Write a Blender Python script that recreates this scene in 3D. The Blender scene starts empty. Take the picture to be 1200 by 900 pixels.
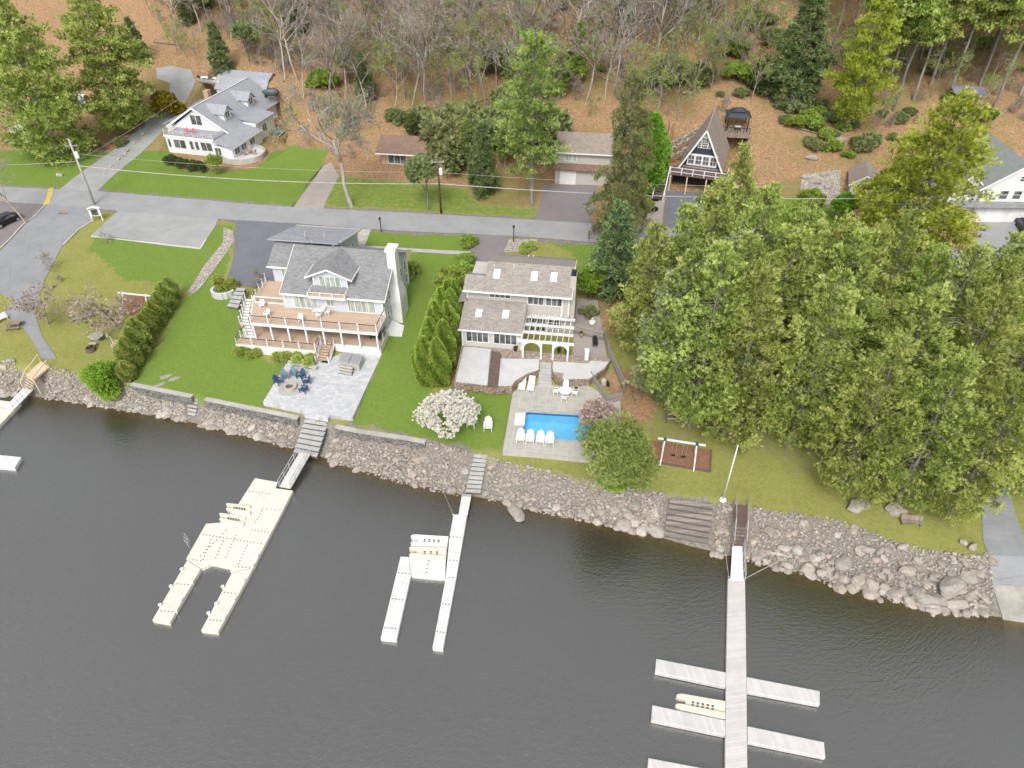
EXPO = .82
import bpy, bmesh, math, random
import numpy as np
from mathutils import Vector, Matrix, noise
R = math.radians
random.seed(7)
# ------------------------------------------------------------------ camera model (metres, lake level z = 0)
PITCH = R(39.2); FPX = 833.0; CAMH = 55.0
CF = Vector((0, math.cos(PITCH), -math.sin(PITCH))); CU = Vector((0, math.sin(PITCH), math.cos(PITCH)))
def ray(u, v):
    return CF*FPX + Vector((1, 0, 0))*(u-600) - CU*(v-450)
def Z(u, v, z):
    """point of height z seen at photograph pixel (u, v)"""
    d = ray(u, v); t = (z-CAMH)/d.z
    return Vector((d.x*t, d.y*t, z))
# ------------------------------------------------------------------ terrain
_sh = sorted([tuple(Z(u, v, 0)[:2]) for u, v in [(0,461),(60,466),(130,477),(200,489),(270,505),(340,523),(420,550),(480,566),(545,580),(590,587),(640,600),(700,611),(760,625),(810,640),(860,652),(920,664),(980,684),(1040,700),(1080,713),(1130,716),(1165,722),(1200,727)]])
_SX = np.array([-400]+[p[0] for p in _sh]+[300]); _SY = np.array([_sh[0][1]+80]+[p[1] for p in _sh]+[_sh[-1][1]-60])
_bt = sorted([tuple(Z(u, v, 2.4)[:2]) for u, v in [(0,424),(60,432),(140,447),(230,465),(330,485),(420,505),(490,515),(600,543),(700,566),(760,577),(840,585),(900,600),(980,610),(1060,640),(1130,652),(1200,650)]])
_BX = np.array([-400]+[p[0] for p in _bt]+[300]); _BY = np.array([_bt[0][1]+80]+[p[1] for p in _bt]+[_bt[-1][1]-60])
def shore_y(x): return np.interp(x, _SX, _SY)
_PD = np.array([0, 10, 22, 40, 46, 53, 60, 68, 80, 100, 140, 200, 400.])      # metres inland of the bank top
_PZ = np.array([2.4, 2.95, 3.7, 5.1, 5.5, 5.6, 6.4, 8.0, 11., 17., 30., 46., 80.])
def _mono(xq, X, Y):
    h = np.diff(X); s = np.diff(Y)/h
    m = np.empty_like(Y); m[0] = s[0]; m[-1] = s[-1]
    m[1:-1] = np.where(s[:-1]*s[1:] > 0, 2*s[:-1]*s[1:]/(s[:-1]+s[1:]+1e-9), 0)
    i = np.clip(np.searchsorted(X, xq)-1, 0, len(h)-1)
    t = (xq-X[i])/h[i]; t2 = t*t; t3 = t2*t
    return (2*t3-3*t2+1)*Y[i]+(t3-2*t2+t)*h[i]*m[i]+(-2*t3+3*t2)*Y[i+1]+(t3-t2)*h[i]*m[i+1]
PITS = []          # (x, y, half width, half depth, angle, z): holes sunk for the pool
def hts(x, y):
    """terrain height for arrays"""
    x = np.asarray(x, float); y = np.asarray(y, float)
    ys = np.interp(x, _SX, _SY); yb = np.interp(x, _BX, _BY)
    wb = np.maximum(yb-ys, 1.5)*0.95; d = (y-ys)*0.96
    t = np.clip(d/wb, 0, 1)
    bank = 2.4*(0.75*t+0.25*t*t)
    wm = np.clip((x+45)/2, 0, 1)*np.clip((-8-x)/2, 0, 1)      # shore wall: the bank stays low in front of it
    bank = bank*(1-wm)+wm*np.where(t < .9, 1.3*t, 1.17+(t-.9)*12.3)
    land = _mono(np.clip(d-wb, 0, 399), _PD, _PZ)
    wat = np.maximum(d*0.32, -5)
    z = np.where(d < 0, wat, np.where(d < wb, bank, land))
    far = np.clip((d-wb-62)/30, 0, 1)
    z = z + far*(0.9*np.sin(x*0.11+1.3)*np.sin(y*0.09)+0.5*np.sin(x*0.23+y*0.17))
    mid = np.clip((d-wb-2)/10, 0, 1)*(1-far)
    z = z + mid*0.05*np.sin(x*0.35+0.7)*np.sin(y*0.31)
    for (px, py, hw, hd, a, pz) in PITS:
        dx = (x-px)*math.cos(a)+(y-py)*math.sin(a); dy = -(x-px)*math.sin(a)+(y-py)*math.cos(a)
        z = np.where((np.abs(dx) < hw) & (np.abs(dy) < hd), pz, z)
    return z
def ht(x, y): return float(hts(np.array([x]), np.array([y]))[0])
def G(u, v, h=0.0):
    """ground point seen at photograph pixel (u, v); h: the point h metres above its ground"""
    d = ray(u, v); d = d/d.y
    ys = np.linspace(22, 330, 4000)
    z = CAMH+d.z*ys; g = hts(d.x*ys, ys)+h
    g = np.where(g < h, h, g)
    k = int(np.argmax(z <= g)); k = max(k, 1)
    a = z[k-1]-g[k-1]; b = z[k]-g[k]; t = a/(a-b) if a != b else 0
    y = ys[k-1]+(ys[k]-ys[k-1])*t
    x = d.x*y
    return Vector((x, y, max(ht(x, y), 0) if h else ht(x, y)))
def proj(P):
    q = Vector(P)-Vector((0, 0, CAMH)); dz = q.dot(CF)
    return 600+FPX*q.x/dz, 450-FPX*q.dot(CU)/dz
def zat(P, v):
    """height above P's column at which row v is crossed"""
    lo, hi = -5, 54
    for _ in range(50):
        m = (lo+hi)/2
        if proj((P[0], P[1], m))[1] > v: lo = m
        else: hi = m
    return lo
# ------------------------------------------------------------------ scene, tags, mesh builder
SC = bpy.context.scene; COL = SC.collection
def tag(o, label, cat, group=None):
    o['label'] = label; o['category'] = cat
    if group: o['group'] = group
    return o
def thing(name, label, cat, loc=(0, 0, 0), rz=0, group=None):
    o = bpy.data.objects.new(name, None); COL.objects.link(o)
    o.location = loc; o.rotation_euler = (0, 0, rz); o.empty_display_size = .3
    return tag(o, label, cat, group)
def kids(o): return KIDS.get(o.name, [])
KIDS = {}
def setpar(o, p):
    o.parent = p; KIDS.setdefault(p.name, []).append(o)
def dup(root, loc, rz=0, sc=None, label=None, group=None):
    r = root.copy(); COL.objects.link(r); r.location = loc; r.rotation_euler = (0, 0, rz)
    if sc is not None: r.scale = sc if hasattr(sc, '__len__') else (sc, sc, sc)
    if label: r['label'] = label
    if group: r['group'] = group
    for ch in list(kids(root)):
        c = ch.copy(); COL.objects.link(c); setpar(c, r)
        for g in list(kids(ch)):
            d = g.copy(); COL.objects.link(d); setpar(d, c)
    return r
def struct(o): o['kind'] = 'structure'; return o
class MB:
    def __init__(s, inv=None): s.v = []; s.f = []; s.t = []; s.g = []; s.inv = inv
    def add(s, vs, fs, tint=None):
        b = len(s.v); s.g.append(b)
        s.v += [tuple(s.inv @ Vector(p)) if s.inv else tuple(p) for p in vs]
        s.f += [tuple(b+i for i in f) for f in fs]
        if tint is not None: s.t += [tint]*len(fs)
    BARF = [(0,1,2,3),(7,6,5,4),(0,4,5,1),(1,5,6,2),(2,6,7,3),(3,7,4,0)]
    BF = [(0,3,2,1),(4,5,6,7),(0,1,5,4),(1,2,6,5),(2,3,7,6),(3,0,4,7)]
    def box(s, x0, y0, z0, x1, y1, z1):
        x0, x1 = min(x0,x1), max(x0,x1); y0, y1 = min(y0,y1), max(y0,y1); z0, z1 = min(z0,z1), max(z0,z1)
        s.add([(x0,y0,z0),(x1,y0,z0),(x1,y1,z0),(x0,y1,z0),(x0,y0,z1),(x1,y0,z1),(x1,y1,z1),(x0,y1,z1)], MB.BF); return s
    def obox(s, c, sx, sy, sz, rz=0, rx=0):
        M = Matrix.Translation(c) @ Matrix.Rotation(rz, 4, 'Z') @ Matrix.Rotation(rx, 4, 'X')
        s.add([M @ Vector((a*sx/2, b*sy/2, d*sz/2)) for d in (-1, 1) for a, b in ((-1,-1),(1,-1),(1,1),(-1,1))], MB.BF); return s
    def bar(s, p, q, w, h=None, up=(0, 0, 1)):
        p = Vector(p); q = Vector(q); d = (q-p).normalized(); up = Vector(up)
        if abs(d.dot(up)) > .98: up = Vector((0, 1, 0))
        a = d.cross(up).normalized()*w/2; b = a.cross(d).normalized()*(h or w)/2
        s.add([p-a-b, p+a-b, p+a+b, p-a+b, q-a-b, q+a-b, q+a+b, q-a+b], [(0,1,2,3),(7,6,5,4),(0,4,5,1),(1,5,6,2),(2,6,7,3),(3,7,4,0)]); return s
    def tube(s, p, q, r0, r1=None, n=8, cap=True):
        p = Vector(p); q = Vector(q); d = (q-p).normalized(); r1 = r0 if r1 is None else r1
        u = Vector((1, 0, 0)) if abs(d.x) < .9 else Vector((0, 1, 0))
        a = d.cross(u).normalized(); b = d.cross(a)
        vs = []
        for c, r in ((p, r0), (q, r1)):
            for k in range(n):
                t = 2*math.pi*k/n; vs.append(c+a*math.cos(t)*r+b*math.sin(t)*r)
        fs = [(k, (k+1) % n, n+(k+1) % n, n+k) for k in range(n)]
        if cap: fs += [tuple(range(n-1, -1, -1)), tuple(range(n, 2*n))]
        s.add(vs, fs); return s
    def prism(s, pts, z0, z1):
        n = len(pts); pts = [Vector((p[0], p[1], 0)) for p in pts]
        ar = sum(pts[i].x*pts[(i+1) % n].y-pts[(i+1) % n].x*pts[i].y for i in range(n))
        if ar < 0: pts = pts[::-1]
        s.add([(p.x, p.y, z0) for p in pts]+[(p.x, p.y, z1) for p in pts],
              [tuple(range(n-1, -1, -1)), tuple(range(n, 2*n))]+[(i, (i+1) % n, n+(i+1) % n, n+i) for i in range(n)]); return s
    def slab(s, pts, t):
        """polygon in space given thickness t downwards along its normal"""
        pts = [Vector(p) for p in pts]; n = len(pts)
        nr = (pts[1]-pts[0]).cross(pts[-1]-pts[0]).normalized()
        if nr.z < -1e-6: pts = pts[::-1]; nr = -nr
        lo = [p-nr*t for p in pts]
        s.add(lo+pts, [tuple(range(n-1, -1, -1)), tuple(range(n, 2*n))]+[(i, (i+1) % n, n+(i+1) % n, n+i) for i in range(n)]); return s
    def poly(s, pts): s.add(pts, [tuple(range(len(pts)))]); return s
    def lathe(s, c, prof, n=12):
        c = Vector(c); m = len(prof)
        vs = [c+Vector((r*math.cos(2*math.pi*k/n), r*math.sin(2*math.pi*k/n), z)) for r, z in prof for k in range(n)]
        fs = [(i*n+k, i*n+(k+1) % n, (i+1)*n+(k+1) % n, (i+1)*n+k) for i in range(m-1) for k in range(n)]
        fs += [tuple(range(n-1, -1, -1)), tuple(range((m-1)*n, m*n))]
        s.add(vs, fs); return s
    def obj(s, name, mat, parent=None, smooth=False, bevel=0):
        me = bpy.data.meshes.new(name); me.from_pydata(s.v, [], s.f); me.update()
        me.materials.append(mat)
        if s.t:
            a = me.attributes.new('tint', 'FLOAT', 'FACE'); a.data.foreach_set('value', s.t)
        if smooth: me.polygons.foreach_set('use_smooth', [True]*len(me.polygons))
        o = bpy.data.objects.new(name, me); COL.objects.link(o)
        if parent: setpar(o, parent)
        if bevel:
            m = o.modifiers.new('bevel', 'BEVEL'); m.width = bevel; m.segments = 2; m.limit_method = 'ANGLE'
        return o
def each(mb, name, mat, parent, per=1):
    """every solid of a builder as an object of its own"""
    out = []; v = np.array(mb.v)
    # group faces by shared vertices ranges (each add() call is one solid)
    st = sorted(set(mb.g)); st.append(len(mb.v))
    L = list(zip(st[:-1], st[1:]))
    for a, b in L:
        m = MB(); m.v = mb.v[a:b]; m.f = [tuple(i-a for i in f) for f in mb.f if a <= f[0] < b]
        out.append(m.obj(name, mat, parent))
    return out
def npobj(name, V, F, mat, parent=None, tint=None, smooth=False):
    """V (n,3) array, F (m,k) array of equal-sized faces"""
    me = bpy.data.meshes.new(name); m, k = F.shape
    me.vertices.add(len(V)); me.vertices.foreach_set('co', np.ascontiguousarray(V, np.float32).ravel())
    me.loops.add(m*k); me.loops.foreach_set('vertex_index', np.ascontiguousarray(F, np.int32).ravel())
    me.polygons.add(m); me.polygons.foreach_set('loop_start', np.arange(0, m*k, k, dtype=np.int32))
    me.polygons.foreach_set('loop_total', np.full(m, k, np.int32))
    if smooth: me.polygons.foreach_set('use_smooth', np.ones(m, bool))
    me.update(calc_edges=True); me.materials.append(mat)
    if tint is not None:
        a = me.attributes.new('tint', 'FLOAT', 'FACE'); a.data.foreach_set('value', np.ascontiguousarray(tint, np.float32))
    o = bpy.data.objects.new(name, me); COL.objects.link(o)
    if parent: setpar(o, parent)
    return o
def inv_of(t): return (Matrix.Translation(t.location) @ Matrix.Rotation(t.rotation_euler.z, 4, 'Z')).inverted()
# ------------------------------------------------------------------ materials
class NT:
    def __init__(s, name):
        s.m = bpy.data.materials.new(name); s.m.use_nodes = True; s.nt = s.m.node_tree; s.nt.nodes.clear()
        s.out = s.n('ShaderNodeOutputMaterial'); s.b = s.n('ShaderNodeBsdfPrincipled')
        s.l(s.b.outputs[0], s.out.inputs[0]); s.tc = s.n('ShaderNodeTexCoord'); s.geo = None
    def n(s, t, **k):
        d = s.nt.nodes.new(t)
        for a, b in k.items(): setattr(d, a, b)
        return d
    def l(s, a, b): s.nt.links.new(a, b)
    def pos(s, world=False):
        if world:
            if not s.geo: s.geo = s.n('ShaderNodeNewGeometry')
            return s.geo.outputs['Position']
        return s.tc.outputs['Object']
    def map(s, src, sc): 
        m = s.n('ShaderNodeMapping'); m.inputs['Scale'].default_value = sc; s.l(src, m.inputs[0]); return m.outputs[0]
    def noise(s, scale, detail=4, src=None, rough=.6, out=0):
        d = s.n('ShaderNodeTexNoise'); d.inputs['Scale'].default_value = scale; d.inputs['Detail'].default_value = detail
        d.inputs['Roughness'].default_value = rough; s.l(src or s.pos(), d.inputs['Vector']); return d.outputs[out]
    def vor(s, scale, src=None, feature='F1', out='Color'):
        d = s.n('ShaderNodeTexVoronoi', feature=feature); d.inputs['Scale'].default_value = scale
        s.l(src or s.pos(), d.inputs['Vector']); return d.outputs[out]
    def ramp(s, f, stops):
        d = s.n('ShaderNodeValToRGB'); e = d.color_ramp.elements
        while len(e) < len(stops): e.new(.5)
        for x, (p, c) in zip(e, stops): x.position = p; x.color = (*c, 1) if len(c) == 3 else c
        s.l(f, d.inputs[0]); return d.outputs[0]
    def mix(s, f, a, b, mode='MIX'):
        d = s.n('ShaderNodeMix', data_type='RGBA', blend_type=mode)
        for sock, val in ((d.inputs['Factor'], f), (d.inputs[6], a), (d.inputs[7], b)):
            if isinstance(val, (int, float)): sock.default_value = val
            elif isinstance(val, tuple): sock.default_value = (*val, 1)
            else: s.l(val, sock)
        return d.outputs[2]
    def math(s, op, a, b=None, c=None, clamp=False):
        d = s.n('ShaderNodeMath', operation=op, use_clamp=clamp)
        for i, v in enumerate((a, b, c)):
            if v is None: continue
            if isinstance(v, (int, float)): d.inputs[i].default_value = v
            else: s.l(v, d.inputs[i])
        return d.outputs[0]
    def attr(s, name, out='Fac'): return s.n('ShaderNodeAttribute', attribute_name=name).outputs[out]
    def sep(s, v):
        d = s.n('ShaderNodeSeparateXYZ'); s.l(v, d.inputs[0]); return d.outputs
    def bump(s, h, strength=.3, dist=.02):
        d = s.n('ShaderNodeBump'); d.inputs['Strength'].default_value = strength; d.inputs['Distance'].default_value = dist
        s.l(h, d.inputs['Height']); s.l(d.outputs[0], s.b.inputs['Normal'])
    def fin(s, col=None, rough=.7, **k):
        if col is not None:
            if isinstance(col, tuple): s.b.inputs['Base Color'].default_value = (*col, 1)
            else: s.l(col, s.b.inputs['Base Color'])
        s.b.inputs['Roughness'].default_value = rough
        for a, v in k.items(): s.b.inputs[a].default_value = v
        return s.m
def sc(c, f): return tuple(min(x*f, 1) for x in c)
def plain(name, c, rough=.6, var=.18, scale=1.5, world=False, bump=0, metal=0):
    t = NT(name); f = t.noise(scale, 5, t.pos(world))
    col = t.ramp(f, [(.3, sc(c, 1-var)), (.7, sc(c, 1+var*.6))])
    if bump: t.bump(t.noise(scale*12, 4, t.pos(world)), bump, .02)
    return t.fin(col, rough, Metallic=metal)
def shingle(name, c, dark=.6, light=1.25, sx=3.2, sy=7):
    """asphalt shingles: tabs as stretched cells, weather streaks over them"""
    t = NT(name); s1 = t.vor(1, t.map(t.pos(), (sx, sy, sy)))
    f = t.sep(s1)[0]
    col = t.ramp(f, [(0, sc(c, dark)), (.5, c), (1, sc(c, light))])
    w = t.noise(.5, 4); col = t.mix(.35, col, t.ramp(w, [(.3, sc(c, .7)), (.7, sc(c, 1.15))]))
    t.bump(f, .5, .02); return t.fin(col, .9)
def siding(name, c, pitch=.18):
    t = NT(name); z = t.sep(t.pos())[2]; fr = t.math('FRACT', t.math('DIVIDE', z, pitch))
    edge = t.math('LESS_THAN', fr, .14)
    col = t.mix(t.math('MULTIPLY', edge, .45), c, sc(c, .55)); col = t.mix(.25, col, t.ramp(t.noise(.8, 4), [(.3, sc(c, .8)), (.7, sc(c, 1.08))]))
    t.bump(fr, .4, .03); return t.fin(col, .65)
def planks(name, c, pitch=.15, axis=1, gap=.5, var=.22, rough=.7):
    t = NT(name); y = t.math('DIVIDE', t.sep(t.pos())[axis], pitch); fr = t.math('FRACT', y)
    wn = t.n('ShaderNodeTexWhiteNoise', noise_dimensions='1D'); t.l(t.math('FLOOR', y), wn.inputs['W'])
    col = t.ramp(wn.outputs[0], [(0, sc(c, 1-var)), (1, sc(c, 1+var*.7))])
    col = t.mix(t.math('MULTIPLY', t.math('LESS_THAN', fr, .1), gap), col, sc(c, .3))
    col = t.mix(.25, col, t.ramp(t.noise(1.2, 6), [(.3, sc(c, .65)), (.7, sc(c, 1.15))])); t.bump(fr, .3, .01)
    return t.fin(col, rough)
def stones(name, cols, scale=2., joint=(.2, .18, .16), world=False, stretch=(1, 1, 1), jw=.06):
    t = NT(name); p = t.map(t.pos(world), stretch); nz = t.n('ShaderNodeTexNoise'); nz.inputs['Scale'].default_value = 1.5; t.l(p, nz.inputs[0])
    p2 = t.mix(.08, p, nz.outputs['Color'])
    c = t.sep(t.vor(scale, p2))[0]; e = t.vor(scale, p2, 'DISTANCE_TO_EDGE', 'Distance')
    n = len(cols); col = t.ramp(c, [(i/(n-1), x) for i, x in enumerate(cols)])
    col = t.mix(.3, col, t.ramp(t.noise(9, 5, t.pos(world)), [(.3, sc(cols[0], .6)), (.7, sc(cols[-1], 1.1))]))
    col = t.mix(t.math('LESS_THAN', e, jw), col, joint); t.bump(t.math('MINIMUM', e, .2), .8, .1)
    return t.fin(col, .9)
def asphalt(name, c, patch=.25, crack=.4):
    t = NT(name); P = t.pos(True)
    col = t.ramp(t.noise(.35, 6, P), [(.3, sc(c, 1-patch)), (.5, c), (.72, sc(c, 1+patch*.8))])
    col = t.mix(.3, col, t.ramp(t.noise(14, 3, P), [(.3, sc(c, .6)), (.7, sc(c, 1.35))]))
    col = t.mix(.25, col, t.ramp(t.noise(3, 4, t.map(P, (.25, 2.2, 1))), [(.35, sc(c, .75)), (.65, sc(c, 1.2))]))
    e = t.vor(.22, t.mix(.3, P, t.n('ShaderNodeTexNoise').outputs['Color']), 'DISTANCE_TO_EDGE', 'Distance')
    col = t.mix(t.math('MULTIPLY', t.math('LESS_THAN', e, .006), crack), col, sc(c, .4))
    t.bump(t.noise(25, 3, P), .3, .02); return t.fin(col, .92)
def leafmat(name, dark, mid, light, trans=.3, rscale=.6, hue=.04, warm=None):
    t = NT(name); oi = t.n('ShaderNodeObjectInfo')
    f = t.attr('tint'); n = t.noise(rscale, 3)
    k = t.math('ADD', t.math('MULTIPLY', f, .75), t.math('MULTIPLY', n, .35))
    col = t.ramp(k, [(.12, dark), (.5, mid), (.95, light)])
    if warm: col = t.mix(t.math('MULTIPLY', t.math('GREATER_THAN', t.noise(1.1, 2), .58), .6), col, warm)
    hs = t.n('ShaderNodeHueSaturation'); t.l(col, hs.inputs['Color'])
    t.l(t.math('ADD', .5-hue/2, t.math('MULTIPLY', oi.outputs['Random'], hue)), hs.inputs['Hue'])
    t.l(t.math('ADD', .88, t.math('MULTIPLY', oi.outputs['Random'], .22)), hs.inputs['Value'])
    t.l(hs.outputs[0], t.b.inputs['Base Color'])
    tr = t.n('ShaderNodeBsdfTranslucent'); t.l(hs.outputs[0], tr.inputs[0])
    mx = t.n('ShaderNodeMixShader'); mx.inputs[0].default_value = trans
    t.l(t.b.outputs[0], mx.inputs[1]); t.l(tr.outputs[0], mx.inputs[2]); t.l(mx.outputs[0], t.out.inputs[0])
    t.b.inputs['Roughness'].default_value = .75; t.b.inputs['Specular IOR Level'].default_value = .2
    return t.m
def barkmat(name, c, light=None):
    t = NT(name); p = t.map(t.pos(), (6, 6, .8)); f = t.noise(1, 5, p)
    col = t.ramp(f, [(.3, sc(c, .5)), (.6, c), (.8, light or sc(c, 1.5))])
    oi = t.n('ShaderNodeObjectInfo'); hs = t.n('ShaderNodeHueSaturation'); t.l(col, hs.inputs['Color'])
    t.l(t.math('ADD', .75, t.math('MULTIPLY', oi.outputs['Random'], .5)), hs.inputs['Value'])
    t.bump(f, .5, .03); return t.fin(hs.outputs[0], .95)
M = {}
M['white'] = plain('white_paint', (.68, .68, .67), .5, .08)
M['whiteroof'] = plain('white_trim', (.7, .7, .7), .5, .05)
M['greywhite'] = siding('pale_grey_siding', (.5, .53, .57))
M['whiteside'] = siding('white_siding', (.66, .67, .67))
M['tanside'] = siding('tan_siding', (.46, .43, .39))
M['greyside'] = siding('light_grey_siding', (.5, .49, .47))
M['navy'] = siding('navy_siding', (.03, .04, .07))
M['brickish'] = siding('tan_brick', (.42, .28, .2))
M['roof1'] = shingle('grey_shingles', (.205, .207, .213), .68, 1.25)
M['roof1x'] = shingle('grey_shingles_side', (.205, .207, .213), .68, 1.25, 7, 3.2)
M['roof2'] = shingle('brown_grey_shingles', (.27, .245, .22), .68, 1.25)
M['roof3'] = shingle('cottage_shingles', (.29, .3, .325), .8, 1.15)
M['roofbrown'] = shingle('brown_shingles', (.2, .13, .095), .7, 1.25)
M['roofA'] = shingle('cabin_shingles', (.26, .215, .185), .75, 1.2)
M['roofG'] = plain('grey_green_metal_roof', (.22, .235, .228), .55, .15)
M['deck'] = planks('brown_composite_deck', (.48, .36, .265), .14, 1, .3, .1)
M['skylight'] = plain('skylight_glass', (.75, .79, .82), .15, .06)
M['pvc'] = plain('cream_plastic', (.62, .59, .48), .45, .12)
M['pvcw'] = plain('white_plastic', (.68, .68, .66), .4, .05)
M['black'] = plain('black_metal', (.015, .015, .017), .45, .2)
M['dark'] = plain('dark_parts_and_shade', (.03, .028, .026), .8, .2)  # near-black for pots, logs and fittings; also paints shade under the cabin deck
M['brownpaint'] = plain('brown_rail', (.09, .05, .035), .5, .2)
M['concrete'] = plain('pale_concrete', (.5, .5, .5), .85, .1, .8, True, .3)
M['concold'] = plain('old_concrete', (.4, .385, .35), .9, .25, .6, True, .4)
M['wood'] = planks('weathered_wood', (.25, .2, .16), .14, 0, .5, .3)
M['woodgrey'] = planks('grey_wood', (.3, .27, .245), .15, 2, .5, .3)
M['timber'] = plain('pale_timber', (.58, .47, .33), .7, .15, 3)
M['rail'] = plain('aluminium', (.6, .61, .63), .35, .1, metal=.7)
M['alum'] = planks('aluminium_decking', (.56, .535, .52), .2, 1, .3, .1)
M['redbrown'] = plain('red_brown_timber', (.13, .085, .075), .75, .2)
M['stonewall'] = stones('grey_field_stone', [(.2, .19, .175), (.33, .31, .285), (.42, .39, .35)], 2.2, (.08, .075, .07), False, (1, 1, 1.8))
M['stonebrown'] = stones('brown_field_stone', [(.2, .14, .1), (.33, .24, .18), (.38, .31, .25)], 2.4, (.09, .07, .055), False, (1, 1, 1.8))
M['slab'] = plain('bluestone', (.4, .4, .385), .85, .2, 1.3, True, .3)
M['glass'] = None
t = NT('window_glass'); M['glass'] = t.fin(t.ramp(t.noise(.9, 3), [(.35, (.03, .035, .04)), (.65, (.16, .17, .175))]), .08)
t = NT('curtained_glass'); M['glassg'] = t.fin(t.ramp(t.noise(1.5, 2, t.map(t.pos(), (3, 3, .3))), [(.35, (.2, .24, .22)), (.65, (.42, .46, .42))]), .1)
# window: P lower-left corner on the wall, ux along the wall, n outward
def win(par, P, w, h, nx=2, ny=1, ux=(1, 0, 0), n=(0, -1, 0), frame='white', pane='glass', b=.09, uz=(0, 0, 1)):
    P = Vector(P); ux = Vector(ux).normalized(); n = Vector(n).normalized(); uz = Vector(uz).normalized(); f = MB(); g = MB()
    def bx(mb, a0, b0, a1, b1, d0, d1):
        vs = [P+ux*a+uz*c+n*d for d in (d0, d1) for a, c in ((a0, b0), (a1, b0), (a1, b1), (a0, b1))]
        mb.add(vs, [(0,3,2,1),(4,5,6,7),(0,1,5,4),(1,2,6,5),(2,3,7,6),(3,0,4,7)])
    bx(f, -b, -b, w+b, 0, -.02, .07); bx(f, -b, h, w+b, h+b, -.02, .07); bx(f, -b, 0, 0, h, -.02, .07); bx(f, w, 0, w+b, h, -.02, .07)
    for i in range(1, nx): bx(f, w*i/nx-b*.4, 0, w*i/nx+b*.4, h, -.02, .06)
    for j in range(1, ny):
        for i in range(nx): bx(f, w*i/nx+b*.4*(i > 0), h*j/ny-.03, w*(i+1)/nx-b*.4*(i < nx-1), h*j/ny+.03, -.02, .05)
    bx(g, 0, 0, w, h, -.015, .02)
    fo = f.obj('window', M[frame], par); g.obj('pane', M[pane], fo); return fo
# ------------------------------------------------------------------ ground, roads, water
def inpoly(x, y, poly):
    x = np.asarray(x); y = np.asarray(y); r = np.zeros(x.shape, bool); n = len(poly)
    for i in range(n):
        x0, y0 = poly[i][0], poly[i][1]; x1, y1 = poly[i-1][0], poly[i-1][1]
        if y0 == y1: continue
        r ^= ((y0 > y) != (y1 > y)) & (x < (x1-x0)*(y-y0)/(y1-y0)+x0)
    return r
def gp(px): return [G(*p) for p in px]
def fp(px, z): return [Z(*p, z) for p in px]
PATIO = [(338,427),(336,425.5),(308,471),(360,482),(386,486.5),(413,489),(447,416),(405,412),(376,424),(370,426)]
POOLDECK = [(601,459),(589,529),(640,533.5),(690,539),(728,500),(727,468),(705,461),(690,452),(655,452),(634,450)]
POOLPX = [(615.5,482),(690,486.5),(690,509.5),(614,504)]
TERR = [(541,403),(716,421),(709,432),(691,444.7),(657,445),(647,436),(646,424),(633,424),(632,434),(620,438),(604,447),(600,453),(532,448)]
ZPAT, ZPOOL, ZTER = 3.0, 3.0, 4.0
_pl = fp(POOLPX, ZPOOL); _pa = _pl[0]; _ex = (_pl[1]-_pl[0]).normalized()
def _pool(a, b):
    ey = Vector((-_ex.y, _ex.x, 0)); return Vector((_pa.x, _pa.y, 0))+_ex*a-ey*b
PW, PD = 9.3, 4.2        # pool length and width
poolpts = [_pool(0, 0), _pool(PW, 0), _pool(PW, PD), _pool(0, PD)]
PADS = [(fp(PATIO, ZPAT), ZPAT-.2), (fp(POOLDECK, ZPOOL), ZPOOL-.3), ([_pool(-.5, -.5), _pool(PW+.5, -.5), _pool(PW+.5, PD+.5), _pool(-.5, PD+.5)], .9), (fp(TERR, ZTER), ZTER-1.4)]
_c = [G(178, 196), G(262, 210), G(335, 175), G(335, 110), G(250, 78), G(200, 150)]; PADS.append((_c, G(200, 190).z-.05))
_c = [Vector((x, y, 0)) for x, y in ((22, 106), (37, 104), (41, 124), (29, 127))]; PADS.append((_c, 7.6))
def hgrid(x, y):
    z = hts(x, y)
    for p, pz in PADS: z = np.where(inpoly(x, y, p), np.minimum(z, pz), z)
    return z
def axis(a, b, s, lo, hi):
    c = list(np.arange(a, b, s)); k = s; x = a
    L = []
    while x > lo: k *= 1.3; x -= k; L.append(x)
    k = s; x = c[-1]; U_ = []
    while x < hi: k *= 1.3; x += k; U_.append(x)
    return np.array(L[::-1]+c+U_)
gx = axis(-82, 95, .4, -420, 420); gy = axis(28, 150, .4, -200, 520)
XX, YY = np.meshgrid(gx, gy); ZZ = hgrid(XX.ravel(), YY.ravel()); nx_, ny_ = len(gx), len(gy)
idx = np.arange(nx_*ny_).reshape(ny_, nx_)
FF = np.stack([idx[:-1, :-1], idx[:-1, 1:], idx[1:, 1:], idx[1:, :-1]], -1).reshape(-1, 4)
x, y = XX.ravel(), YY.ravel()
ys = np.interp(x, _SX, _SY); yb = np.interp(x, _BX, _BY)
inl = (y-yb)*.96
zone = np.zeros((len(x), 4), np.float32); zone[:, 3] = 1      # r lawn, g dry grass, b leaf litter
sm = lambda t: np.clip(t, 0, 1)
zone[:, 1] = sm(inl/1.0+.2)*sm((48-inl)/3)
zone[:, 2] = sm((inl-46)/4)
wob = .5*np.sin(x*1.7+np.sin(y*1.3)*2)+.4*np.sin(y*2.1+np.sin(x*.9)*2)
def paint(px, lawn, dry, leaf, world=False):
    p = px if world else gp(px)
    k = inpoly(x+wob*.35, y+wob*.35, p); zone[k, 0] = lawn; zone[k, 1] = dry; zone[k, 2] = leaf
paint([(-120,290),(-60,236),(60,236),(275,262),(262,330),(235,350),(190,410),(150,432),(120,445),(-120,420)], .25, 1, 0)
paint([(130,262),(255,264),(278,262),(264,330),(235,348),(205,330),(150,330),(100,290)], .7, .5, 0)
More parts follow.
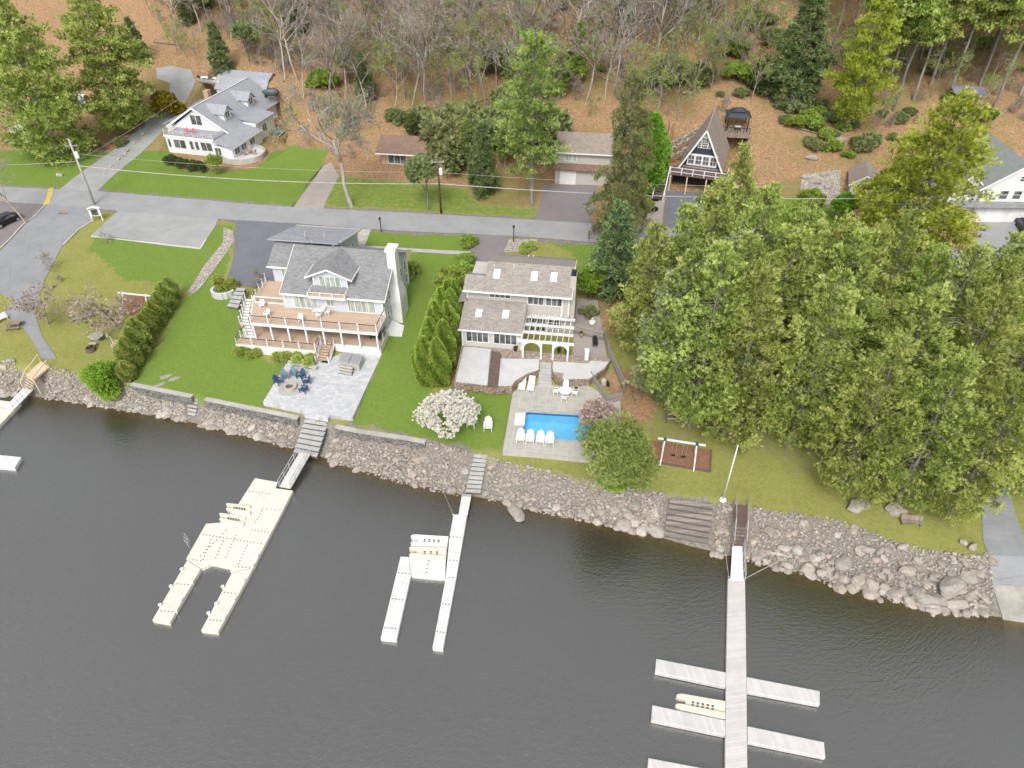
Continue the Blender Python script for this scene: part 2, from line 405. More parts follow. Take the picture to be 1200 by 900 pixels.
paint([(215,352),(262,328),(292,372),(281,410),(335,430),(318,470),(300,480),(200,468),(144,456),(146,436),(190,408)], 1, 0, 0)
paint([(480,296),(550,298),(535,340),(520,400),(505,455),(500,470),(510,500),(495,514),(413,496),(446,420),(462,380),(474,330)], 1, 0, 0)
paint([(428,266),(555,273),(552,296),(425,290)], 1, 0, 0)
paint([(112,222),(160,178),(196,172),(215,200),(300,197),(322,168),(384,176),(374,205),(348,243)], .95, .1, 0)
paint([(535,452),(602,458),(589,530),(545,522),(500,515),(510,490)], .95, .2, 0)
paint([(560,524),(690,538),(690,566),(600,545),(545,530)], .35, 1, 0)
paint([(392,206),(500,215),(640,228),(627,258),(376,245)], .55, .8, .2)
paint([(540,205),(640,212),(632,245),(560,240)], .15, .4, .8)
paint([(725,470),(760,470),(1200,560),(1200,650),(1130,654),(1060,640),(980,611),(900,600),(840,587),(690,570),(700,540)], .22, .9, .1)
paint([(740,470),(860,470),(1000,540),(1110,560),(1060,610),(960,560),(860,525),(760,520)], .25, .6, .5)
paint([(700,440),(740,430),(770,480),(750,500),(728,495)], 0, .2, 1)
paint([(628,281),(700,288),(715,315),(690,345),(676,335),(674,300)], .75, .5, 0)
paint([(-60,178),(60,175),(140,178),(130,205),(95,222),(-60,226)], .8, .5, 0)
paint([(115,185),(160,150),(205,110),(190,100),(150,150),(95,205)], .05, .3, 1)
paint([(150,178),(200,130),(215,150),(198,175)], .1, .5, .9)
paint([(860,240),(950,228),(1000,262),(900,280)], .8, .3, 0)
paint([(540,296),(560,300),(545,340),(532,390),(536,455),(522,450),(520,380)], .2, .2, .8)
paint([(745,312),(675,330),(690,380),(735,400)], .2, .2, .9)
SE = [(p[0], p[1]-2.6) for p in [(-90,214),(62,222),(110,224),(345,243),(420,247),(625,258),(690,262),(800,268),(900,275),(1010,285),(1100,292),(1280,309)]]+[(p[0], p[1]+3) for p in [(1280,331),(1150,316),(1010,308),(900,298),(800,290),(690,284),(619,278),(420,268),(345,262),(270,258),(140,248),(60,240),(-90,232)]]
paint(SE, .1, .15, .2)
zg = zone.reshape(ny_, nx_, 4)
for _ in range(2):
    zg = (zg+np.roll(zg, 1, 0)+np.roll(zg, -1, 0)+np.roll(zg, 1, 1)+np.roll(zg, -1, 1))/5
zone = np.ascontiguousarray(zg.reshape(-1, 4), np.float32)
t = NT('ground'); P = t.pos(True); z3 = t.n('ShaderNodeAttribute', attribute_name='zone').outputs['Color']
zr = t.n('ShaderNodeSeparateColor'); t.l(z3, zr.inputs[0])
def zmask(ch, amp=.45, lo=.35, hi=.65, ns=1.1):
    nn = t.math('MULTIPLY', t.math('SUBTRACT', t.noise(ns, 6, P, .7), .5), amp*2)
    mr = t.n('ShaderNodeMapRange', interpolation_type='SMOOTHSTEP'); t.l(t.math('ADD', zr.outputs[ch], nn), mr.inputs[0])
    mr.inputs[1].default_value = lo; mr.inputs[2].default_value = hi; return mr.outputs[0]
fine = t.noise(9, 5, P, .75); med = t.noise(.5, 5, P)
dirt = t.ramp(t.noise(4, 6, P, .7), [(.3, (.11, .095, .08)), (.55, (.22, .2, .175)), (.75, (.34, .32, .29))])
leaf = t.ramp(t.noise(7, 6, P, .8), [(.3, (.14, .08, .045)), (.5, (.32, .195, .1)), (.7, (.47, .335, .21))])
leaf = t.mix(.55, leaf, t.ramp(t.noise(2.6, 4, P, .85), [(.38, (.11, .062, .036)), (.5, (.3, .18, .092)), (.64, (.52, .345, .18))]))
leaf = t.mix(t.math('MULTIPLY', med, .55), leaf, t.ramp(t.noise(1.3, 5, P), [(.35, (.19, .125, .08)), (.65, (.36, .24, .145))]))
moss = t.ramp(fine, [(.3, (.12, .125, .035)), (.7, (.24, .22, .07))])
mk = t.n('ShaderNodeMapRange', interpolation_type='SMOOTHSTEP'); t.l(t.noise(.09, 5, P, .65), mk.inputs[0]); mk.inputs[1].default_value = .47; mk.inputs[2].default_value = .66
leaf = t.mix(t.math('MULTIPLY', mk.outputs[0], .7), leaf, moss)
dry = t.ramp(fine, [(.25, (.18, .18, .05)), (.5, (.33, .3, .1)), (.75, (.46, .41, .19))])
dry = t.mix(t.math('MULTIPLY', t.noise(.7, 5, P, .7), .9), dry, t.ramp(fine, [(.3, (.13, .18, .03)), (.7, (.24, .3, .07))]))
dry = t.mix(t.math('MULTIPLY', t.noise(.28, 5, P, .65), .75), dry, t.ramp(t.noise(3, 5, P), [(.35, (.12, .115, .035)), (.55, (.19, .2, .055)), (.7, (.28, .2, .1))]))
lawn = t.ramp(fine, [(.25, (.075, .13, .02)), (.5, (.12, .195, .03)), (.75, (.175, .255, .05))])
lawn = t.mix(t.math('MULTIPLY', t.noise(.22, 4, P, .6), .5), lawn, t.ramp(fine, [(.3, (.13, .19, .04)), (.7, (.26, .29, .09))]))
lawn = t.mix(t.math('MULTIPLY', t.noise(.45, 6, P, .7), .55), lawn, t.ramp(t.noise(2.5, 5, P), [(.3, (.085, .165, .016)), (.7, (.2, .27, .05))]))
col = t.mix(zmask(2), dirt, leaf); col = t.mix(zmask(1, .6), col, dry); col = t.mix(zmask(0, .55), col, lawn)
t.bump(t.math('ADD', fine, t.math('MULTIPLY', t.noise(2, 4, P), 1.5)), .6, .08)
M['ground'] = t.fin(col, .95, **{'Specular IOR Level': .15})
go = npobj('ground', np.stack([x, y, ZZ], -1), FF, M['ground'], smooth=True); struct(go)
a = go.data.attributes.new('zone', 'FLOAT_COLOR', 'POINT'); a.data.foreach_set('color', zone.ravel())
def sheet(name, px, mat, dz=.04, world=False, cell=1.0, flat=None, kind=True):
    pts = px if world else gp(px)
    bm = bmesh.new(); bm.faces.new([bm.verts.new((p[0], p[1], 0)) for p in pts])
    xs = [p[0] for p in pts]; yy = [p[1] for p in pts]
    for c in np.arange(min(xs)+cell*.37, max(xs), cell):
        bmesh.ops.bisect_plane(bm, geom=bm.verts[:]+bm.edges[:]+bm.faces[:], plane_co=(c, 0, 0), plane_no=(1, 0, 0))
    for c in np.arange(min(yy)+cell*.41, max(yy), cell):
        bmesh.ops.bisect_plane(bm, geom=bm.verts[:]+bm.edges[:]+bm.faces[:], plane_co=(0, c, 0), plane_no=(0, 1, 0))
    vx = np.array([v.co.x for v in bm.verts]); vy = np.array([v.co.y for v in bm.verts])
    zz = (hts(vx, vy) if flat is None else np.full(len(vx), flat))+dz
    for v, q in zip(bm.verts, zz): v.co.z = q
    bmesh.ops.recalc_face_normals(bm, faces=bm.faces[:])
    if bm.faces and sum(f.normal.z for f in bm.faces) < 0: bmesh.ops.reverse_faces(bm, faces=bm.faces[:])
    me = bpy.data.meshes.new(name); bm.to_mesh(me); bm.free(); me.materials.append(mat)
    o = bpy.data.objects.new(name, me); COL.objects.link(o)
    return struct(o) if kind else o
M['street'] = asphalt('street_asphalt', (.27, .27, .275), .2, .12)
M['gravel'] = asphalt('pale_gravel', (.29, .295, .29), .24, 0)
M['gravelbrown'] = asphalt('brown_gravel', (.31, .275, .25), .2, 0)
M['darkasph'] = asphalt('dark_asphalt', (.14, .145, .165), .18, 0)
M['brownasph'] = asphalt('brown_asphalt', (.19, .17, .175), .15, 0)
M['access'] = asphalt('worn_asphalt', (.235, .24, .25), .25, .25)
M['mulch'] = plain('bark_mulch', (.24, .12, .075), .95, .45, 6, True, .6)
M['pebble'] = stones('pebbles', [(.25, .22, .18), (.4, .36, .3), (.5, .47, .42)], 3.5, (.14, .12, .1), True)
STREET = [(-90,214),(62,222),(110,224),(345,243),(420,247),(625,258),(690,262),(800,268),(900,275),(1010,285),(1100,292),(1280,309),(1280,331),(1150,316),(1010,308),(900,298),(800,290),(690,284),(619,278),(420,268),(345,262),(270,258),(140,248),(60,240),(-90,232)]
sheet('street', STREET, M['street'], .06)
sheet('parking_lot', [(107,276),(140,246),(200,251),(256,256),(252,266),(235,291),(170,283)], M['gravel'], .045)
sheet('access_road', [(53,239),(113,245),(107,260),(90,272),(73,289),(53,327),(45,350),(42,371),(50,395),(67,421),(50,421),(38,400),(27,384),(4,367),(17,353),(0,344),(-90,346),(-90,340),(0,295)], M['access'], .05)
sheet('car_park', [(-90,234),(50,239),(43,252),(0,291),(-90,338)], M['brownasph'], .035)
sheet('dark_driveway', [(277,257),(350,261),(345,280),(335,300),(320,330),(300,338),(276,333),(267,325),(273,305)], M['darkasph'], .05)
sheet('brown_driveway', [(554,274),(598,277),(591,293),(588,325),(547,323)], M['brownasph'], .05)
sheet('gravel_driveway', [(68,224),(112,226),(150,192),(180,165),(208,135),(222,112),(229,96),(224,82),(200,77),(183,80),(184,92),(200,98),(196,115),(178,135),(130,178)], M['gravel'], .05)
sheet('cottage_driveway', [(344,244),(378,246),(397,207),(388,190),(377,196)], M['gravelbrown'], .045)
sheet('garage_driveway', [(627,260),(692,264),(700,217),(637,217)], M['brownasph'], .045)
sheet('cabin_driveway', [(776,270),(820,272),(832,226),(781,224)], M['darkasph'], .05)
sheet('gravel_yard', [(742,270),(774,270),(781,224),(795,198),(772,192),(760,232)], M['gravelbrown'], .04)
sheet('paved_yard', [(1140,298),(1290,312),(1290,262),(1200,262),(1150,256)], M['street'], .05)
sheet('shaded_driveway', [(1000,305),(1062,312),(1052,350),(1020,398),(985,425),(972,400),(990,350)], M['gravel'], .05)
M['ramp'] = plain('stained_ramp_concrete', (.3, .285, .255), .9, .3, .7, True, .4)
sheet('boat_ramp', [(1112,318),(1150,322),(1160,430),(1176,540),(1189,600),(1204,640),(1216,688),(1163,686),(1152,635),(1150,595),(1138,520),(1122,430)], M['access'], .05)
sheet('concrete_ramp', [(1163,686),(1216,688),(1228,728),(1236,760),(1185,765),(1174,722)], M['ramp'], .07)
sheet('dry_creek', [(262,267),(273,270),(275,282),(256,310),(233,340),(223,346),(220,342),(240,310),(261,285)], M['pebble'], .05)
sheet('concrete_walk', [(422,269),(435,269),(428,288),(551,295),(550,299),(424,292),(414,290)], M['concold'], .05)
sheet('rock_garden', [(940,205),(985,198),(985,240),(960,240),(938,222)], M['pebble'], .05)
sheet('gravel_bed', [(592,281),(630,280),(626,296),(589,296)], M['pebble'], .045)
sheet('side_yard_path', [(676,350),(700,352),(712,425),(670,420)], M['gravelbrown'], .05)
# lake
t = NT('lake_water'); P = t.pos(True)
w1 = t.noise(1, 3, t.map(P, (1.3, 3.2, 1)), .55); w2 = t.noise(1, 2, t.map(P, (4.2, 9, 1)), .5)
rot = t.n('ShaderNodeMapping'); rot.inputs['Rotation'].default_value = (0, 0, R(-35)); t.l(P, rot.inputs[0])
w3 = t.noise(1, 2, t.map(rot.outputs[0], (1.1, 5.5, 1)), .5); calm = t.noise(.05, 3, P)
hgt = t.math('ADD', t.math('MULTIPLY', t.math('MULTIPLY', w1, 1.2), t.noise(.035, 3, P)), t.math('ADD', t.math('MULTIPLY', w2, .35), t.math('MULTIPLY', t.math('MULTIPLY', w3, 1.1), calm)))
t.bump(hgt, .7, .08)
dep = t.attr('depth'); al = t.math('SUBTRACT', 1, t.math('POWER', 2.718, t.math('MULTIPLY', dep, -1.1)))
t.fin(t.ramp(t.noise(.06, 4, P), [(.3, (.042, .042, .035)), (.7, (.05, .051, .045))]), .12, IOR=2.1, **{'Specular IOR Level': 1.0})
tr = t.n('ShaderNodeBsdfTransparent'); tr.inputs[0].default_value = (.62, .55, .36, 1)
gl = t.n('ShaderNodeBsdfGlossy'); gl.inputs['Roughness'].default_value = .1
t.l(t.b.inputs['Normal'].links[0].from_socket, gl.inputs['Normal'])
m1 = t.n('ShaderNodeMixShader'); m1.inputs[0].default_value = .05; t.l(tr.outputs[0], m1.inputs[1]); t.l(gl.outputs[0], m1.inputs[2])
m2 = t.n('ShaderNodeMixShader'); t.l(al, m2.inputs[0]); t.l(m1.outputs[0], m2.inputs[1]); t.l(t.b.outputs[0], m2.inputs[2]); t.l(m2.outputs[0], t.out.inputs[0])
M['lake'] = t.m
wx = axis(-82, 95, .8, -420, 420); wy = axis(12, 76, .8, -200, 180)
WX, WY = np.meshgrid(wx, wy); wi = np.arange(len(wx)*len(wy)).reshape(len(wy), len(wx))
WF = np.stack([wi[:-1, :-1], wi[:-1, 1:], wi[1:, 1:], wi[1:, :-1]], -1).reshape(-1, 4)
wh = hts(WX.ravel(), WY.ravel()); keep = (wh[WF] < .6).any(1); WF = WF[keep]
wo = npobj('water', np.stack([WX.ravel(), WY.ravel(), np.zeros(WX.size)], -1), WF, M['lake']); struct(wo)
a = wo.data.attributes.new('depth', 'FLOAT', 'POINT'); a.data.foreach_set('value', np.clip(-wh, 0, 8).astype(np.float32))
# ------------------------------------------------------------------ big grey house with decks (local frame: x right along the front, y back, z absolute)
H1O = Vector((-28.0, 74.5, 0)); HA = R(-7.9)
def loc_of(O, A): 
    Mx = Matrix.Translation(O) @ Matrix.Rotation(A, 4, 'Z'); return lambda a, b, z=0: Mx @ Vector((a, b, z))
def post_line(mb, pts, h, w=.1):
    for p in pts: mb.box(p[0]-w/2, p[1]-w/2, p[2], p[0]+w/2, p[1]+w/2, p[2]+h)
def railing(par, path, h=1.0, step=1.9, cap='brownpaint', posts='white', cables=True, w=.13):
    """white posts, brown top rail and thin cables along a path"""
    pm, cm, wm = MB(), MB(), MB()
    r = None
    for p, q in zip(path[:-1], path[1:]):
        p = Vector(p); q = Vector(q); n = max(1, round((q-p).length/step))
        for k in range(n+1):
            if k == n and q != Vector(path[-1]): continue
            c = p.lerp(q, k/n); pm.bar(c, c+Vector((0, 0, h+.1)), w, w)
        cm.bar(p+Vector((0, 0, h)), q+Vector((0, 0, h)), .09, .06)
        if cables:
            for z in (.2, .4, .6, .8): wm.bar(p+Vector((0, 0, z)), q+Vector((0, 0, z)), .012)
    for k in range(len(path)-1):
        m = MB(); m.v = cm.v[8*k:8*k+8]; m.f = [tuple(f) for f in MB.BARF]; ro = m.obj('railing', M[cap], par)
        r = r or ro
    each(pm, 'post', M[posts], r)
    if cables: each(wm, 'cable', M['rail'], r)
    return r
h1 = thing('grey_house', 'large pale grey house with gabled dormer and two brown decks facing the lake', 'house', H1O, HA)
w_ = MB()
w_.box(0, 0, 2.8, 12.4, 11.5, 8.9)                         # main block
w_.box(-3.9, 5.8, 2.8, 0, 11.5, 8.95)                      # left wing
w_.box(-3.9, 11.5, 3.2, 4.0, 16.8, 8.7)                    # rear wing

g_ = MB(); g_.add([(12.4, 0, 8.9), (12.4, 11.5, 8.9), (12.4, 6, 11.75), (12.15, 0, 8.9), (12.15, 11.5, 8.9), (12.15, 6, 11.75)], [(0,1,2),(3,5,4),(0,2,5,3),(1,4,5,2)])
g_.add([(4.0, 9, 8.7), (4.0, 16.8, 8.7), (4.0, 8, 11.1), (3.8, 9, 8.7), (3.8, 16.8, 8.7), (3.8, 8, 11.1)], [(0,1,2),(3,5,4),(0,2,5,3),(1,4,5,2)])
w_.obj('wall', M['greywhite'], h1); each(g_, 'gable_wall', M['greywhite'], h1)
rf = MB(); T = .16
rf.slab([(-.2, -.5, 8.88), (12.95, -.5, 8.88), (12.95, 6.0, 12.05), (-.2, 6.0, 12.05)], T)
rf.slab([(-.2, 6.0, 12.05), (12.95, 6.0, 12.05), (12.95, 12.1, 8.95), (-.2, 12.1, 8.95)], T)
rf.slab([(-4.3, 5.35, 8.98), (-.19, 5.35, 8.98), (-.19, 9.9, 11.2), (-4.3, 9.9, 11.2)], T)
roof = rf.obj('roof', M['roof1'], h1)
rr = MB(); rr.slab([(-5.0, 8.3, 11.28), (4.5, 8.3, 11.28), (4.5, 17.3, 8.78), (-5.0, 17.3, 8.78)], T); rr.obj('rear_roof', M['roof3'], h1)
tr_ = MB()
tr_.box(-.25, -.56, 8.66, 13.0, -.5, 8.92); tr_.bar((12.99, -.5, 8.86), (12.99, 6, 12.02), .06, .24); tr_.bar((12.99, 12.1, 8.92), (12.99, 6, 12.02), .06, .24)
tr_.box(-4.35, 5.29, 8.76, -.25, 5.35, 9.02); tr_.bar((4.54, 9.2, 11.02), (4.54, 17.3, 8.76), .08, .24); tr_.bar((-.24, -.5, 8.86), (-.24, 6, 12.0), .06, .24)
tr_.box(-5.0, 17.3, 8.6, 4.5, 17.36, 8.8)
for X in (0, 12.4): tr_.box(X-.09, -.09, 6.5, X+.09, .03, 8.66)
tr_.box(12.38, 11.35, 4, 12.52, 11.6, 8.8)
each(tr_, 'trim', M['whiteroof'], h1)
vn = MB()
for a, b, z in ((-1.2, 11.5, 10.45), (1.6, 11.2, 10.5), (.9, 8.6, 10.75)): vn.tube((a, b, z-.1), (a, b, z+.5), .07, n=6)
each(vn, 'vent_pipe', M['alum'], roof)
# dormer
dw = MB(); dw.box(3.8, .9, 9.0, 8.0, 6.0, 11.0); dw.add([(3.8,.9,10.99),(8.0,.9,10.99),(5.9,.9,11.95),(3.8,5,10.99),(8.0,5,10.99),(5.9,5,11.95)], [(0,1,2),(3,5,4),(0,2,5,3),(1,4,5,2)])
dm = dw.obj('dormer', M['greywhite'], h1)
dr = MB(); dr.slab([(3.0, .35, 10.87), (5.9, .35, 12.12), (5.9, 6.3, 12.12), (3.0, 6.3, 10.87)], .12); dr.slab([(5.9, .35, 12.12), (8.8, .35, 10.87), (8.8, 6.3, 10.87), (5.9, 6.3, 12.12)], .12)
each(dr, 'dormer_roof', M['roof1x'], dm)
dt = MB(); dt.bar((2.97, .32, 10.82), (5.9, .32, 12.07), .06, .2); dt.bar((8.83, .32, 10.82), (5.9, .32, 12.07), .06, .2); dt.box(2.93, .3, 10.68, 3.0, 4.6, 10.88); dt.box(8.8, .3, 10.68, 8.87, 4.6, 10.88)
for X in (3.8, 8.0): dt.box(X-.08, .82, 9.1, X+.08, .9, 10.8)
each(dt, 'dormer_trim', M['whiteroof'], dm)
win(h1, (4.6, .895, 9.25), 2.6, 1.6, 4, 1, pane='glassg')
bl = MB(); bl.box(3.6, -1.0, 8.98, 8.2, .89, 9.12); bf = bl.obj('balcony', M['deck'], h1)
br = MB(); br.box(3.55, -1.07, 8.86, 8.25, -1.0, 9.14); 
for a in (3.62, 5.15, 6.65, 8.18): br.box(a-.05, -1.02, 9.12, a+.05, -.92, 9.7)
for a in (3.62, 8.18):
    br.box(a-.03, -1, 9.62, a+.03, .8, 9.66)
    for k in range(1, 3): br.box(a-.03, -1+k*.8, 9.12, a+.03, -.94+k*.8, 9.62)
br.box(3.6, -.99, 9.62, 8.2, -.95, 9.66); each(br, 'balcony_rail', M['white'], bf)
# front windows and doors
win(h1, (1.2, -.005, 6.75), 2.9, 1.85, 4, 1, pane='glassg'); win(h1, (8.1, -.005, 6.75), 3.3, 1.85, 4, 1, pane='glassg')
win(h1, (5.35, -.005, 7.3), 1.0, 1.1, 2, 1, pane='glassg')
win(h1, (1.0, -.005, 4.25), 2.6, 2.0, 3, 1); win(h1, (8.6, -.005, 4.25), 2.6, 2.0, 3, 1)
for yy, z in ((1.2, 7.2), (2.3, 7.2), (8.0, 7.0), (10.0, 7.0), (1.3, 4.8), (2.5, 4.9), (7.4, 4.9), (10.2, 4.9)): win(h1, (12.405, yy, z), .8, 1.2, 1, 2, ux=(0, 1, 0), n=(1, 0, 0))
win(h1, (-2.6, 5.795, 6.8), 1.1, 1.8, 1, 1, pane='glassg')
win(h1, (4.005, 13.5, 7.0), 1.2, 1.1, 2, 1, ux=(0, 1, 0), n=(1, 0, 0))
# chimney with shoulders
ch = MB(); ch.box(12.4, 3.0, 2.9, 13.75, 6.0, 6.6)
ch.add([(12.4,3.0,6.6),(13.75,3.0,6.6),(13.75,6.0,6.6),(12.4,6.0,6.6),(12.4,3.7,8.6),(13.45,3.7,8.6),(13.45,5.2,8.6),(12.4,5.2,8.6)], MB.BF)
ch.box(12.4, 3.7, 8.6, 13.45, 5.2, 13.2); ch.box(12.25, 3.55, 13.2, 13.6, 5.35, 13.5); ch.obj('chimney', M['white'], h1)
bk = MB(); bk.add([(12.45,.2,2.9),(14.4,.2,2.9),(14.4,2.5,2.9),(12.45,2.5,2.9),(12.45,.2,4.1),(14.3,.2,3.3),(14.3,2.5,3.3),(12.45,2.5,4.1)], MB.BF); bk.obj('cellar_hatch', M['white'], h1)
# decks
ud = MB(); UDP = [(-3.0, -3.85), (12.7, -3.85), (12.7, -.02), (-.02, -.02), (-.02, 5.75), (-5.2, 5.75), (-4.55, .3)]
ud.prism(UDP, 6.36, 6.55); udo = ud.obj('upper_deck', M['deck'], h1)
uf = MB(); uf.bar((-3.0, -3.9, 6.4), (12.75, -3.9, 6.4), .08, .34); uf.bar((12.74, -3.86, 6.4), (12.74, -.05, 6.4), .08, .34); uf.bar((-3.03, -3.86, 6.4), (-4.6, .3, 6.4), .08, .34); uf.bar((-4.6, .3, 6.4), (-5.25, 5.75, 6.4), .08, .34)
each(uf, 'fascia', M['white'], udo)
sc_ = MB(); sc_.box(-4.3, .45, 6.6, -.3, .55, 6.72); sc_.box(-4.3, .45, 7.4, -.3, .55, 7.52)
for a in (-4.25, -.4): sc_.box(a-.07, .43, 6.55, a+.07, .57, 7.56)
each(sc_, 'partition_rail', M['white'], udo)
railing(h1, [(-3.0, -3.8, 6.55), (12.65, -3.8, 6.55), (12.65, -.15, 6.55)], 1.0, 2.2)
railing(h1, [(-5.1, 5.65, 6.55), (-4.5, .4, 6.55)], 1.0, 1.3)
ld = MB(); ld.prism([(-4.9, -5.1), (5.2, -5.1), (5.2, -.02), (-4.9, -.02)], 3.92, 4.1); ld.prism([(5.205, -3.4), (12.6, -3.4), (12.6, -.02), (5.205, -.02)], 3.92, 4.1)
ldo = ld.obj('lower_deck', M['deck'], h1)
sk = MB(); sk.box(-4.95, -5.2, 2.5, 5.25, -5.1, 4.08); sk.box(5.2, -5.1, 2.5, 5.28, -3.5, 4.08); sk.box(6.95, -3.5, 2.5, 12.65, -3.4, 4.08); sk.box(12.6, -3.4, 2.5, 12.68, 0, 4.08); sk.box(-4.98, -5.1, 2.5, -4.9, 0, 4.08)
each(sk, 'skirting', M['white'], ldo)
railing(h1, [(-4.85, -5.05, 4.1), (5.15, -5.05, 4.1), (5.15, -3.45, 4.1)], .95, 2.1); railing(h1, [(12.55, -3.35, 4.1), (12.55, -.2, 4.1)], .95, 1.6)
railing(h1, [(-4.85, -5.05, 4.1), (-4.85, -2.5, 4.1)], .95, 1.3)
ps = MB()
for k in range(8): 
    a = -2.9+k*(12.55+2.9)/7; ps.box(a-.09, -3.82, 4.1, a+.09, -3.64, 6.36)
each(ps, 'post', M['white'], udo)
# front steps
st = MB(); n = 7; stw = MB().box(5.36, -5.6, 2.7, 6.84, -3.5, 2.85).obj('stairs', M['concold'], h1)
for k in range(n): st.box(5.35, -3.5-(k+1)*.34, 4.05-(k+1)*.15-.06, 6.85, -3.5-k*.34+.02, 4.05-(k+1)*.15)
each(st, 'step', M['deck'], stw)
ss = MB(); 
for a in (5.3, 6.9): 
    ss.bar((a, -3.5, 3.95), (a, -5.95, 2.85), .09, .3); 
    for k in (0, 1, 2): ss.bar((a, -3.5-k*1.2, 3.9-k*.54), (a, -3.5-k*1.2, 5.0-k*.54), .12)
each(ss, 'stair_rail_post', M['white'], stw)
rl = MB()
for a in (5.3, 6.9): rl.bar((a, -3.5, 4.95), (a, -5.9, 3.87), .08, .05)
each(rl, 'handrail', M['brownpaint'], stw)
# winding side stairs from upper to lower deck
sp = MB(); sw = MB(); sh = MB()
for k in range(13):
    f = k/12; a = -5.35+f*.5; b = 1.2-f*4.6
    if k > 8: a += (k-8)*.28
    sp.obox((a, b, 6.35-f*2.2), 1.1, .4, .06, -.1)
    if k % 2 == 0:
        for s_ in (-.6, .6): sw.bar((a+s_, b, 6.2-f*2.2), (a+s_, b, 7.4-f*2.2), .14)
for s_ in (-.6, .6):
    sw.bar((-5.35+s_, 1.2, 6.3), (-4.95+s_, -2.0, 4.8), .06, .3); sh.bar((-5.35+s_, 1.2, 7.3), (-4.95+s_, -2.0, 5.8), .06, .05); sh.bar((-4.95+s_, -2.0, 5.8), (-3.9+s_, -3.5, 5.1), .06, .05); sw.bar((-4.95+s_, -2.0, 4.8), (-3.9+s_, -3.5, 4.15), .06, .3)
L2 = each(sp, 'side_stair_tread', M['white'], h1); each(sw, 'stair_post', M['white'], L2[0]); each(sh, 'handrail', M['brownpaint'], L2[0])
# ------------------------------------------------------------------ tan house with skylights, pergola, terrace, pool
H2O = Vector((-6.0, 70.0, 0))
h2 = thing('tan_house', 'tan house with brown grey shingle roof, five skylights and pergola above the pool terrace', 'house', H2O, HA)
w_ = MB(); w_.box(0, 0, 2.8, 7.2, 4.2, 6.6); w_.obj('front_wall', M['greyside'], h2)
w_ = MB(); w_.box(0, 4.2, 2.8, 12.4, 10.5, 9.7); w_.box(2.3, 10.5, 4, 12.2, 13.2, 9.2)
w_.add([(12.4, 4.2, 9.69), (12.4, 10.5, 9.69), (12.4, 7.1, 11.55), (2.4, 4.2, 9.69), (2.4, 10.5, 9.69), (2.4, 7.1, 11.55)], [(0,1,2),(3,5,4),(0,2,5,3),(1,4,5,2)])
w_.add([(7.2, 0, 6.59), (7.2, 4.2, 6.59), (7.2, 4.2, 7.95), (0, 0, 6.59), (0, 4.2, 6.59), (0, 4.2, 7.95)], [(0,1,2),(3,5,4),(0,2,5,3),(1,4,5,2)])
w_.add([(0, 4.2, 9.69), (0, 7, 9.69), (0, 5.3, 10.55), (2.4, 4.2, 9.69), (2.4, 7, 9.69), (2.4, 5.3, 10.55)], [(0,1,2),(3,5,4),(0,2,5,3),(1,4,5,2)])
w_.obj('upper_wall', M['tanside'], h2)
rf = MB(); T = .15
rf.slab([(-.3, -.45, 6.62), (7.35, -.45, 6.62), (7.35, 4.2, 8.15), (-.3, 4.2, 8.15)], T); rlow = rf.obj('lower_roof', M['roof2'], h2)
rf = MB(); rf.slab([(2.1, 3.3, 9.72), (12.75, 3.3, 9.72), (12.75, 7.1, 11.8), (2.1, 7.1, 11.8)], T)
rf.slab([(2.1, 7.1, 11.8), (12.75, 7.1, 11.8), (12.75, 10.2, 10.9), (2.1, 10.2, 10.9)], T); rf.slab([(2.4, 10.15, 10.92), (12.5, 10.15, 10.92), (12.5, 13.6, 9.3), (2.4, 13.6, 9.3)], T)
rf.slab([(-.35, 3.3, 9.72), (2.095, 3.3, 9.72), (2.095, 5.3, 10.815), (-.35, 5.3, 10.815)], T); rf.slab([(-.35, 5.3, 10.815), (2.095, 5.3, 10.815), (2.095, 8.5, 9.2), (-.35, 8.5, 9.2)], T)
rf.slab([(-1.1, 3.6, 7.9), (-.02, 3.6, 8.3), (-.02, 8.0, 8.3), (-1.1, 8.0, 7.9)], T)
rup = rf.obj('upper_roof', M['roof2'], h2)
def onroof(x, y, s):   # height of a roof slope at y
    return (6.62+(y+.45)*1.53/4.65) if s == 0 else (9.72+(y-3.3)*2.08/3.8)
for (a, b, s, par) in ((1.75, 2.0, 0, rlow), (5.0, 2.15, 0, rlow), (3.45, 5.5, 1, rup), (8.0, 5.55, 1, rup), (10.35, 5.6, 1, rup)):
    k = MB(); z0, z1 = onroof(a, b-.55, s)+.02, onroof(a, b+.55, s)+.02
    k.slab([(a-.38, b-.55, z0+.1), (a+.38, b-.55, z0+.1), (a+.38, b+.55, z1+.1), (a-.38, b+.55, z1+.1)], .14); k.obj('skylight', M['skylight'], par)
vn = MB()
for a, b, z in ((5.4, 6.6, 11.5), (3.0, 6.5, 11.4), (6.6, 11.5, 10.2), (7.2, 11.5, 10.2)): vn.tube((a, b, z-.15), (a, b, z+.35), .07, n=6)
each(vn, 'vent_pipe', M['pvcw'], rup)
tr_ = MB(); tr_.box(-.35, -.51, 6.44, 7.4, -.45, 6.66); tr_.box(-.4, 3.24, 9.54, 12.8, 3.3, 9.76); tr_.bar((12.78, 3.3, 9.7), (12.78, 7.1, 11.77), .06, .2); tr_.bar((12.78, 10.2, 10.88), (12.78, 7.1, 11.77), .06, .2)
for X in (-.02, 11.6, 12.4): tr_.box(X-.08, 4.1, 8.15 if X < 1 else 6.5, X+.08, 4.2, 9.55)
tr_.box(-.06, -.06, 4, .1, .0, 6.5); tr_.box(7.1, -.06, 4, 7.24, 0, 6.5); each(tr_, 'trim', M['whiteroof'], h2)
win(h2, (.55, -.005, 4.75), 2.6, 1.5, 4, 1); win(h2, (3.9, -.005, 4.75), 2.7, 1.5, 4, 1)
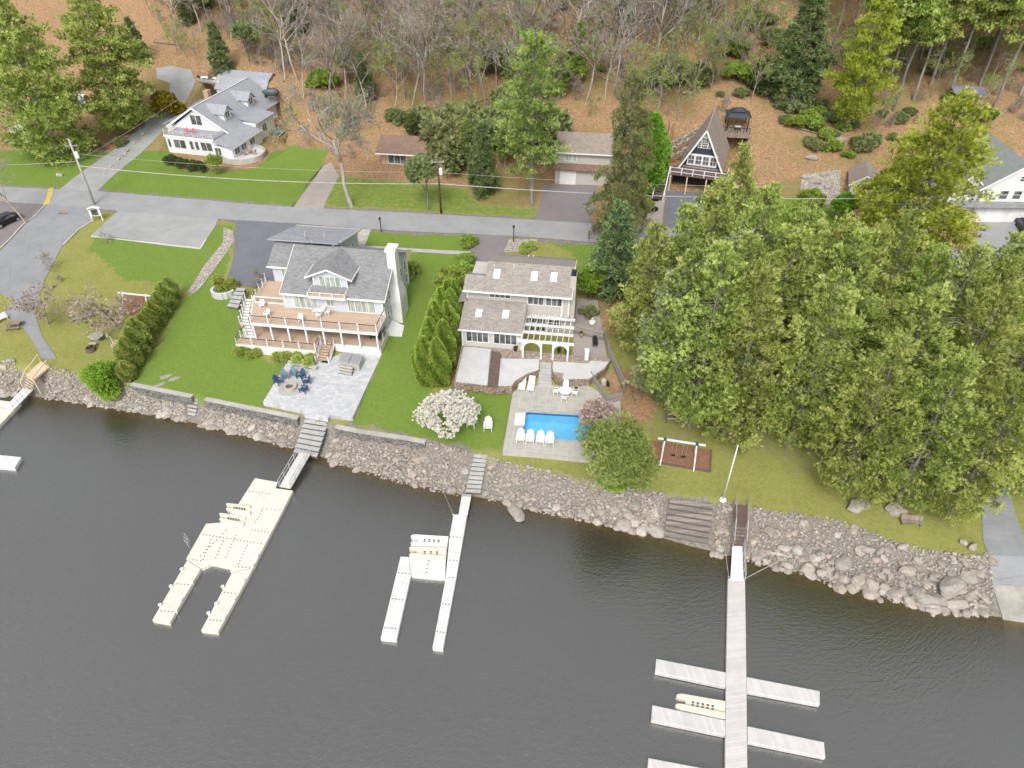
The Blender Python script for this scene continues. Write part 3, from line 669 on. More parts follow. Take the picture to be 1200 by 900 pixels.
win(h2, (2.75, 4.195, 8.55), 2.5, .85, 4, 1); win(h2, (7.45, 4.195, 7.95), 1.85, 1.35, 3, 1); win(h2, (9.65, 4.195, 7.95), 1.95, 1.35, 3, 1)
win(h2, (7.7, 4.195, 4.15), 1.9, 2.2, 3, 2); win(h2, (9.9, 4.195, 4.6), 1.7, 1.7, 3, 2)
win(h2, (12.405, 6.4, 7.8), .8, 1.3, 1, 2, ux=(0, 1, 0), n=(1, 0, 0)); win(h2, (12.405, 6.4, 5.0), .8, 1.3, 1, 2, ux=(0, 1, 0), n=(1, 0, 0))
ch = MB(); ch.box(12.4, 4.5, 2.9, 13.1, 5.8, 12.0); cho = ch.obj('chimney', M['tanside'], h2)
cp = MB(); cp.box(12.45, 4.55, 12.0, 13.05, 5.75, 12.25); cp.box(12.55, 4.7, 12.25, 12.95, 5.1, 12.5); cp.obj('chimney_cap', M['black'], cho)
bx_ = MB(); bx_.box(12.42, 6.0, 6.2, 13.0, 7.6, 7.6); bx_.obj('bay_box', M['tanside'], h2)
# pergola
pg = thing('pergola', 'white timber pergola with arched front standing before the tan house', 'pergola', H2O, HA)
PX = (7.55, 9.7, 11.1, 12.85)
for a in PX: MB().box(a-.1, -1.5, 3.95, a+.1, -1.3, 6.3).obj('post', M['white'], pg)
MB().box(6.8, -1.52, 6.3, 13.5, -1.44, 6.58).obj('front_beam', M['white'], pg); MB().box(6.8, -1.36, 6.3, 13.5, -1.28, 6.58).obj('front_beam', M['white'], pg)
for yb_, in ((.35,), (1.95,), (3.6,)): MB().box(7.2, yb_-.09, 6.32, 13.3, yb_+.09, 6.6).obj('cross_beam', M['white'], pg)
rm = MB()
for k in range(9): a = 7.4+k*.68; rm.box(a-.04, -1.75, 6.585, a+.04, 4.1, 6.72)
each(rm, 'rafter', M['white'], pg)
for a0, a1 in ((PX[0]+.1, PX[1]-.1), (PX[2]+.1, PX[3]-.1)):
    am = MB(); r = (a1-a0)/2; c = (a0+a1)/2; N = 12
    for k in range(N):
        t0, t1 = math.pi*k/N, math.pi*(k+1)/N
        p = [(c-r*math.cos(t), 5.35+min(r, .93)*math.sin(t)) for t in (t0, t1)]
        am.add([(p[0][0], -1.45, p[0][1]), (p[1][0], -1.45, p[1][1]), (p[1][0], -1.45, 6.3), (p[0][0], -1.45, 6.3), (p[0][0], -1.37, p[0][1]), (p[1][0], -1.37, p[1][1]), (p[1][0], -1.37, 6.3), (p[0][0], -1.37, 6.3)], MB.BF)
    am.obj('arch', M['white'], pg)
# terrace
def pslab(name, px, z, t, mat, kind=True, parent=None):
    m = MB(); m.prism(fp(px, z), z-t, z); o = m.obj(name, mat, parent); return struct(o) if kind else o
tw = thing('terrace_wall', 'curved brown fieldstone retaining wall holding the terrace behind the pool', 'retaining wall', Z(640, 445, 3.0)); I = inv_of(tw)
m = MB(I); m.prism(fp(TERR, ZTER), 2.6, ZTER-.05); m.obj('stonework', M['stonebrown'], tw)
M['brownpave'] = stones('brown_pavers', [(.25, .19, .15), (.33, .27, .22), (.4, .34, .28)], 2.5, (.2, .15, .12), True)
pslab('terrace_paving', [(541.2,403.3),(715.8,421.2),(708.8,431.6),(690.8,444.2),(657.3,444.5),(647.3,435.8),(646.2,424.3),(632.8,424.3),(631.8,433.6),(619.8,437.5),(604,446.4),(600,452.4),(532.4,447.5)], ZTER, .045, M['brownpave'])
for px in ([(543.5,406),(575,409),(571,451.5),(534,447)], [(586.5,420),(632,421),(631,433),(618.5,437),(603.5,446),(599.5,452),(584,452)], [(648,423.5),(690,426),(692,422.5),(713.5,424),(708,431),(690,443.7),(659,444),(661,437),(648.2,435)]):
    pslab('terrace_slab', px, ZTER+.05, .05, M['concrete'])
M['riser'] = plain('dark_riser', (.13, .12, .11), .9, .2)  # dark blocks under the treads, drawing a dark line at each nosing
def steps(name, label, cat, pA, pB, qA, qB, n, z0, z1, mat, group=None, tread=1.0, riser=None):
    """flight of n solid steps from top edge pA-pB (height z0) to bottom edge qA-qB (height z1); pixels"""
    a, b, c, d = Z(*pA, z0), Z(*pB, z0), Z(*qA, z1), Z(*qB, z1)
    t = thing(name, label, cat, (c.x, c.y, z1), 0, group); I = inv_of(t)
    for k in range(n):
        f0, f1 = k/n, (k+tread)/n; zt = z0+(z1-z0)*(k+.5)/n; th = riser or (z0-z1)/n+.12
        p = [a.lerp(c, f0), b.lerp(d, f0), b.lerp(d, f1), a.lerp(c, f1)]
        m = MB(I); m.prism(p, zt-.1, zt); so_ = m.obj('step', mat, t)
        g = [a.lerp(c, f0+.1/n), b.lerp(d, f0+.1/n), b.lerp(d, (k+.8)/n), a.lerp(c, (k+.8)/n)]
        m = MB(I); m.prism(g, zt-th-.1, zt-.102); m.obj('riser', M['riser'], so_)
    return t
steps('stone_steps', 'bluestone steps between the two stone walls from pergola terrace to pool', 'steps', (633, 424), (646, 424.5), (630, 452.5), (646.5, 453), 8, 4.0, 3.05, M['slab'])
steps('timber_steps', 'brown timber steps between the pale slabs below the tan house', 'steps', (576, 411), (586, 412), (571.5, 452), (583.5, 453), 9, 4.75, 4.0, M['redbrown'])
# pool deck with its hole
pdk = fp(POOLDECK, ZPOOL)
bm = bmesh.new(); ov = [bm.verts.new((p.x, p.y, ZPOOL)) for p in pdk]
def rrect(r, n=5, g=0):
    L = []
    for cx, cy, a0 in ((r-g, r-g, math.pi), (PW-r+g, r-g, 1.5*math.pi), (PW-r+g, PD-r+g, 0), (r-g, PD-r+g, .5*math.pi)):
        for k in range(n+1): a = a0+k/n*math.pi/2; L.append(_pool(cx+r*math.cos(a), cy+r*math.sin(a)))
    return L
hole = rrect(.55); hv = [bm.verts.new((p.x, p.y, ZPOOL)) for p in hole]
ed = [bm.edges.new((L[i], L[(i+1) % len(L)])) for L in (ov, hv) for i in range(len(L))]
bmesh.ops.triangle_fill(bm, edges=ed, use_beauty=True, normal=(0, 0, 1))
for f in bm.faces:
    if f.normal.z < 0: f.normal_flip()
for L, zb in ((ov, 2.2), (hv, ZPOOL-.12)):
    lo = [bm.verts.new((v.co.x, v.co.y, zb)) for v in L]
    for i in range(len(L)): bm.faces.new((L[i], L[(i+1) % len(L)], lo[(i+1) % len(L)], lo[i]))
me = bpy.data.meshes.new('pool_deck'); bm.to_mesh(me); bm.free()
t = NT('pool_deck_concrete'); P = t.pos(True); rm_ = t.n('ShaderNodeMapping'); rm_.inputs['Rotation'].default_value = (0, 0, -HA); t.l(P, rm_.inputs[0])
bk = t.n('ShaderNodeTexBrick'); bk.offset = 0; bk.inputs['Scale'].default_value = 1; bk.inputs['Brick Width'].default_value = 1.5; bk.inputs['Row Height'].default_value = 1.5; bk.inputs['Mortar Size'].default_value = .035
for i, c in (('Color1', (.36, .345, .315)), ('Color2', (.42, .395, .35)), ('Mortar', (.52, .49, .44))): bk.inputs[i].default_value = (*c, 1)
t.l(rm_.outputs[0], bk.inputs[0]); col = t.mix(.45, bk.outputs[0], t.ramp(t.noise(1.1, 6, P, .7), [(.3, (.24, .235, .22)), (.55, (.42, .4, .37)), (.75, (.46, .37, .27))]))
me.materials.append(t.fin(col, .9)); o = bpy.data.objects.new('pool_deck', me); COL.objects.link(o); struct(o)
pl = thing('swimming_pool', 'rectangular blue swimming pool set in the stone coloured deck', 'swimming pool', _pool(PW/2, PD/2)); pl.location.z = ZPOOL; I = inv_of(pl)
t = NT('pool_liner'); P = t.pos(True); M['liner'] = t.fin(t.ramp(t.noise(.4, 3, P), [(.3, (.2, .56, .82)), (.7, (.28, .63, .84))]), .5)
M['liner_edge'] = plain('pool_tile_band', (.03, .13, .34), .3, .1)
b = MB(I); L = hole; n = len(L); zb = 1.5
b.add([(p.x, p.y, ZPOOL-.4) for p in L]+[(p.x, p.y, zb) for p in L], [(i, n+i, n+(i+1) % n, (i+1) % n) for i in range(n)]+[tuple(range(n, 2*n))]); b.obj('basin', M['liner'], pl)
b = MB(I); b.add([(p.x, p.y, ZPOOL-.12) for p in L]+[(p.x, p.y, ZPOOL-.4) for p in L], [(i, n+i, n+(i+1) % n, (i+1) % n) for i in range(n)]); b.obj('tile_band', M['liner_edge'], pl)
t = NT('pool_water'); tr = t.n('ShaderNodeBsdfTransparent'); tr.inputs[0].default_value = (.84, .95, .98, 1); gl = t.n('ShaderNodeBsdfGlossy'); gl.inputs['Roughness'].default_value = .03
bp = t.n('ShaderNodeBump'); bp.inputs['Strength'].default_value = .15; bp.inputs['Distance'].default_value = .03; t.l(t.noise(1.5, 3, t.pos(True)), bp.inputs['Height']); t.l(bp.outputs[0], gl.inputs['Normal'])
fr = t.n('ShaderNodeFresnel'); fr.inputs[0].default_value = 1.33; mx = t.n('ShaderNodeMixShader'); t.l(fr.outputs[0], mx.inputs[0]); t.l(tr.outputs[0], mx.inputs[1]); t.l(gl.outputs[0], mx.inputs[2]); t.l(mx.outputs[0], t.out.inputs[0])
w_ = [(p.x, p.y, ZPOOL-.22) for p in L]; w_ = w_ if sum(w_[i-1][0]*w_[i][1]-w_[i][0]*w_[i-1][1] for i in range(len(w_))) > 0 else w_[::-1]; b = MB(I); b.poly(w_); b.obj('pool_water', t.m, pl)
b = MB(I); 
for k in range(3): q = [_pool(3.9, PD-.02), _pool(4.9, PD-.02), _pool(4.9, PD-.3-.35*k), _pool(3.9, PD-.3-.35*k)]; b.prism(q, zb, ZPOOL-.55-.3*k)
each(b, 'pool_step', M['pvcw'], pl)
b = MB(I); q = rrect(.6, 5, .22); h_ = rrect(.55)
b.add([(p.x, p.y, ZPOOL+.03) for p in q]+[(p.x, p.y, ZPOOL+.03) for p in h_], [(i, (i+1) % len(q), len(q)+(i+1) % len(q), len(q)+i) for i in range(len(q))]); b.obj('coping', M['concold'], pl)
db = thing('diving_board_pad', 'white square pad at the left end of the pool', 'pool pad', Z(611, 493, ZPOOL)); I = inv_of(db)
m = MB(I); m.prism(fp([(604.5,484),(616,484.7),(614.5,498.5),(602.5,498)], ZPOOL), ZPOOL-.02, ZPOOL+.05); m.obj('pad', M['pvcw'], db)
m = MB(I)
for px in ((605.5,485),(615,485.7),(613.5,497.5),(603.5,497)): c = Z(*px, ZPOOL+.05); m.tube(c, c+Vector((0,0,.03)), .06, n=6)
each(m, 'bolt', M['rail'], db)
# fences beside the terrace
def fence(label, px, z0, h, mat='woodgrey', name='wood_fence', group=None):
    P_ = [Z(*p, z0) for p in px]; t = thing(name, label, 'fence', P_[0], 0, group); I = inv_of(t); pm = MB(I)
    for p, q in zip(P_[:-1], P_[1:]):
        m = MB(I); d = (q-p); n = max(2, int(d.length/.16)); 
        for k in range(n):
            a = p+d*(k/n); b = p+d*((k+.93)/n); a.z = b.z = z0
            m.bar(a+Vector((0, 0, h/2)), b+Vector((0, 0, h/2)), .03, h-random.random()*.05)
        m.obj('board_panel', M[mat], t)
    for p in P_: pm.bar((p.x, p.y, z0-.2), (p.x, p.y, z0+h+.08), .1)
    each(pm, 'post', M[mat], t); return t
fence('weathered grey board fence boxing in the pool pump beside the pool deck', [(692,446),(711,474),(728,470),(731,456)], 2.9, 1.3)
fence('long grey board fence running along the edge of the pine grove', [(731,456),(713,415),(708,397)], 3.9, 1.3)
fence('grey board fence at the right corner of the tan house', [(706,397),(672,388)], 4.2, 1.3)
# ------------------------------------------------------------------ trees, hedges, shrubs
M['pine'] = leafmat('pine_needles', (.085, .115, .025), (.4, .5, .11), (.8, .85, .34), .45, .5, .025)
M['pineslim'] = leafmat('midgreen_pine_needles', (.075, .115, .025), (.27, .37, .09), (.58, .66, .24), .45, .5, .01)
M['pinesoft'] = leafmat('soft_pine_needles', (.14, .19, .08), (.4, .5, .23), (.68, .75, .44), .5, .5, .02)
M['pineyellow'] = leafmat('yellow_pine_needles', (.12, .15, .015), (.42, .48, .06), (.74, .76, .18), .5, .5, .02)
M['spruce'] = leafmat('spruce_needles', (.08, .13, .055), (.2, .285, .11), (.37, .45, .19), .4, .6, .03)
M['hemlock'] = leafmat('hemlock_needles', (.12, .14, .05), (.26, .29, .11), (.43, .45, .19), .45, .5, .02, warm=(.34, .3, .14))
M['cedar'] = leafmat('hedge_leaves', (.15, .21, .04), (.36, .46, .11), (.62, .66, .2), .45, .8, .025)
M['darkround'] = leafmat('round_tree_leaves', (.11, .16, .04), (.32, .4, .11), (.58, .63, .24), .45, .8, .0)
M['yellowhedge'] = leafmat('yellow_hedge_leaves', (.11, .19, .025), (.31, .46, .07), (.58, .68, .17), .4, .8, .02)
M['leafgreen'] = leafmat('spring_leaves', (.16, .25, .04), (.34, .46, .085), (.5, .6, .16), .5, .8, .03)
M['brightleaf'] = leafmat('bright_leaves', (.15, .26, .03), (.27, .43, .05), (.4, .55, .1), .5, .8, .03)
M['darkleaf'] = leafmat('dark_leaves', (.045, .065, .025), (.1, .14, .045), (.18, .23, .075), .3, .9, .05)
M['greengrey'] = leafmat('grey_green_leaves', (.15, .175, .08), (.29, .34, .14), (.44, .48, .23), .45, .8, .04)
M['forsythia'] = leafmat('forsythia_leaves', (.12, .12, .01), (.27, .24, .02), (.45, .37, .03), .3, .8, .03)
M['blossom'] = leafmat('white_blossom', (.8, .77, .68), (.93, .91, .84), (.96, .95, .91), .45, 1.5, .0)
M['pinkblossom'] = leafmat('pale_pink_blossom', (.33, .25, .2), (.55, .43, .38), (.75, .64, .6), .25, 1.5, .0)
M['redbud'] = leafmat('reddish_buds', (.22, .17, .14), (.32, .26, .21), (.42, .36, .3), .2, 1, .02)
M['twig'] = barkmat('bare_twigs', (.34, .295, .25), (.5, .45, .395))
M['twigpale'] = barkmat('pale_twigs', (.42, .39, .34), (.58, .55, .5))
M['twigtan'] = barkmat('tan_twigs', (.4, .33, .26), (.52, .45, .37))
M['bark'] = barkmat('pine_bark', (.2, .17, .145), (.34, .3, .27))
M['barkgrey'] = barkmat('grey_bark', (.27, .245, .22), (.42, .4, .37))
def rng(s): return np.random.default_rng(s)
def unit(a): return a/np.maximum(np.linalg.norm(a, axis=-1, keepdims=True), 1e-6)
def tufts(r, C, D, size, nb, wid, spread, tint, flat=0.):
    """nb diamond leaves sprouting from every centre"""
    n = len(C); C = np.repeat(C, nb, 0); D = np.repeat(D, nb, 0); s = np.repeat(size, nb)*r.uniform(.65, 1.25, n*nb)
    d = unit(D+spread*unit(r.normal(size=(n*nb, 3)))); d[:, 2] *= (1-flat); d = unit(d)
    p = unit(np.cross(d, unit(np.array([0, -.25, 1.])+.75*unit(r.normal(size=(n*nb, 3))))))*(s*wid)[:, None]
    m = C+d*(s*.45)[:, None]; V = np.stack([C-d*(s*.1)[:, None], m+p, C+d*s[:, None], m-p], 1).reshape(-1, 3)
    F = np.arange(n*nb*4).reshape(-1, 4)
    tn = np.clip(np.repeat(tint, nb)+r.normal(0, .13, n*nb), 0, 1)
    return V, F, tn
def limbs(mb, r, path, r0, r1, n=5):
    for k in range(len(path)-1):
        a = r0+(r1-r0)*k/(len(path)-1); b = r0+(r1-r0)*(k+1)/(len(path)-1); mb.tube(path[k], path[k+1], a, b, n, k == len(path)-2)
PROTO = {}
def conifer(key, seed, h, rad, base, needles, bark, prof=.6, per=5, gap=.75, droop=.12, tsize=.5, nb=9, wid=.16, dens=5.5, up=.55, tr=.28, dead=6, irr=.35, per_clump=7, csize=.2):
    r = rng(seed); tb = MB(); pts = [Vector((r.normal(0, .012*h*(k/8)), r.normal(0, .012*h*(k/8)), h*k/8)) for k in range(9)]
    limbs(tb, r, pts, tr, .04, 8)
    def cen(z): 
        f = min(max(z/h*8, 0), 7.99); i = int(f); return pts[i].lerp(pts[i+1], f-i)
    Cs, Ds, Ss, Ts = [], [], [], []; z = base*h; az = 0; bb = MB()
    while z < h*.985:
        t = (z-base*h)/(h-base*h); L0 = rad*(1-t)**prof*(.55+.45*min(1, t*3.5))
        n = per if t < .85 else 4
        for k in range(n):
            az += 2.4+r.normal(0, .3); L = L0*r.uniform(1-irr, 1+irr*.55)+.25; zz = z+r.uniform(-.3, .3)*gap
            o = np.array(cen(zz)); e = np.array([math.cos(az), math.sin(az), 0]); sd = np.array([-e[1], e[0], 0])
            rise = r.uniform(.05, .3)*(1-droop*3)+.5*max(t-.6, 0); dz = lambda f: L*(rise*f-droop*1.6*f*f)
            q = [o+e*L*f+np.array([0, 0, dz(f)]) for f in (0, .5, 1)]
            if L > 1.2: limbs(bb, r, [Vector(x) for x in q], .025+.012*L, .01, 3)
            m = max(3, int(dens*L*L**.35)); f = r.uniform(.16, 1.0, m)**.6
            w = L*.42*np.sin(np.clip(f, 0, 1)*2.5)**.8*r.uniform(-1, 1, m)
            c = o+e*(L*f)[:, None]+sd*w[:, None]; c[:, 2] += np.array([dz(x) for x in f])+r.normal(0, .12, m)
            ct = np.clip(r.uniform(-.15, 1.0, m)*.8+.25*f, 0, 1); dd = e*.7+sd*np.sign(w)[:, None]*.4+np.array([0, 0, up])  # clump tint puts the shade of crown gaps into colour, lighter towards tips
            q_ = per_clump; c = np.repeat(c, q_, 0)+r.normal(0, csize, (m*q_, 3))*np.array([1, 1, .75]); dd = np.repeat(dd, q_, 0)
            Cs.append(c); Ds.append(dd); Ss.append(np.full(m*q_, tsize)*r.uniform(.75, 1.25, m*q_)); Ts.append(np.clip(np.repeat(ct, q_)+r.normal(0, .1, m*q_), 0, 1))
        z += gap*(1-.35*t)
    for k in range(dead):
        zz = h*r.uniform(.25, .75); a = r.uniform(0, 6.28); o = cen(zz); L = rad*r.uniform(.4, .75)
        q = [o, o+Vector((math.cos(a)*L*.6, math.sin(a)*L*.6, L*.15)), o+Vector((math.cos(a+.2)*L, math.sin(a+.2)*L, L*.05))]; limbs(bb, r, q, .06, .015, 3)
    V, F, T = tufts(r, np.concatenate(Cs), np.concatenate(Ds), np.concatenate(Ss), nb, wid, .75, np.concatenate(Ts))
    root = thing('pine_tree' if 'pine' in key else 'spruce_tree', 'x', 'tree')
    tb.add(bb.v, bb.f); tb.obj('trunk', M[bark], root, True); npobj('crown', V, F, M[needles], root, T)
    PROTO.setdefault(key, []).append([root, False, h]); return root
def bare(key, seed, h, rad, trunk, mat, levels=4, fork=.35, tw=.022, spread=.55, buds=None, nbuds=0, nk=(3, 5), twl=1.0):
    r = rng(seed); tb = MB(); V, F = [], []; ends = []
    def grow(p, d, L, rr, lev):
        n = 3; q = [p]; dd = d
        for k in range(n):
            dd = (dd+Vector(r.normal(0, .14, 3))+Vector((0, 0, .05))).normalized(); q.append(q[-1]+dd*L/n)
        if lev >= levels-1:
            for k in range(n):
                a, b = q[k], q[k+1]; w = Vector(r.normal(size=3)).cross(b-a).normalized()*rr
                w2 = w*(.55 if k == n-1 else .85); i = len(V); V.extend([a-w, a+w, b+w2, b-w2]); F.append((i, i+1, i+2, i+3))
                w = (b-a).cross(w).normalized()*rr; i = len(V); V.extend([a-w, a+w, b+w*.7, b-w*.7]); F.append((i, i+1, i+2, i+3))
            ends.append(q[-1]); ends.append(q[-2])
        else: limbs(tb, r, q, rr, rr*.6, 6 if lev == 0 else 4)
        if lev < levels:
            m = r.integers(nk[0], nk[1]+1)+(2 if lev == 0 else 0)
            for k in range(m):
                f = r.uniform(fork if lev == 0 else .3, 1); i = min(int(f*n), n-1); s = q[i].lerp(q[i+1], f*n-i)
                a = r.uniform(0, 6.28); u = dd.orthogonal().normalized(); v = dd.cross(u)
                nd = (dd*r.uniform(.5, .9)+(u*math.cos(a)+v*math.sin(a))*spread*r.uniform(.8, 1.4)).normalized()
                grow(s, nd, L*r.uniform(.42, .66)*(twl if lev >= 2 else 1), max(rr*r.uniform(.38, .55), tw), lev+1)
    grow(Vector((0, 0, -.2)), Vector((r.normal(0, .05), r.normal(0, .05), 1)), h*.62, trunk, 0)
    root = thing({'barebud': 'budding_tree', 'birch': 'birch_tree', 'orchard': 'fruit_tree', 'bareshrub': 'bare_shrub'}.get(key, 'bare_tree'), 'x', 'tree'); tb.obj('trunk', M[mat], root, True)
    npobj('crown', np.array([tuple(x) for x in V]), np.array(F), M[mat], root)
    if buds:
        E = np.array([tuple(x) for x in ends]); E = E[r.integers(0, len(E), nbuds)]+r.normal(0, .12, (nbuds, 3))
        v, f, t_ = tufts(r, E, unit(r.normal(size=(nbuds, 3))), np.full(nbuds, .22), 3, .35, .9, r.uniform(.2, .9, nbuds)); npobj('young_leaves', v, f, M[buds], root, t_)
    PROTO.setdefault(key, []).append([root, False, h]); return root
def blob(r, n, rx, ry, rz, cz, lobes=9, lr=.45, inner=.35):
    """points on an uneven crown made of many lobes, with the direction out of it"""
    lc = unit(r.normal(size=(lobes, 3))); lc[:, 2] = np.abs(lc[:, 2])*1.1-.35; lc *= r.uniform(.45, .8, (lobes, 1)); lrad = r.uniform(.65, 1.25, lobes)*lr
    k = r.integers(0, lobes, n); d = unit(r.normal(size=(n, 3))); rad_ = r.uniform(inner, 1, n)**.5
    p = lc[k]+d*(lrad[k]*rad_)[:, None]; return p*np.array([rx, ry, rz])+np.array([0, 0, cz]), d, k
def leafy(key, seed, h, rx, rz, leaves, n=2200, tsize=.38, nb=6, wid=.3, bark='bark', tr=.16, lobes=12, lr=.42, up=.4, name='leafy_tree', trunkless=False, spread=.8):
    r = rng(seed); C, d, k = blob(r, n, rx, rx*r.uniform(.88, 1.1), rz, h-rz*.95, lobes, lr); keep = C[:, 2] > .1; C, d, k = C[keep], d[keep], k[keep]
    lt = r.uniform(.15, .75, lobes); T = np.clip(lt[k]*.6+r.uniform(0, .5, len(k)), 0, 1)
    V, F, T = tufts(r, C, d*.7+np.array([0, 0, up]), np.full(len(C), tsize), nb, wid, spread, T)
    root = thing(name, 'x', 'tree'); tb = MB()
    limbs(tb, r, [Vector((0, 0, -.2)), Vector((.05*rx, 0, h*.3)), Vector((0, .05*rx, h*.7))], tr, tr*.4, 7)
    for j in range(6): a = j*1.05+r.uniform(0, .6); tb.tube((.03*rx, 0, h*(.2+.07*j)), (math.cos(a)*rx*.6, math.sin(a)*rx*.6, h*(.45+.06*j)), tr*.45, .02, 4)
    tb.obj('trunk', M[bark], root, True); npobj('crown', V, F, M[leaves], root, T)
    PROTO.setdefault(key, []).append([root, False, h]); return root
def shrubm(key, seed, rx, rz, leaves, n=700, tsize=.22, nb=6, wid=.3, lobes=8, lr=.5, name='shrub', up=.35, box=None):
    r = rng(seed); C, d, k = blob(r, n, rx, rx, rz, rz*.7, lobes, lr, .2); keep = C[:, 2] > 0; C, d, k = C[keep], d[keep], k[keep]
    V, F, T = tufts(r, C, d*.7+np.array([0, 0, up]), np.full(len(C), tsize), nb, wid, .8, np.clip(r.uniform(.15, .75, lobes)[k]*.6+r.uniform(0, .5, len(k)), 0, 1))
    o = npobj(name, V, F, M[leaves], None, T); o['category'] = 'shrub'; o['label'] = 'x'; PROTO.setdefault(key, []).append([o, False, rz*1.5]); return o
def column(key, seed, rad, h, leaves, n=1500, tsize=.3, name='hedge_plant'):
    r = rng(seed); z = r.uniform(0.02, 1, n); a = r.uniform(0, 6.283, n); k = np.sin(a*3+seed)*.1+np.sin(a*5+z*9)*.08
    rr = rad*np.minimum(1, (1.02-z)*2.2)**.75*(.85+.15*np.minimum(1, z*6))*(1+k)*r.uniform(.55, 1, n)**.4
    C = np.stack([np.cos(a)*rr, np.sin(a)*rr, z*h], -1); d = np.stack([np.cos(a), np.sin(a), np.full(n, .9)], -1)
    V, F, T = tufts(r, C, unit(d), np.full(n, tsize), 6, .24, .6, np.clip(.3+.5*np.sin(a*4+z*13+seed)*.5+r.uniform(0, .5, n), 0, 1))
    root = thing(name, 'x', 'hedge plant'); MB().tube((0, 0, -.1), (0, 0, h*.8), .07, .02, 6).obj('trunk', M['bark'], root); npobj('crown', V, F, M[leaves], root, T)
    PROTO.setdefault(key, []).append([root, False, h]); return root
USE = {}
def plant(key, P, label, cat=None, group=None, h=None, s=1.0, sx=None, rz=None, name=None, tilt=None):
    L = PROTO[key]; i = USE.get(key, 0); USE[key] = i+1; e = L[i % len(L)]
    k = (h/e[2] if h else 1)*s; S = (k*(sx or 1), k*(sx or 1), k); rz = random.uniform(0, 6.28) if rz is None else rz
    if not e[1]: e[1] = True; o = e[0]; o.location = P; o.scale = S; o.rotation_euler = (0, 0, rz)
    else: o = dup(e[0], P, rz, S)
    if tilt: o.rotation_euler = (tilt[0], tilt[1], rz)
    if name: o.name = name
    o['label'] = label
    if cat: o['category'] = cat
    if group: o['group'] = group
    return o
for i in range(7): conifer('pine', 10+i, 21+i%3, 6.0, .1, 'pine', 'barkgrey', .72, 4, 1.0, .14, .38, 15, .07, 2.28, up=.9, dead=16, irr=.6, csize=.3)
for i in range(2): conifer('bigpine', 26+i, 22, 7.4, .05, 'pine', 'barkgrey', .6, 5, 1.0, .1, .38, 15, .07, 2.40, up=.9, dead=14, irr=.5, csize=.3)
for i in range(2): conifer('softpine', 30+i, 19, 5.6, .06, 'pinesoft', 'barkgrey', .65, 5, .9, .12, .38, 15, .07, 2.64, up=.9, irr=.5, csize=.28)
for i in range(2): conifer('yellowpine', 36+i, 22, 7.0, .12, 'pineyellow', 'barkgrey', .62, 5, 1.0, .08, .38, 15, .07, 2.28, up=.9, irr=.55, csize=.3)
for i in range(2): conifer('slimpine', 46+i, 22, 5.2, .22, 'pineslim', 'barkgrey', .6, 4, 1.15, .06, .38, 15, .07, 2.28, up=.8, irr=.6, csize=.28, dead=12)
for i in range(2): conifer('tallpine', 40+i, 26, 5.4, .42, 'pine', 'barkgrey', .5, 5, 1.0, .06, .38, 15, .07, 2.40, up=.9, tr=.24, dead=14, irr=.5, csize=.28)
for i in range(2): conifer('spruce', 50+i, 14, 3.8, .04, 'spruce', 'bark', .75, 6, .7, .2, .38, 7, .13, 2.5, .4, .2, 3, per_clump=6, irr=.45)
for i in range(2): conifer('hemlockpine', 54+i, 22, 5.4, .05, 'hemlock', 'barkgrey', .6, 5, 1.0, .32, .38, 15, .07, 2.16, .3, .28, 18, irr=.6, csize=.28)
for i in range(5): bare('bare', 60+i, 17, 4, .2, 'twig', 4, .4, .027, .55)
for i in range(3): bare('barebud', 70+i, 14, 4, .16, 'twig', 4, .35, .02, .55, 'leafgreen', 1000)
bare('barewide', 83, 14.5, 6, .3, 'twigpale', 5, .5, .016, .62, 'greengrey', 900, (3, 5), 1.05)
for i in range(2): bare('orchard', 84+i, 5.2, 3, .11, 'twigtan', 5, .12, .011, 1.0, 'redbud', 120, (3, 4), 1.12)
for i in range(2): bare('birch', 88+i, 18, 3, .2, 'twigpale', 3, .35, .024, .5)
for i in range(3): bare('bareshrub', 92+i, 3.2, 2, .04, 'twig', 3, .02, .014, .9, None, 0, (5, 7))
for i in range(2): leafy('leafy', 100+i, 8.5, 4.3, 3.9, 'leafgreen', 3600, .42, 6, .28)
leafy('pooltree', 104, 8.2, 4.6, 3.9, 'darkround', 6500, .27, 8, .16, lobes=40, lr=.28)
leafy('blossom', 106, 5.6, 3.3, 2.7, 'blossom', 2900, .22, 7, .42, lobes=40, lr=.26, tr=.12, up=.6)
leafy('brightmaple', 107, 6, 2.3, 2.4, 'brightleaf', 1500, .4, 6, .32)
leafy('smalltree', 108, 7, 2.6, 2.6, 'greengrey', 1500, .34, 6, .25); leafy('smalltree', 109, 7, 2.8, 2.7, 'leafgreen', 1300, .34, 6, .25)
for i in range(3): column('cedar', 110+i, 1.45, 4.2, 'cedar', 2800, .22)
for i in range(3): column('yellowcedar', 114+i, 1.45, 6.6, 'yellowhedge', 4000, .22)
column('tallbright', 118, 2.2, 9.5, 'brightleaf', 3200, .4, 'leafy_column')
for i in range(2): shrubm('shrub', 120+i, 1.15, .75, 'leafgreen', 620, .24, lobes=16, lr=.3); shrubm('darkshrub', 124+i, 1.2, 1.0, 'darkleaf', 900, lobes=14, lr=.36)
shrubm('ballshrub', 128, .9, .85, 'cedar', 900, .17, lobes=3, lr=.7); shrubm('forsythia', 129, 2, 1.8, 'forsythia', 1500, .34, up=.6)
shrubm('pinkshrub', 130, 1.7, 1.5, 'pinkblossom', 1400, .22); shrubm('weeping', 131, 1.7, 1.5, 'brightleaf', 2200, .4, 6, .12, up=-.3)
for i in range(2): shrubm('greyshrub', 132+i, 1.5, .95, 'greengrey', 560, .26, lobes=18, lr=.28)
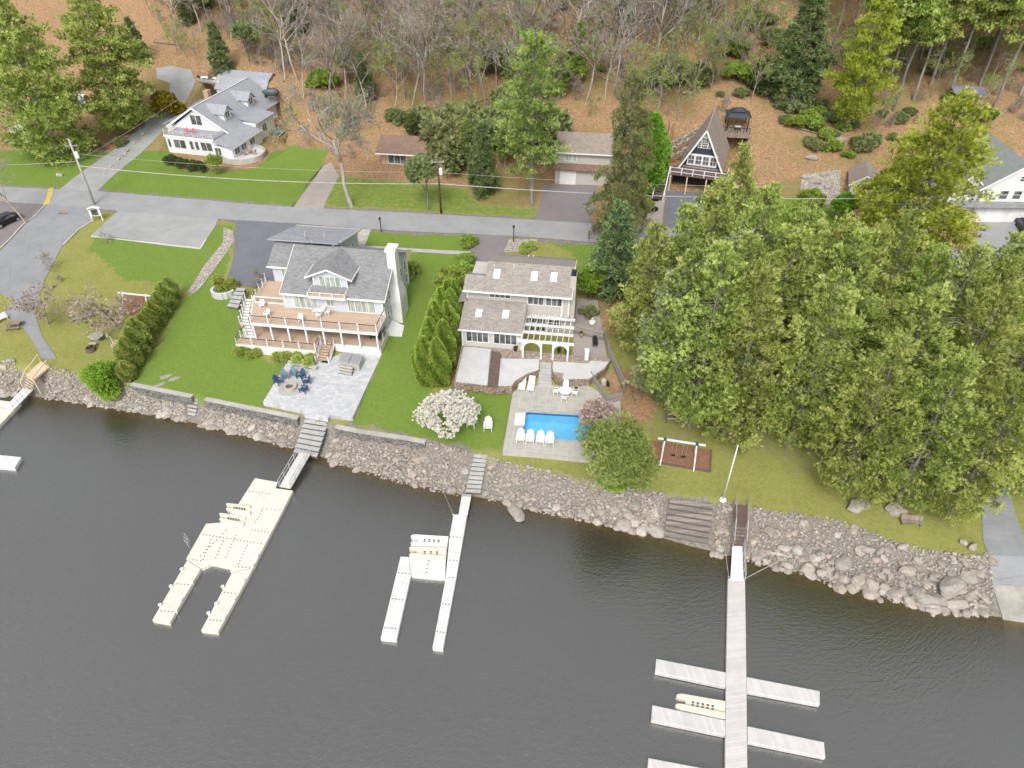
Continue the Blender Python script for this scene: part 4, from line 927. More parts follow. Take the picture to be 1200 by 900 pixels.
# ---- grove on the right
GRV = 'tall pines of the dense grove by the shore'
for k, (u, v, h, key, lab) in enumerate([
 (786,466,18.5,'softpine','soft pale green pine at the left edge of the grove beside the grey fence'),
 (808,500,22,'pine','pine whose thick grey trunk base stands left, just behind the swing set'),
 (848,511,21,'pine','pine whose grey trunk base stands behind the right end of the swing set'),
 (925,520,21,'pine','pine with drooping tips over the grass right of the flagpole'),
 (985,572,18,'pine','pine beside the round boulder nearest the flagpole lawn'),
 (1052,586,18,'pine','pine standing right behind the wooden garden bench'),
 (1112,604,17,'pine','pine at the left edge of the boat ramp above the rocks'),
 (1195,575,17,'pine','pine at the right edge of the boat ramp')]):
    plant(key, G(u, v), lab, group=GRV, h=h)
for k, (u, v, h, key) in enumerate([(1020,515,19,'pine'),(1085,525,20,'pine'),(1150,510,20,'pine'),(885,455,20,'pine'),(950,455,20,'pine'),(1195,470,20,'pine'),(1115,450,19,'pine'),(838,425,17,'softpine'),(915,385,16,'pine'),(1160,400,16,'pine'),(785,395,14,'softpine'),(855,365,14,'pine'),(1215,430,19,'pine'),(1040,440,17,'pine')]):
    plant(key, G(u, v), 'yellow green pine crowded among others in the middle of the grove', group='pines inside the grove', h=h)
for k, (u, v, h) in enumerate([(772,262,17),(812,238,19),(850,205,20),(905,215,20),(948,235,21),(992,255,20),(1038,262,19),(1075,245,19),(1150,285,19),(885,275,19),(1185,300,17),(820,290,19)]):
    plant('pine', G(u, v, h), 'pine at the street side of the grove, its pointed top clear of the others', group='pines at the street side of the grove', h=h)
plant('yellowpine', G(1130,112,24), 'tall yellow green pine in front of the white house with grey green roof', h=24, sx=1.1)
plant('pine', G(876,168,16), 'slim light green pine beside the dark blue A-frame cabin', h=16, sx=.8)
plant('leafy', G(925,300), 'rounded light green tree across the street from the cabin', h=8)
plant('leafy', G(1035,262), 'loose bright green tree before the small brown roofed shed', h=10, sx=.6)
# ---- left background
plant('bigpine', G(72,184), 'broad white pine standing left of the gravel driveway, leftmost of the pair', h=26, sx=1.0, rz=1)
plant('bigpine', G(148,152), 'broad white pine at the edge of the gravel driveway, right one of the pair', h=25, sx=1.05, rz=2)
plant('spruce', G(262,86), 'dark spruce behind the white cottage', h=10)
plant('smalltree', G(292,72), 'small yellow green tree right of the dark spruce behind the cottage', h=8)
plant('spruce', G(165,72), 'dark green spruce beside the fallen branch on the driveway bend', h=9)
for u, v, h, l in [(222,28,9,'dark spruce at the top of the slope above the driveway bend'),(240,10,10,'dark spruce nearest the top edge above the driveway'),(350,40,11,'dark spruce in the bare thicket above the cottage'),(385,20,10,'dark spruce among bare trees near the top edge'),(520,60,9,'small spruce among bare trees above the ranch house'),(730,40,10,'spruce beside the pale birch near the top edge')]:
    plant('spruce', G(u, v), l, h=h)
plant('spruce', G(430,118), 'dark green spruce between the bare trees above the ranch house', h=9)
plant('smalltree', G(410,98), 'light green young tree beside a dark spruce on the hillside', h=8)
plant('slimpine', G(623,240), 'tall white pine with bare lower trunk beside the asphalt garage driveway', h=zat(G(623,240), 34)-G(623,240).z)
plant('spruce', G(567,228), 'green spruce left of the tall white pine on the roadside lawn', h=12, sx=.9)
for u, v, h, l in [(548,200,9,'light green young pine left of the tall white pine'),(592,196,8,'light green young pine close behind the tall white pine'),(655,120,9,'young pine on the slope behind the garage house'),(600,110,8,'young pine among the bare trees above the tall white pine'),(676,92,10,'young pine on the slope left of the pale birch')]:
    plant('slimpine', G(u, v), l, h=h, sx=1.2)
plant('smalltree', G(502,246), 'small green tree on a pale trunk beside the dark utility pole', h=9.5, sx=.8)
plant('hemlockpine', G(724,286), 'tall dark brown green hemlock between the garage and the cabin driveway', h=24, sx=.8)
plant('spruce', G(716,345), 'dense dark green spruce beside the chimney of the tan house', h=13.5, sx=1.05)
plant('brightmaple', G(692,352), 'small bright green maple below the dark spruce', h=5)
plant('tallbright', G(757,222), 'tall column of bright green leaves beside the gravel yard of the cabin', h=12)
plant('spruce', G(926,118), 'tall blue green spruce on the hillside left of the yellow pine', h=19, sx=1.15)
plant('yellowpine', G(990,155), 'yellow green pine with dead lower branches on the leaf covered slope', h=22, sx=.8)
for u, v, h in [(1047,130,27),(1033,124,26),(1070,118,27),(1090,100,27),(1112,112,28),(1148,100,27),(1165,126,27),(1022,116,25),(1180,92,27),(1195,112,27),(1060,85,26),(1130,70,26),(1010,90,25),(1165,60,26),(975,60,25),(1090,50,26),(1200,40,25),(1040,40,25),(1110,30,25),(1140,20,26),(1060,20,25),(1180,15,25),(1000,30,24),(945,30,24),(1078,70,26),(1155,75,26)]:
    plant('tallpine', G(u, v), 'tall pine with bare straight trunk in the wood above the white house', group='tall pines on the upper right slope', h=h)
# ---- bare hillside wood
plant('barewide', G(412,242), 'large bare pale tree with spreading crown beside the cottage driveway', h=18, tilt=(0, R(-5)), rz=0)
plant('birch', G(740,78), 'pale grey birch on the slope above the tall hemlock', h=19)
plant('bare', G(208,52), 'bare dark trunk leaning left above the gravel driveway bend', h=15, tilt=(0, R(-14)))
plant('bare', G(482,128), 'thick bare forked tree behind the ranch house', h=17)
plant('bare', G(868,95), 'slim bare tree beside the fallen log on the slope', h=14)
rs = rng(5); pts = []
def scatter(n, poly, md):
    L = []; t = 0
    us = [p[0] for p in poly]; vs_ = [p[1] for p in poly]
    while len(L) < n and t < 6000:
        t += 1; u, v = rs.uniform(min(us), max(us)), rs.uniform(min(vs_), max(vs_))
        if not inpoly(np.array([u]), np.array([v]), poly)[0]: continue
        if any(abs(u-a)+abs(v-b)*1.6 < md for a, b in pts): continue
        L.append((u, v)); pts.append((u, v))
    return L
WOOD = [(235,-10),(900,-14),(880,55),(800,70),(770,95),(700,128),(600,140),(520,132),(430,130),(335,120),(330,88),(235,40)]
for u, v in scatter(185, WOOD, 15):
    k = rs.random(); P = G(u, max(v, -14))
    if k < .62: plant('bare', P, 'leafless grey brown tree on the leaf covered hillside', group='bare trees on the hillside', h=rs.uniform(13, 20))
    elif k < .92: plant('barebud', P, 'thin hillside tree with first pale green leaves', group='budding trees on the hillside', h=rs.uniform(9, 14))
    else: plant('birch', P, 'pale trunked bare birch on the hillside', group='pale birches on the hillside', h=rs.uniform(13, 18))
for u, v in scatter(44, [(260,20),(330,-10),(900,-10),(960,130),(880,95),(760,130),(560,160),(430,140)], 20):
    plant(('shrub','greyshrub','barebud')[rs.integers(0, 3)], G(u, max(v, -5)), 'green undergrowth bush among the bare hillside trees', 'shrub', 'undergrowth on the hillside', h=rs.uniform(1.2, 4.5))
for u, v in scatter(110, [(235,-6),(900,-10),(870,60),(760,110),(640,140),(440,135),(335,100),(240,40)], 9):
    plant('bareshrub', G(u, max(v, -5)), 'leafless grey brown brush under the bare hillside trees', 'shrub', 'bare brush on the hillside', h=rs.uniform(2.5, 6))
for u, v in scatter(12, [(330,110),(420,130),(440,190),(360,190)], 14):
    plant('bareshrub', G(u, v), 'leafless thicket shrub between the cottage and the ranch house', 'shrub', 'bare thicket beside the cottage', h=rs.uniform(2.5, 5))
for u, v in scatter(14, [(240,30),(330,40),(335,95),(300,70)], 12):
    plant('bareshrub', G(u, v), 'leafless brown thicket shrub behind the white cottage', 'shrub', 'bare thicket behind the cottage', h=rs.uniform(3, 6))
for u, v in scatter(14, [(520,150),(600,150),(660,140),(650,200),(600,210),(530,200)], 16):
    plant(('greyshrub','barebud')[rs.integers(0, 2)], G(u, v), 'young pale green growth behind the roadside pines', 'shrub', 'young growth behind the roadside', h=rs.uniform(2.5, 7))
for u, v in scatter(16, [(905,100),(1000,150),(1040,150),(1040,190),(960,185),(910,140)], 14):
    plant(('greyshrub','shrub')[rs.integers(0, 2)], G(u, v), 'low green bush among the boulders on the upper slope', 'shrub', 'low bushes on the boulder slope', h=rs.uniform(1, 2.6))
for u, v in scatter(46, [(690,20),(905,-8),(905,120),(820,140),(760,150),(700,120)], 17):
    k = rs.random(); P = G(u, max(v, -6))
    if k < .55: plant('bareshrub', P, 'leafless brush on the leaf slope above the cabin', 'shrub', 'brush above the cabin', h=rs.uniform(1.5, 3.5))
    elif k < .86: plant('barebud', P, 'slim budding tree on the leaf slope above the cabin', group='budding trees above the cabin', h=rs.uniform(8, 13))
    else: plant('greyshrub', P, 'low grey green bush on the leaf slope above the cabin', 'shrub', 'low bushes above the cabin', h=rs.uniform(.8, 1.8))
for u, v in scatter(70, [(900,60),(1210,40),(1210,140),(1150,150),(1060,150),(1040,200),(930,190),(900,130)], 13):
    k = rs.random(); P = G(u, v)
    if k < .4: plant('bareshrub', P, 'leafless brush under the tall pines at upper right', 'shrub', 'brush under the tall pines', h=rs.uniform(1.5, 4))
    elif k < .8: plant(('greyshrub','shrub')[rs.integers(0, 2)], P, 'green undergrowth bush under the tall pines at upper right', 'shrub', 'undergrowth under the tall pines', h=rs.uniform(.8, 2.2))
    else: plant('barebud', P, 'thin understorey tree under the tall pines at upper right', group='understorey under the tall pines', h=rs.uniform(6, 11))
for u, v in scatter(16, [(170,-5),(260,-5),(262,70),(232,80),(190,60)], 14):
    plant(('bareshrub','bare','barebud')[rs.integers(0, 3)], G(u, max(v, -5)), 'bare growth on the slope above the gravel driveway bend', 'tree', 'bare growth above the driveway bend', h=rs.uniform(4, 9))
for u, v in scatter(10, [(95,165),(160,130),(185,110),(160,160),(110,195)], 10):
    plant(('greyshrub','bareshrub')[rs.integers(0, 2)], G(u, v), 'low growth under the broad white pines', 'shrub', 'growth under the white pines', h=rs.uniform(.6, 1.6))
for u, v in [(883,100),(893,108),(903,98),(895,88)]: plant('darkshrub', G(u, v), 'dark evergreen bush beside the metal roofed gazebo', 'shrub', 'dark bushes by the gazebo', h=3.2)
for u, v, l in [(490,158,'dark green bush behind the ranch house roof'),(530,175,'dark bush at the right end of the ranch house')]: plant('darkshrub', G(u, v), l, 'shrub', h=3)
plant('barebud', G(20,172), 'yellowish budding tree at the left margin before the white camper', h=10, sx=1.2); plant('barebud', G(55,160), 'olive budding tree behind the stone wall at left', h=8, sx=1.2)
plant('bare', G(31,262), 'bare tree with thick pale trunk beside the black car', h=12, sx=1.2)
plant('orchard', G(137,381), 'rounded bare fruit tree beside the near swing set', h=9.6, sx=1.12); plant('orchard', G(56,380), 'small rounded bare tree beside the asphalt path', h=8, sx=1.05)
plant('bareshrub', G(62,318), 'grey leafless bush on the edge of the worn asphalt', 'shrub', h=3.2); plant('bareshrub', G(125,285), 'reddish leafless bush on the bank below the parking lot', 'shrub', h=2.6); plant('bareshrub', G(70,330), 'reddish brown low bush on the grass bank', 'shrub', h=1.6)
plant('bareshrub', G(302,338), 'bare brown bush beside the side deck of the grey house', 'shrub', h=2.8); plant('bareshrub', G(284,385), 'bare bush below the winding side stairs', 'shrub', h=2)
# ---- hedges and garden shrubs
HG = [(203,338),(198,347),(192,356),(186,366),(180,375),(174,384),(168,394),(162,404),(157,414)]
for u, v in HG: plant('cedar', G(u, v+14), 'dense dark green hedge shrub in the row left of the grey house lawn', 'hedge plant', 'hedge left of the lawn', h=4.0*rs.uniform(.85, 1.12), sx=.95)
plant('cedar', G(151,443), 'low green hedge shrub at the lake end of the left hedge', h=2.4, sx=1.3); plant('weeping', G(124,462), 'bright green weeping shrub hanging over the rocks', 'shrub', h=3.4)
for u, v, h in [(500,446,6.2),(515,448,6.2),(507,425,6.4),(522,428,6.4),(513,405,6.4),(526,405,6.4),(519,385,6),(530,385,5.8),(526,368,5),(534,362,4.4)]:
    plant('yellowcedar', G(u, v), 'tall yellow green cedar in the hedge between the two houses', 'hedge plant', 'tall hedge between the houses', h=h)
for u, v, h in [(537,340,2.8),(541,326,2.2),(545,312,1.7)]: plant('shrub', G(u, v), 'loose green bush at the street end of the tall hedge', 'shrub', 'bushes at the end of the tall hedge', h=h)
plant('shrub', G(548,288), 'small green bush beside the front walk', 'shrub', h=1.6)
plant('blossom', G(526,508), 'white blossoming tree on the lawn beside the pool', h=5.7)
plant('pooltree', G(716,566), 'round dense green tree overhanging the right corner of the pool deck', h=8.0, sx=.98)
plant('pinkshrub', G(702,497), 'pale pink flowering shrub behind the round tree by the pool', 'shrub', h=3)
plant('ballshrub', G(265,337), 'clipped green ball shrub beside the curved stone steps', 'shrub', h=1.8)
for u, v in [(331,424),(348,425.5),(362,428)]: plant('ballshrub', G(u, v), 'round clipped shrub along the lower deck of the grey house', 'shrub', 'clipped shrubs at the lower deck', h=1.3)
for u, v, l in [(288,417,'yellowish low bush at the left corner of the lower deck'),(298,419,'dark round bush second from the left deck corner'),(280,413,'grey leafy bush at the outer left deck corner')]: plant(('shrub','ballshrub','greyshrub')[u % 3], G(u, v), l, 'shrub', h=1.1)
plant('ballshrub', G(617,294), 'round green bush in the gravel bed by the street', 'shrub', h=1.5); plant('shrub', G(484,322), 'low green bush beside the chimney of the grey house', 'shrub', h=1.8)
plant('forsythia', G(200,138), 'yellow forsythia bush beside the gravel driveway', 'shrub', h=4); 
plant('smalltree', G(254,204), 'small grey green rounded tree at the corner of the cottage', h=3.6, sx=1.1)
for u, v in [(200,190),(207,192),(214,194),(221,196),(228,197),(235,198)]: plant('darkshrub', G(u, v+3), 'dark clipped hedge bush before the cottage sunroom', 'shrub', 'dark hedge before the cottage', h=1.7, sx=.85)
plant('shrub', G(748,248), 'yellow green bush beside the round black planters', 'shrub', h=2.2)
plant('shrub', G(718,575), 'low light green bush below the round tree on the rocks', 'shrub', h=1.6)
for u, v in [(725,330),(735,345),(690,370)]: plant('greyshrub', G(u, v), 'low leafy growth in the side yard of the tan house', 'shrub', 'side yard growth', h=1.3)
for u, v in [(1185,245),(1196,228)]: plant('darkshrub', G(u, v), 'dark bush at the corner of the white house', 'shrub', 'bushes at the white house', h=1.6)
plant('smalltree', G(880,262), 'small light green tree on the grass right of the cabin driveway', h=6); plant('brightmaple', G(985,262), 'bright green low tree beside the rock garden', h=5); plant('shrub', G(950,240), 'green bush at the front of the rock garden', 'shrub', h=2.2)
for L in PROTO.values():
    for e in L:
        if not e[1]:
            for c in kids(e[0]): 
                for g in kids(c): bpy.data.objects.remove(g)
                bpy.data.objects.remove(c)
            bpy.data.objects.remove(e[0])
# ------------------------------------------------------------------ the other houses
def gable(mb, x0, x1, y, z0, z1, xm=None, t=.15):
    xm = (x0+x1)/2 if xm is None else xm
    mb.add([(x0,y,z0),(x1,y,z0),(xm,y,z1),(x0,y+t,z0),(x1,y+t,z0),(xm,y+t,z1)], [(0,1,2),(3,5,4),(0,2,5,3),(1,4,5,2),(0,3,4,1)])
# white cottage (z relative to its ground)
co_ = G(180+130/6.43, 70+735/6.43); ca = thing('white_cottage', 'white cottage with grey roof, two dormers, balcony and round terrace on the far lawn', 'house', co_, R(-15))
w_ = MB(); w_.box(-2, 2.4, -.5, 8, 6.5, 2.95); w_.box(8.0, 1.6, -.5, 12.0, 11.2, 2.3); w_.obj('sunroom_wall', M['whiteside'], ca)
w_ = MB(); w_.box(-3.2, 6.4, -.5, 8.0, 25, 3.2); gable(w_, -2.9, 7.6, 6.4, 3.19, 6.6, 2.4); w_.box(8.0, 11.25, -.5, 11.2, 17.5, 3.3); w_.obj('main_wall', M['whiteside'], ca)
w_ = MB(); w_.box(-5, 24.2, -1, 6.0, 32, 4.6); w_.add([(6,24.2,4.59),(6,32,4.59),(6,26,6.4),(6,30,6.4),(6,28,7.2),(5.8,24.2,4.59),(5.8,32,4.59),(5.8,26,6.4),(5.8,30,6.4),(5.8,28,7.2)], [(0,1,3,4,2),(5,7,9,8,6),(0,2,7,5),(2,4,9,7),(4,3,8,9),(3,1,6,8)])
M['palegreen'] = siding('pale_green_siding', (.55, .6, .54)); w_.obj('rear_wall', M['palegreen'], ca)
r_ = MB(); r_.slab([(2.4, 5.9, 7.05), (8.9, 5.9, 3.1), (8.9, 25, 3.1), (2.4, 25, 7.05)], .15); r_.slab([(-4.0, 5.9, 3.15), (2.4, 5.9, 7.05), (2.4, 25, 7.05), (-4.0, 25, 3.15)], .15)
ro = r_.obj('roof', M['roof3'], ca)
r_ = MB(); r_.slab([(8.6, 1.2, 3.2), (12.5, 1.2, 2.3), (12.5, 11.2, 2.3), (8.6, 11.2, 3.2)], .14); r_.obj('sunroom_roof', M['roof3'], ca)
r_ = MB(); r_.slab([(7.8, 11.25, 3.95), (11.7, 11.25, 3.3), (11.7, 17.6, 3.3), (7.8, 17.6, 3.95)], .14); r_.obj('side_roof', M['roof3'], ca)
r_ = MB(); r_.slab([(-5.4, 24, 4.5), (6.3, 24, 4.5), (6.3, 26, 6.5), (-5.4, 26, 6.5)], .14); r_.slab([(-5.4, 26, 6.5), (6.3, 26, 6.5), (6.3, 28, 7.35), (-5.4, 28, 7.35)], .14); r_.slab([(-5.4, 28, 7.35), (6.3, 28, 7.35), (6.3, 30, 6.5), (-5.4, 30, 6.5)], .14); r_.slab([(-5.4, 30, 6.5), (6.3, 30, 6.5), (6.3, 32.2, 4.5), (-5.4, 32.2, 4.5)], .14)
r_.obj('rear_roof', M['roof3'], ca)
r_ = MB(); r_.box(-8, 15, -1, -3.2, 22, 2.7); r_.box(-5.4, 7.6, -1, -3.2, 12, 3.0); r_.obj('side_wall', M['whiteside'], ca)
r_ = MB(); r_.slab([(-8.4, 14.6, 2.75), (-3.3, 14.6, 3.7), (-3.3, 22.3, 3.7), (-8.4, 22.3, 2.75)], .13); r_.slab([(-5.9, 7.2, 3.1), (-3.4, 7.2, 3.9), (-3.4, 12.3, 3.9), (-5.9, 12.3, 3.1)], .13); each(r_, 'porch_roof', M['roof3'], ca)
tr_ = MB(); tr_.bar((2.4, 5.86, 7.0), (8.95, 5.86, 3.05), .06, .3); tr_.bar((2.4, 5.86, 7.0), (-4.05, 5.86, 3.1), .06, .3); tr_.box(-2.15, 2.25, 2.75, 8.15, 2.4, 3.1); tr_.bar((2.4, 5.9, 7.1), (2.4, 25, 7.1), .22, .06); tr_.box(8.1, 1.1, 2.9, 8.6, 1.2, 3.2); tr_.bar((12.55, 1.2, 2.22), (12.55, 11.2, 2.22), .05, .16); each(tr_, 'trim', M['whiteroof'], ca)
MB().box(-2.1, 2.3, 2.96, 8.1, 6.4, 3.06).obj('balcony_floor', M['roof3'], ca)
rl = MB(); pm = MB()
for p, q in (((-2, 2.4), (8, 2.4)), ((-2, 2.4), (-2, 6.2)), ((8, 2.4), (8, 6.2))):
    for z in (3.35, 3.65, 3.95): rl.bar((*p, z), (*q, z), .05)
for a in range(-2, 9, 2): pm.box(a-.06, 2.34, 3.05, a+.06, 2.46, 4.05)
bo = each(rl, 'balcony_rail', M['alum'], ca); each(pm, 'post', M['alum'], bo[0])
for a, w2 in ((-1.6, .5), (-.4, 2.4), (2.9, .7), (4.0, .7), (5.2, 2.2)): win(ca, (a, 2.395, .9), w2, 1.5, 1 if w2 < 1 else 2, 1)
win(ca, (1.3, 6.395, 3.9), 2.2, 1.7, 2, 1)
for b in (2.2, 4.4, 7.2): win(ca, (12.005, b, .8), 1.5, 1.2, 2, 1, ux=(0, 1, 0), n=(1, 0, 0))
win(ca, (8.5, 1.595, .7), 1.2, 1.3, 2, 1); win(ca, (11.205, 13.2, 1.1), 1.4, 1.3, 2, 1, ux=(0, 1, 0), n=(1, 0, 0)); win(ca, (6.005, 27.6, 4.6), .8, .9, 1, 2, ux=(0, 1, 0), n=(1, 0, 0))
for yc in (9.6, 17.6):
    d = MB(); d.box(3.6, yc-1.1, 4.2, 6.9, yc+1.1, 5.7); d.add([(6.9,yc-1.1,5.69),(6.9,yc+1.1,5.69),(6.9,yc,6.65),(3.6,yc-1.1,5.69),(3.6,yc+1.1,5.69),(3.6,yc,6.65)], [(0,1,2),(3,5,4),(0,2,5,3),(1,4,5,2)])
    do = d.obj('dormer', M['whiteside'], ca)
    d = MB(); d.slab([(3.0, yc-1.5, 5.5), (7.3, yc-1.5, 5.5), (7.3, yc, 6.85), (3.0, yc, 6.85)], .1); d.slab([(3.0, yc, 6.85), (7.3, yc, 6.85), (7.3, yc+1.5, 5.5), (3.0, yc+1.5, 5.5)], .1); each(d, 'dormer_roof', M['roof3'], do)
    win(ca, (6.905, yc-.6, 4.55), 1.2, 1.1, 2, 1, ux=(0, 1, 0), n=(1, 0, 0))
MB().box(.6, 12.6, 5, 1.6, 13.6, 8.0).obj('chimney', M['brickish'], ca)
tm = MB(); tm.lathe((12.4, 4.0, 0), [(3.9, -.8), (3.9, .75), (3.55, .75), (3.55, .35)], 28); tm.obj('terrace_wall', M['concold'], ca); MB().lathe((12.4, 4.0, 0), [(3.56, .3), (3.56, .4)], 28).obj('terrace_floor', M['concrete'], ca)
# A-frame
af = thing('a_frame_cabin', 'dark blue A-frame cabin with white trimmed gable and raised deck on the leaf covered slope', 'cabin', (30.35, 110.45, 9.9), R(-19)); LEN = 11.2
w_ = MB(); w_.add([(-3.1,0,0),(3.1,0,0),(0,0,5.7),(-3.1,.15,0),(3.1,.15,0),(0,.15,5.7)], [(0,1,2),(3,5,4),(0,2,5,3),(1,4,5,2),(0,3,4,1)]); w_.obj('gable_wall', M['navy'], af)
w_ = MB(); w_.box(-2.9, .2, -4, 2.9, LEN-.3, 0); w_.obj('base_wall', M['concold'], af)
r_ = MB(); r_.slab([(-3.5, -.7, -.4), (0, -.7, 6.05), (0, LEN, 6.05), (-3.5, LEN, -.4)], .18); r_.slab([(0, -.7, 6.05), (3.5, -.7, -.4), (3.5, LEN, -.4), (0, LEN, 6.05)], .18); each(r_, 'roof', M['roofA'], af)
tr_ = MB(); tr_.bar((-3.5, -.74, -.45), (0, -.74, 6.0), .08, .26); tr_.bar((3.5, -.74, -.45), (0, -.74, 6.0), .08, .26); each(tr_, 'trim', M['whiteroof'], af); MB().bar((0, -.68, 6.06), (0, LEN, 6.06), .2, .05).obj('ridge_cap', M['roofA'], af)
MB().box(-2.35, -.06, .1, 2.35, -.005, 2.0).obj('window_band', M['white'], af); 
for a in (-2.15, -1.0, .15, 1.3): win(af, (a, -.065, .4), .85, 1.3, 2, 2, b=.06)
m = MB(); m.add([(-1.05,-.05,3.0),(1.05,-.05,3.0),(1.05,-.05,4.0),(0,-.05,5.6),(-1.05,-.05,4.0)], [(0,1,2,3,4)]); m.obj('gable_panel', M['white'], af); win(af, (-.42, -.055, 3.1), .84, 1.5, 3, 4, b=.06)
for a in (-.95, .6): win(af, (a, -.055, 3.1), .35, .95, 1, 3, b=.05)
MB().box(-4.4, -3.6, -.45, 4.4, -.02, -.28).obj('deck', M['redbrown'], af)
dp = MB()
for a in (-4.2, -1.6, 1.4, 4.2): dp.box(a-.1, -3.5, -4.2, a+.1, -3.3, -.46)
each(dp, 'deck_post', M['timber'], af)
m = MB(); m.box(-4.2, -.5, -4, 4.2, -.3, -.5); m.obj('underdeck_shade', M['dark'], af)  # dark panel painted in as the shade below the deck
pm = MB(); rl = MB()
for p, q in (((-4.35, -3.55), (4.35, -3.55)), ((4.35, -3.55), (4.35, 0))):
    for z in (.1, .75): rl.bar((*p, z), (*q, z), .08)
for k in range(6): pm.box(-4.42+k*1.75, -3.62, -.3, -4.28+k*1.75, -3.48, .85)
ro = each(rl, 'deck_rail', M['white'], af); each(pm, 'rail_post', M['white'], ro[0])
sm_ = MB(); sr = MB()
for k in range(11): sm_.box(-6.2, -3.2-k*.33, -.45-k*.3, -4.6, -2.85-k*.33, -.38-k*.3)
for a in (-6.25, -4.55):
    sr.bar((a, -3.0, -.5), (a, -6.6, -3.9), .1, .3); sr.bar((a, -3.0, .5), (a, -6.6, -2.9), .1)
    for k in range(4): sr.bar((a, -3.0-k*1.2, -.6-k*1.1), (a, -3.0-k*1.2, .6-k*1.1), .14)
sb = MB(); sb.box(-6.3, -2.85, -.45, -4.41, -.5, -.3); so3 = sb.obj('landing', M['redbrown'], af); each(sm_, 'step', M['redbrown'], so3); each(sr, 'stair_rail', M['white'], so3)
# house with garage door
o = G(600+222/4, 862/4); gh = thing('garage_house', 'small pale house over a white garage door behind the tall white pine', 'house', o, R(-8))
w_ = MB(); w_.box(-.8, 0, -.3, 9, .8, 2.7); w_.box(-.7, .8, -.3, 9, 7, 5.3); w_.obj('wall', M['tanside'], gh)
m = MB(); m.box(0, -.06, 0, 2.65, .0, 2.3)
for k in range(1, 4): m.box(0, -.075, k*.575-.02, 2.65, -.061, k*.575)
m.obj('garage_door', M['white'], gh)
r_ = MB(); r_.slab([(-1, -.7, 2.7), (9.2, -.7, 2.7), (9.2, .9, 3.3), (-1, .9, 3.3)], .12); r_.obj('lower_roof', M['roofbrown'], gh)
r_ = MB(); r_.slab([(-.9, .2, 5.2), (9.3, .2, 5.2), (9.3, 3.9, 7.3), (-.9, 3.9, 7.3)], .14); r_.slab([(-.9, 3.9, 7.3), (9.3, 3.9, 7.3), (9.3, 7.5, 5.2), (-.9, 7.5, 5.2)], .14); r_.obj('roof', M['roofA'], gh)
MB().box(-.95, .14, 5.02, 9.3, .2, 5.24).obj('trim', M['whiteroof'], gh); win(gh, (.6, .795, 3.7), 1.9, 1.0, 3, 1, pane='glassg')
# ranch house
o = G(450, 770/4); rh = thing('ranch_house', 'low tan house with a reddish brown roof behind the roadside lawn', 'house', o, R(-8))
w_ = MB(); w_.box(-.4, 0, -.4, 8.3, 6, 2.4); w_.box(8.31, -1.5, -.4, 11.2, 5, 2.3); w_.obj('wall', M['brickish'], rh)
r_ = MB(); r_.slab([(-1, -1.1, 2.35), (8.6, -1.1, 2.35), (8.6, 3, 4.1), (-1, 3, 4.1)], .14); r_.slab([(-1, 3, 4.1), (8.6, 3, 4.1), (8.6, 6.6, 2.6), (-1, 6.6, 2.6)], .14); r_.obj('roof', M['roofbrown'], rh)
r_ = MB(); r_.slab([(8.2, -2.2, 2.3), (9.8, -2.2, 3.3), (9.8, 5.3, 3.3), (8.2, 5.3, 2.3)], .13); r_.slab([(9.8, -2.2, 3.3), (11.6, -2.2, 2.3), (11.6, 5.3, 2.3), (9.8, 5.3, 3.3)], .13); r_.obj('wing_roof', M['roofbrown'], rh)
MB().box(-1.0, -1.16, 2.18, 8.6, -1.1, 2.38).obj('trim', M['whiteroof'], rh); win(rh, (.9, -.005, .3), 3.2, 1.7, 3, 1); win(rh, (5.6, -.005, .8), 1.4, 1.1, 2, 1)
# house with green-grey roof
wh = thing('white_house', 'white house with grey green roof and two front gables at the right edge', 'house', (74.5, 97.6, 6.6), R(-2))
w_ = MB(); w_.box(-6, 0, -.3, 3.5, 13, 5.6); gable(w_, -6, 3.5, 0, 5.59, 8.9, -1.2); w_.box(-10, .8, -.3, -6.01, 9, 4.9); gable(w_, -10, -5.5, .8, 4.89, 6.9, -7.8); w_.obj('wall', M['whiteside'], wh)
r_ = MB(); r_.slab([(-6.8, -.4, 5.1), (-1.2, -.4, 9.05), (-1.2, 13.3, 9.05), (-6.8, 13.3, 5.1)], .16); r_.slab([(-1.2, -.4, 9.05), (4.2, -.4, 5.2), (4.2, 13.3, 5.2), (-1.2, 13.3, 9.05)], .16); r_.obj('roof', M['roofG'], wh)
r_ = MB(); r_.slab([(-10.5, .4, 4.6), (-7.8, .4, 7.05), (-7.8, 9, 7.05), (-10.5, 9, 4.6)], .14); r_.slab([(-7.8, .4, 7.05), (-5.0, .4, 4.6), (-5.0, 9, 4.6), (-7.8, 9, 7.05)], .14); r_.obj('side_roof', M['roofG'], wh)
r_ = MB(); r_.slab([(-10, -1, 2.7), (3.8, -1, 2.7), (3.8, .1, 3.3), (-10, .1, 3.3)], .12); r_.obj('canopy', M['roof1'], wh)
tr_ = MB(); tr_.bar((-6.8, -.44, 5.05), (-1.2, -.44, 9.0), .06, .24); tr_.bar((4.2, -.44, 5.15), (-1.2, -.44, 9.0), .06, .24); tr_.bar((-10.5, .36, 4.55), (-7.8, .36, 7.0), .06, .2); tr_.bar((-5, .36, 4.55), (-7.8, .36, 7.0), .06, .2); each(tr_, 'trim', M['whiteroof'], wh)
for a in (-4.3, -.9): MB().box(a, -.06, 0, a+2.6, -.002, 2.3).obj('garage_door', M['white'], wh)
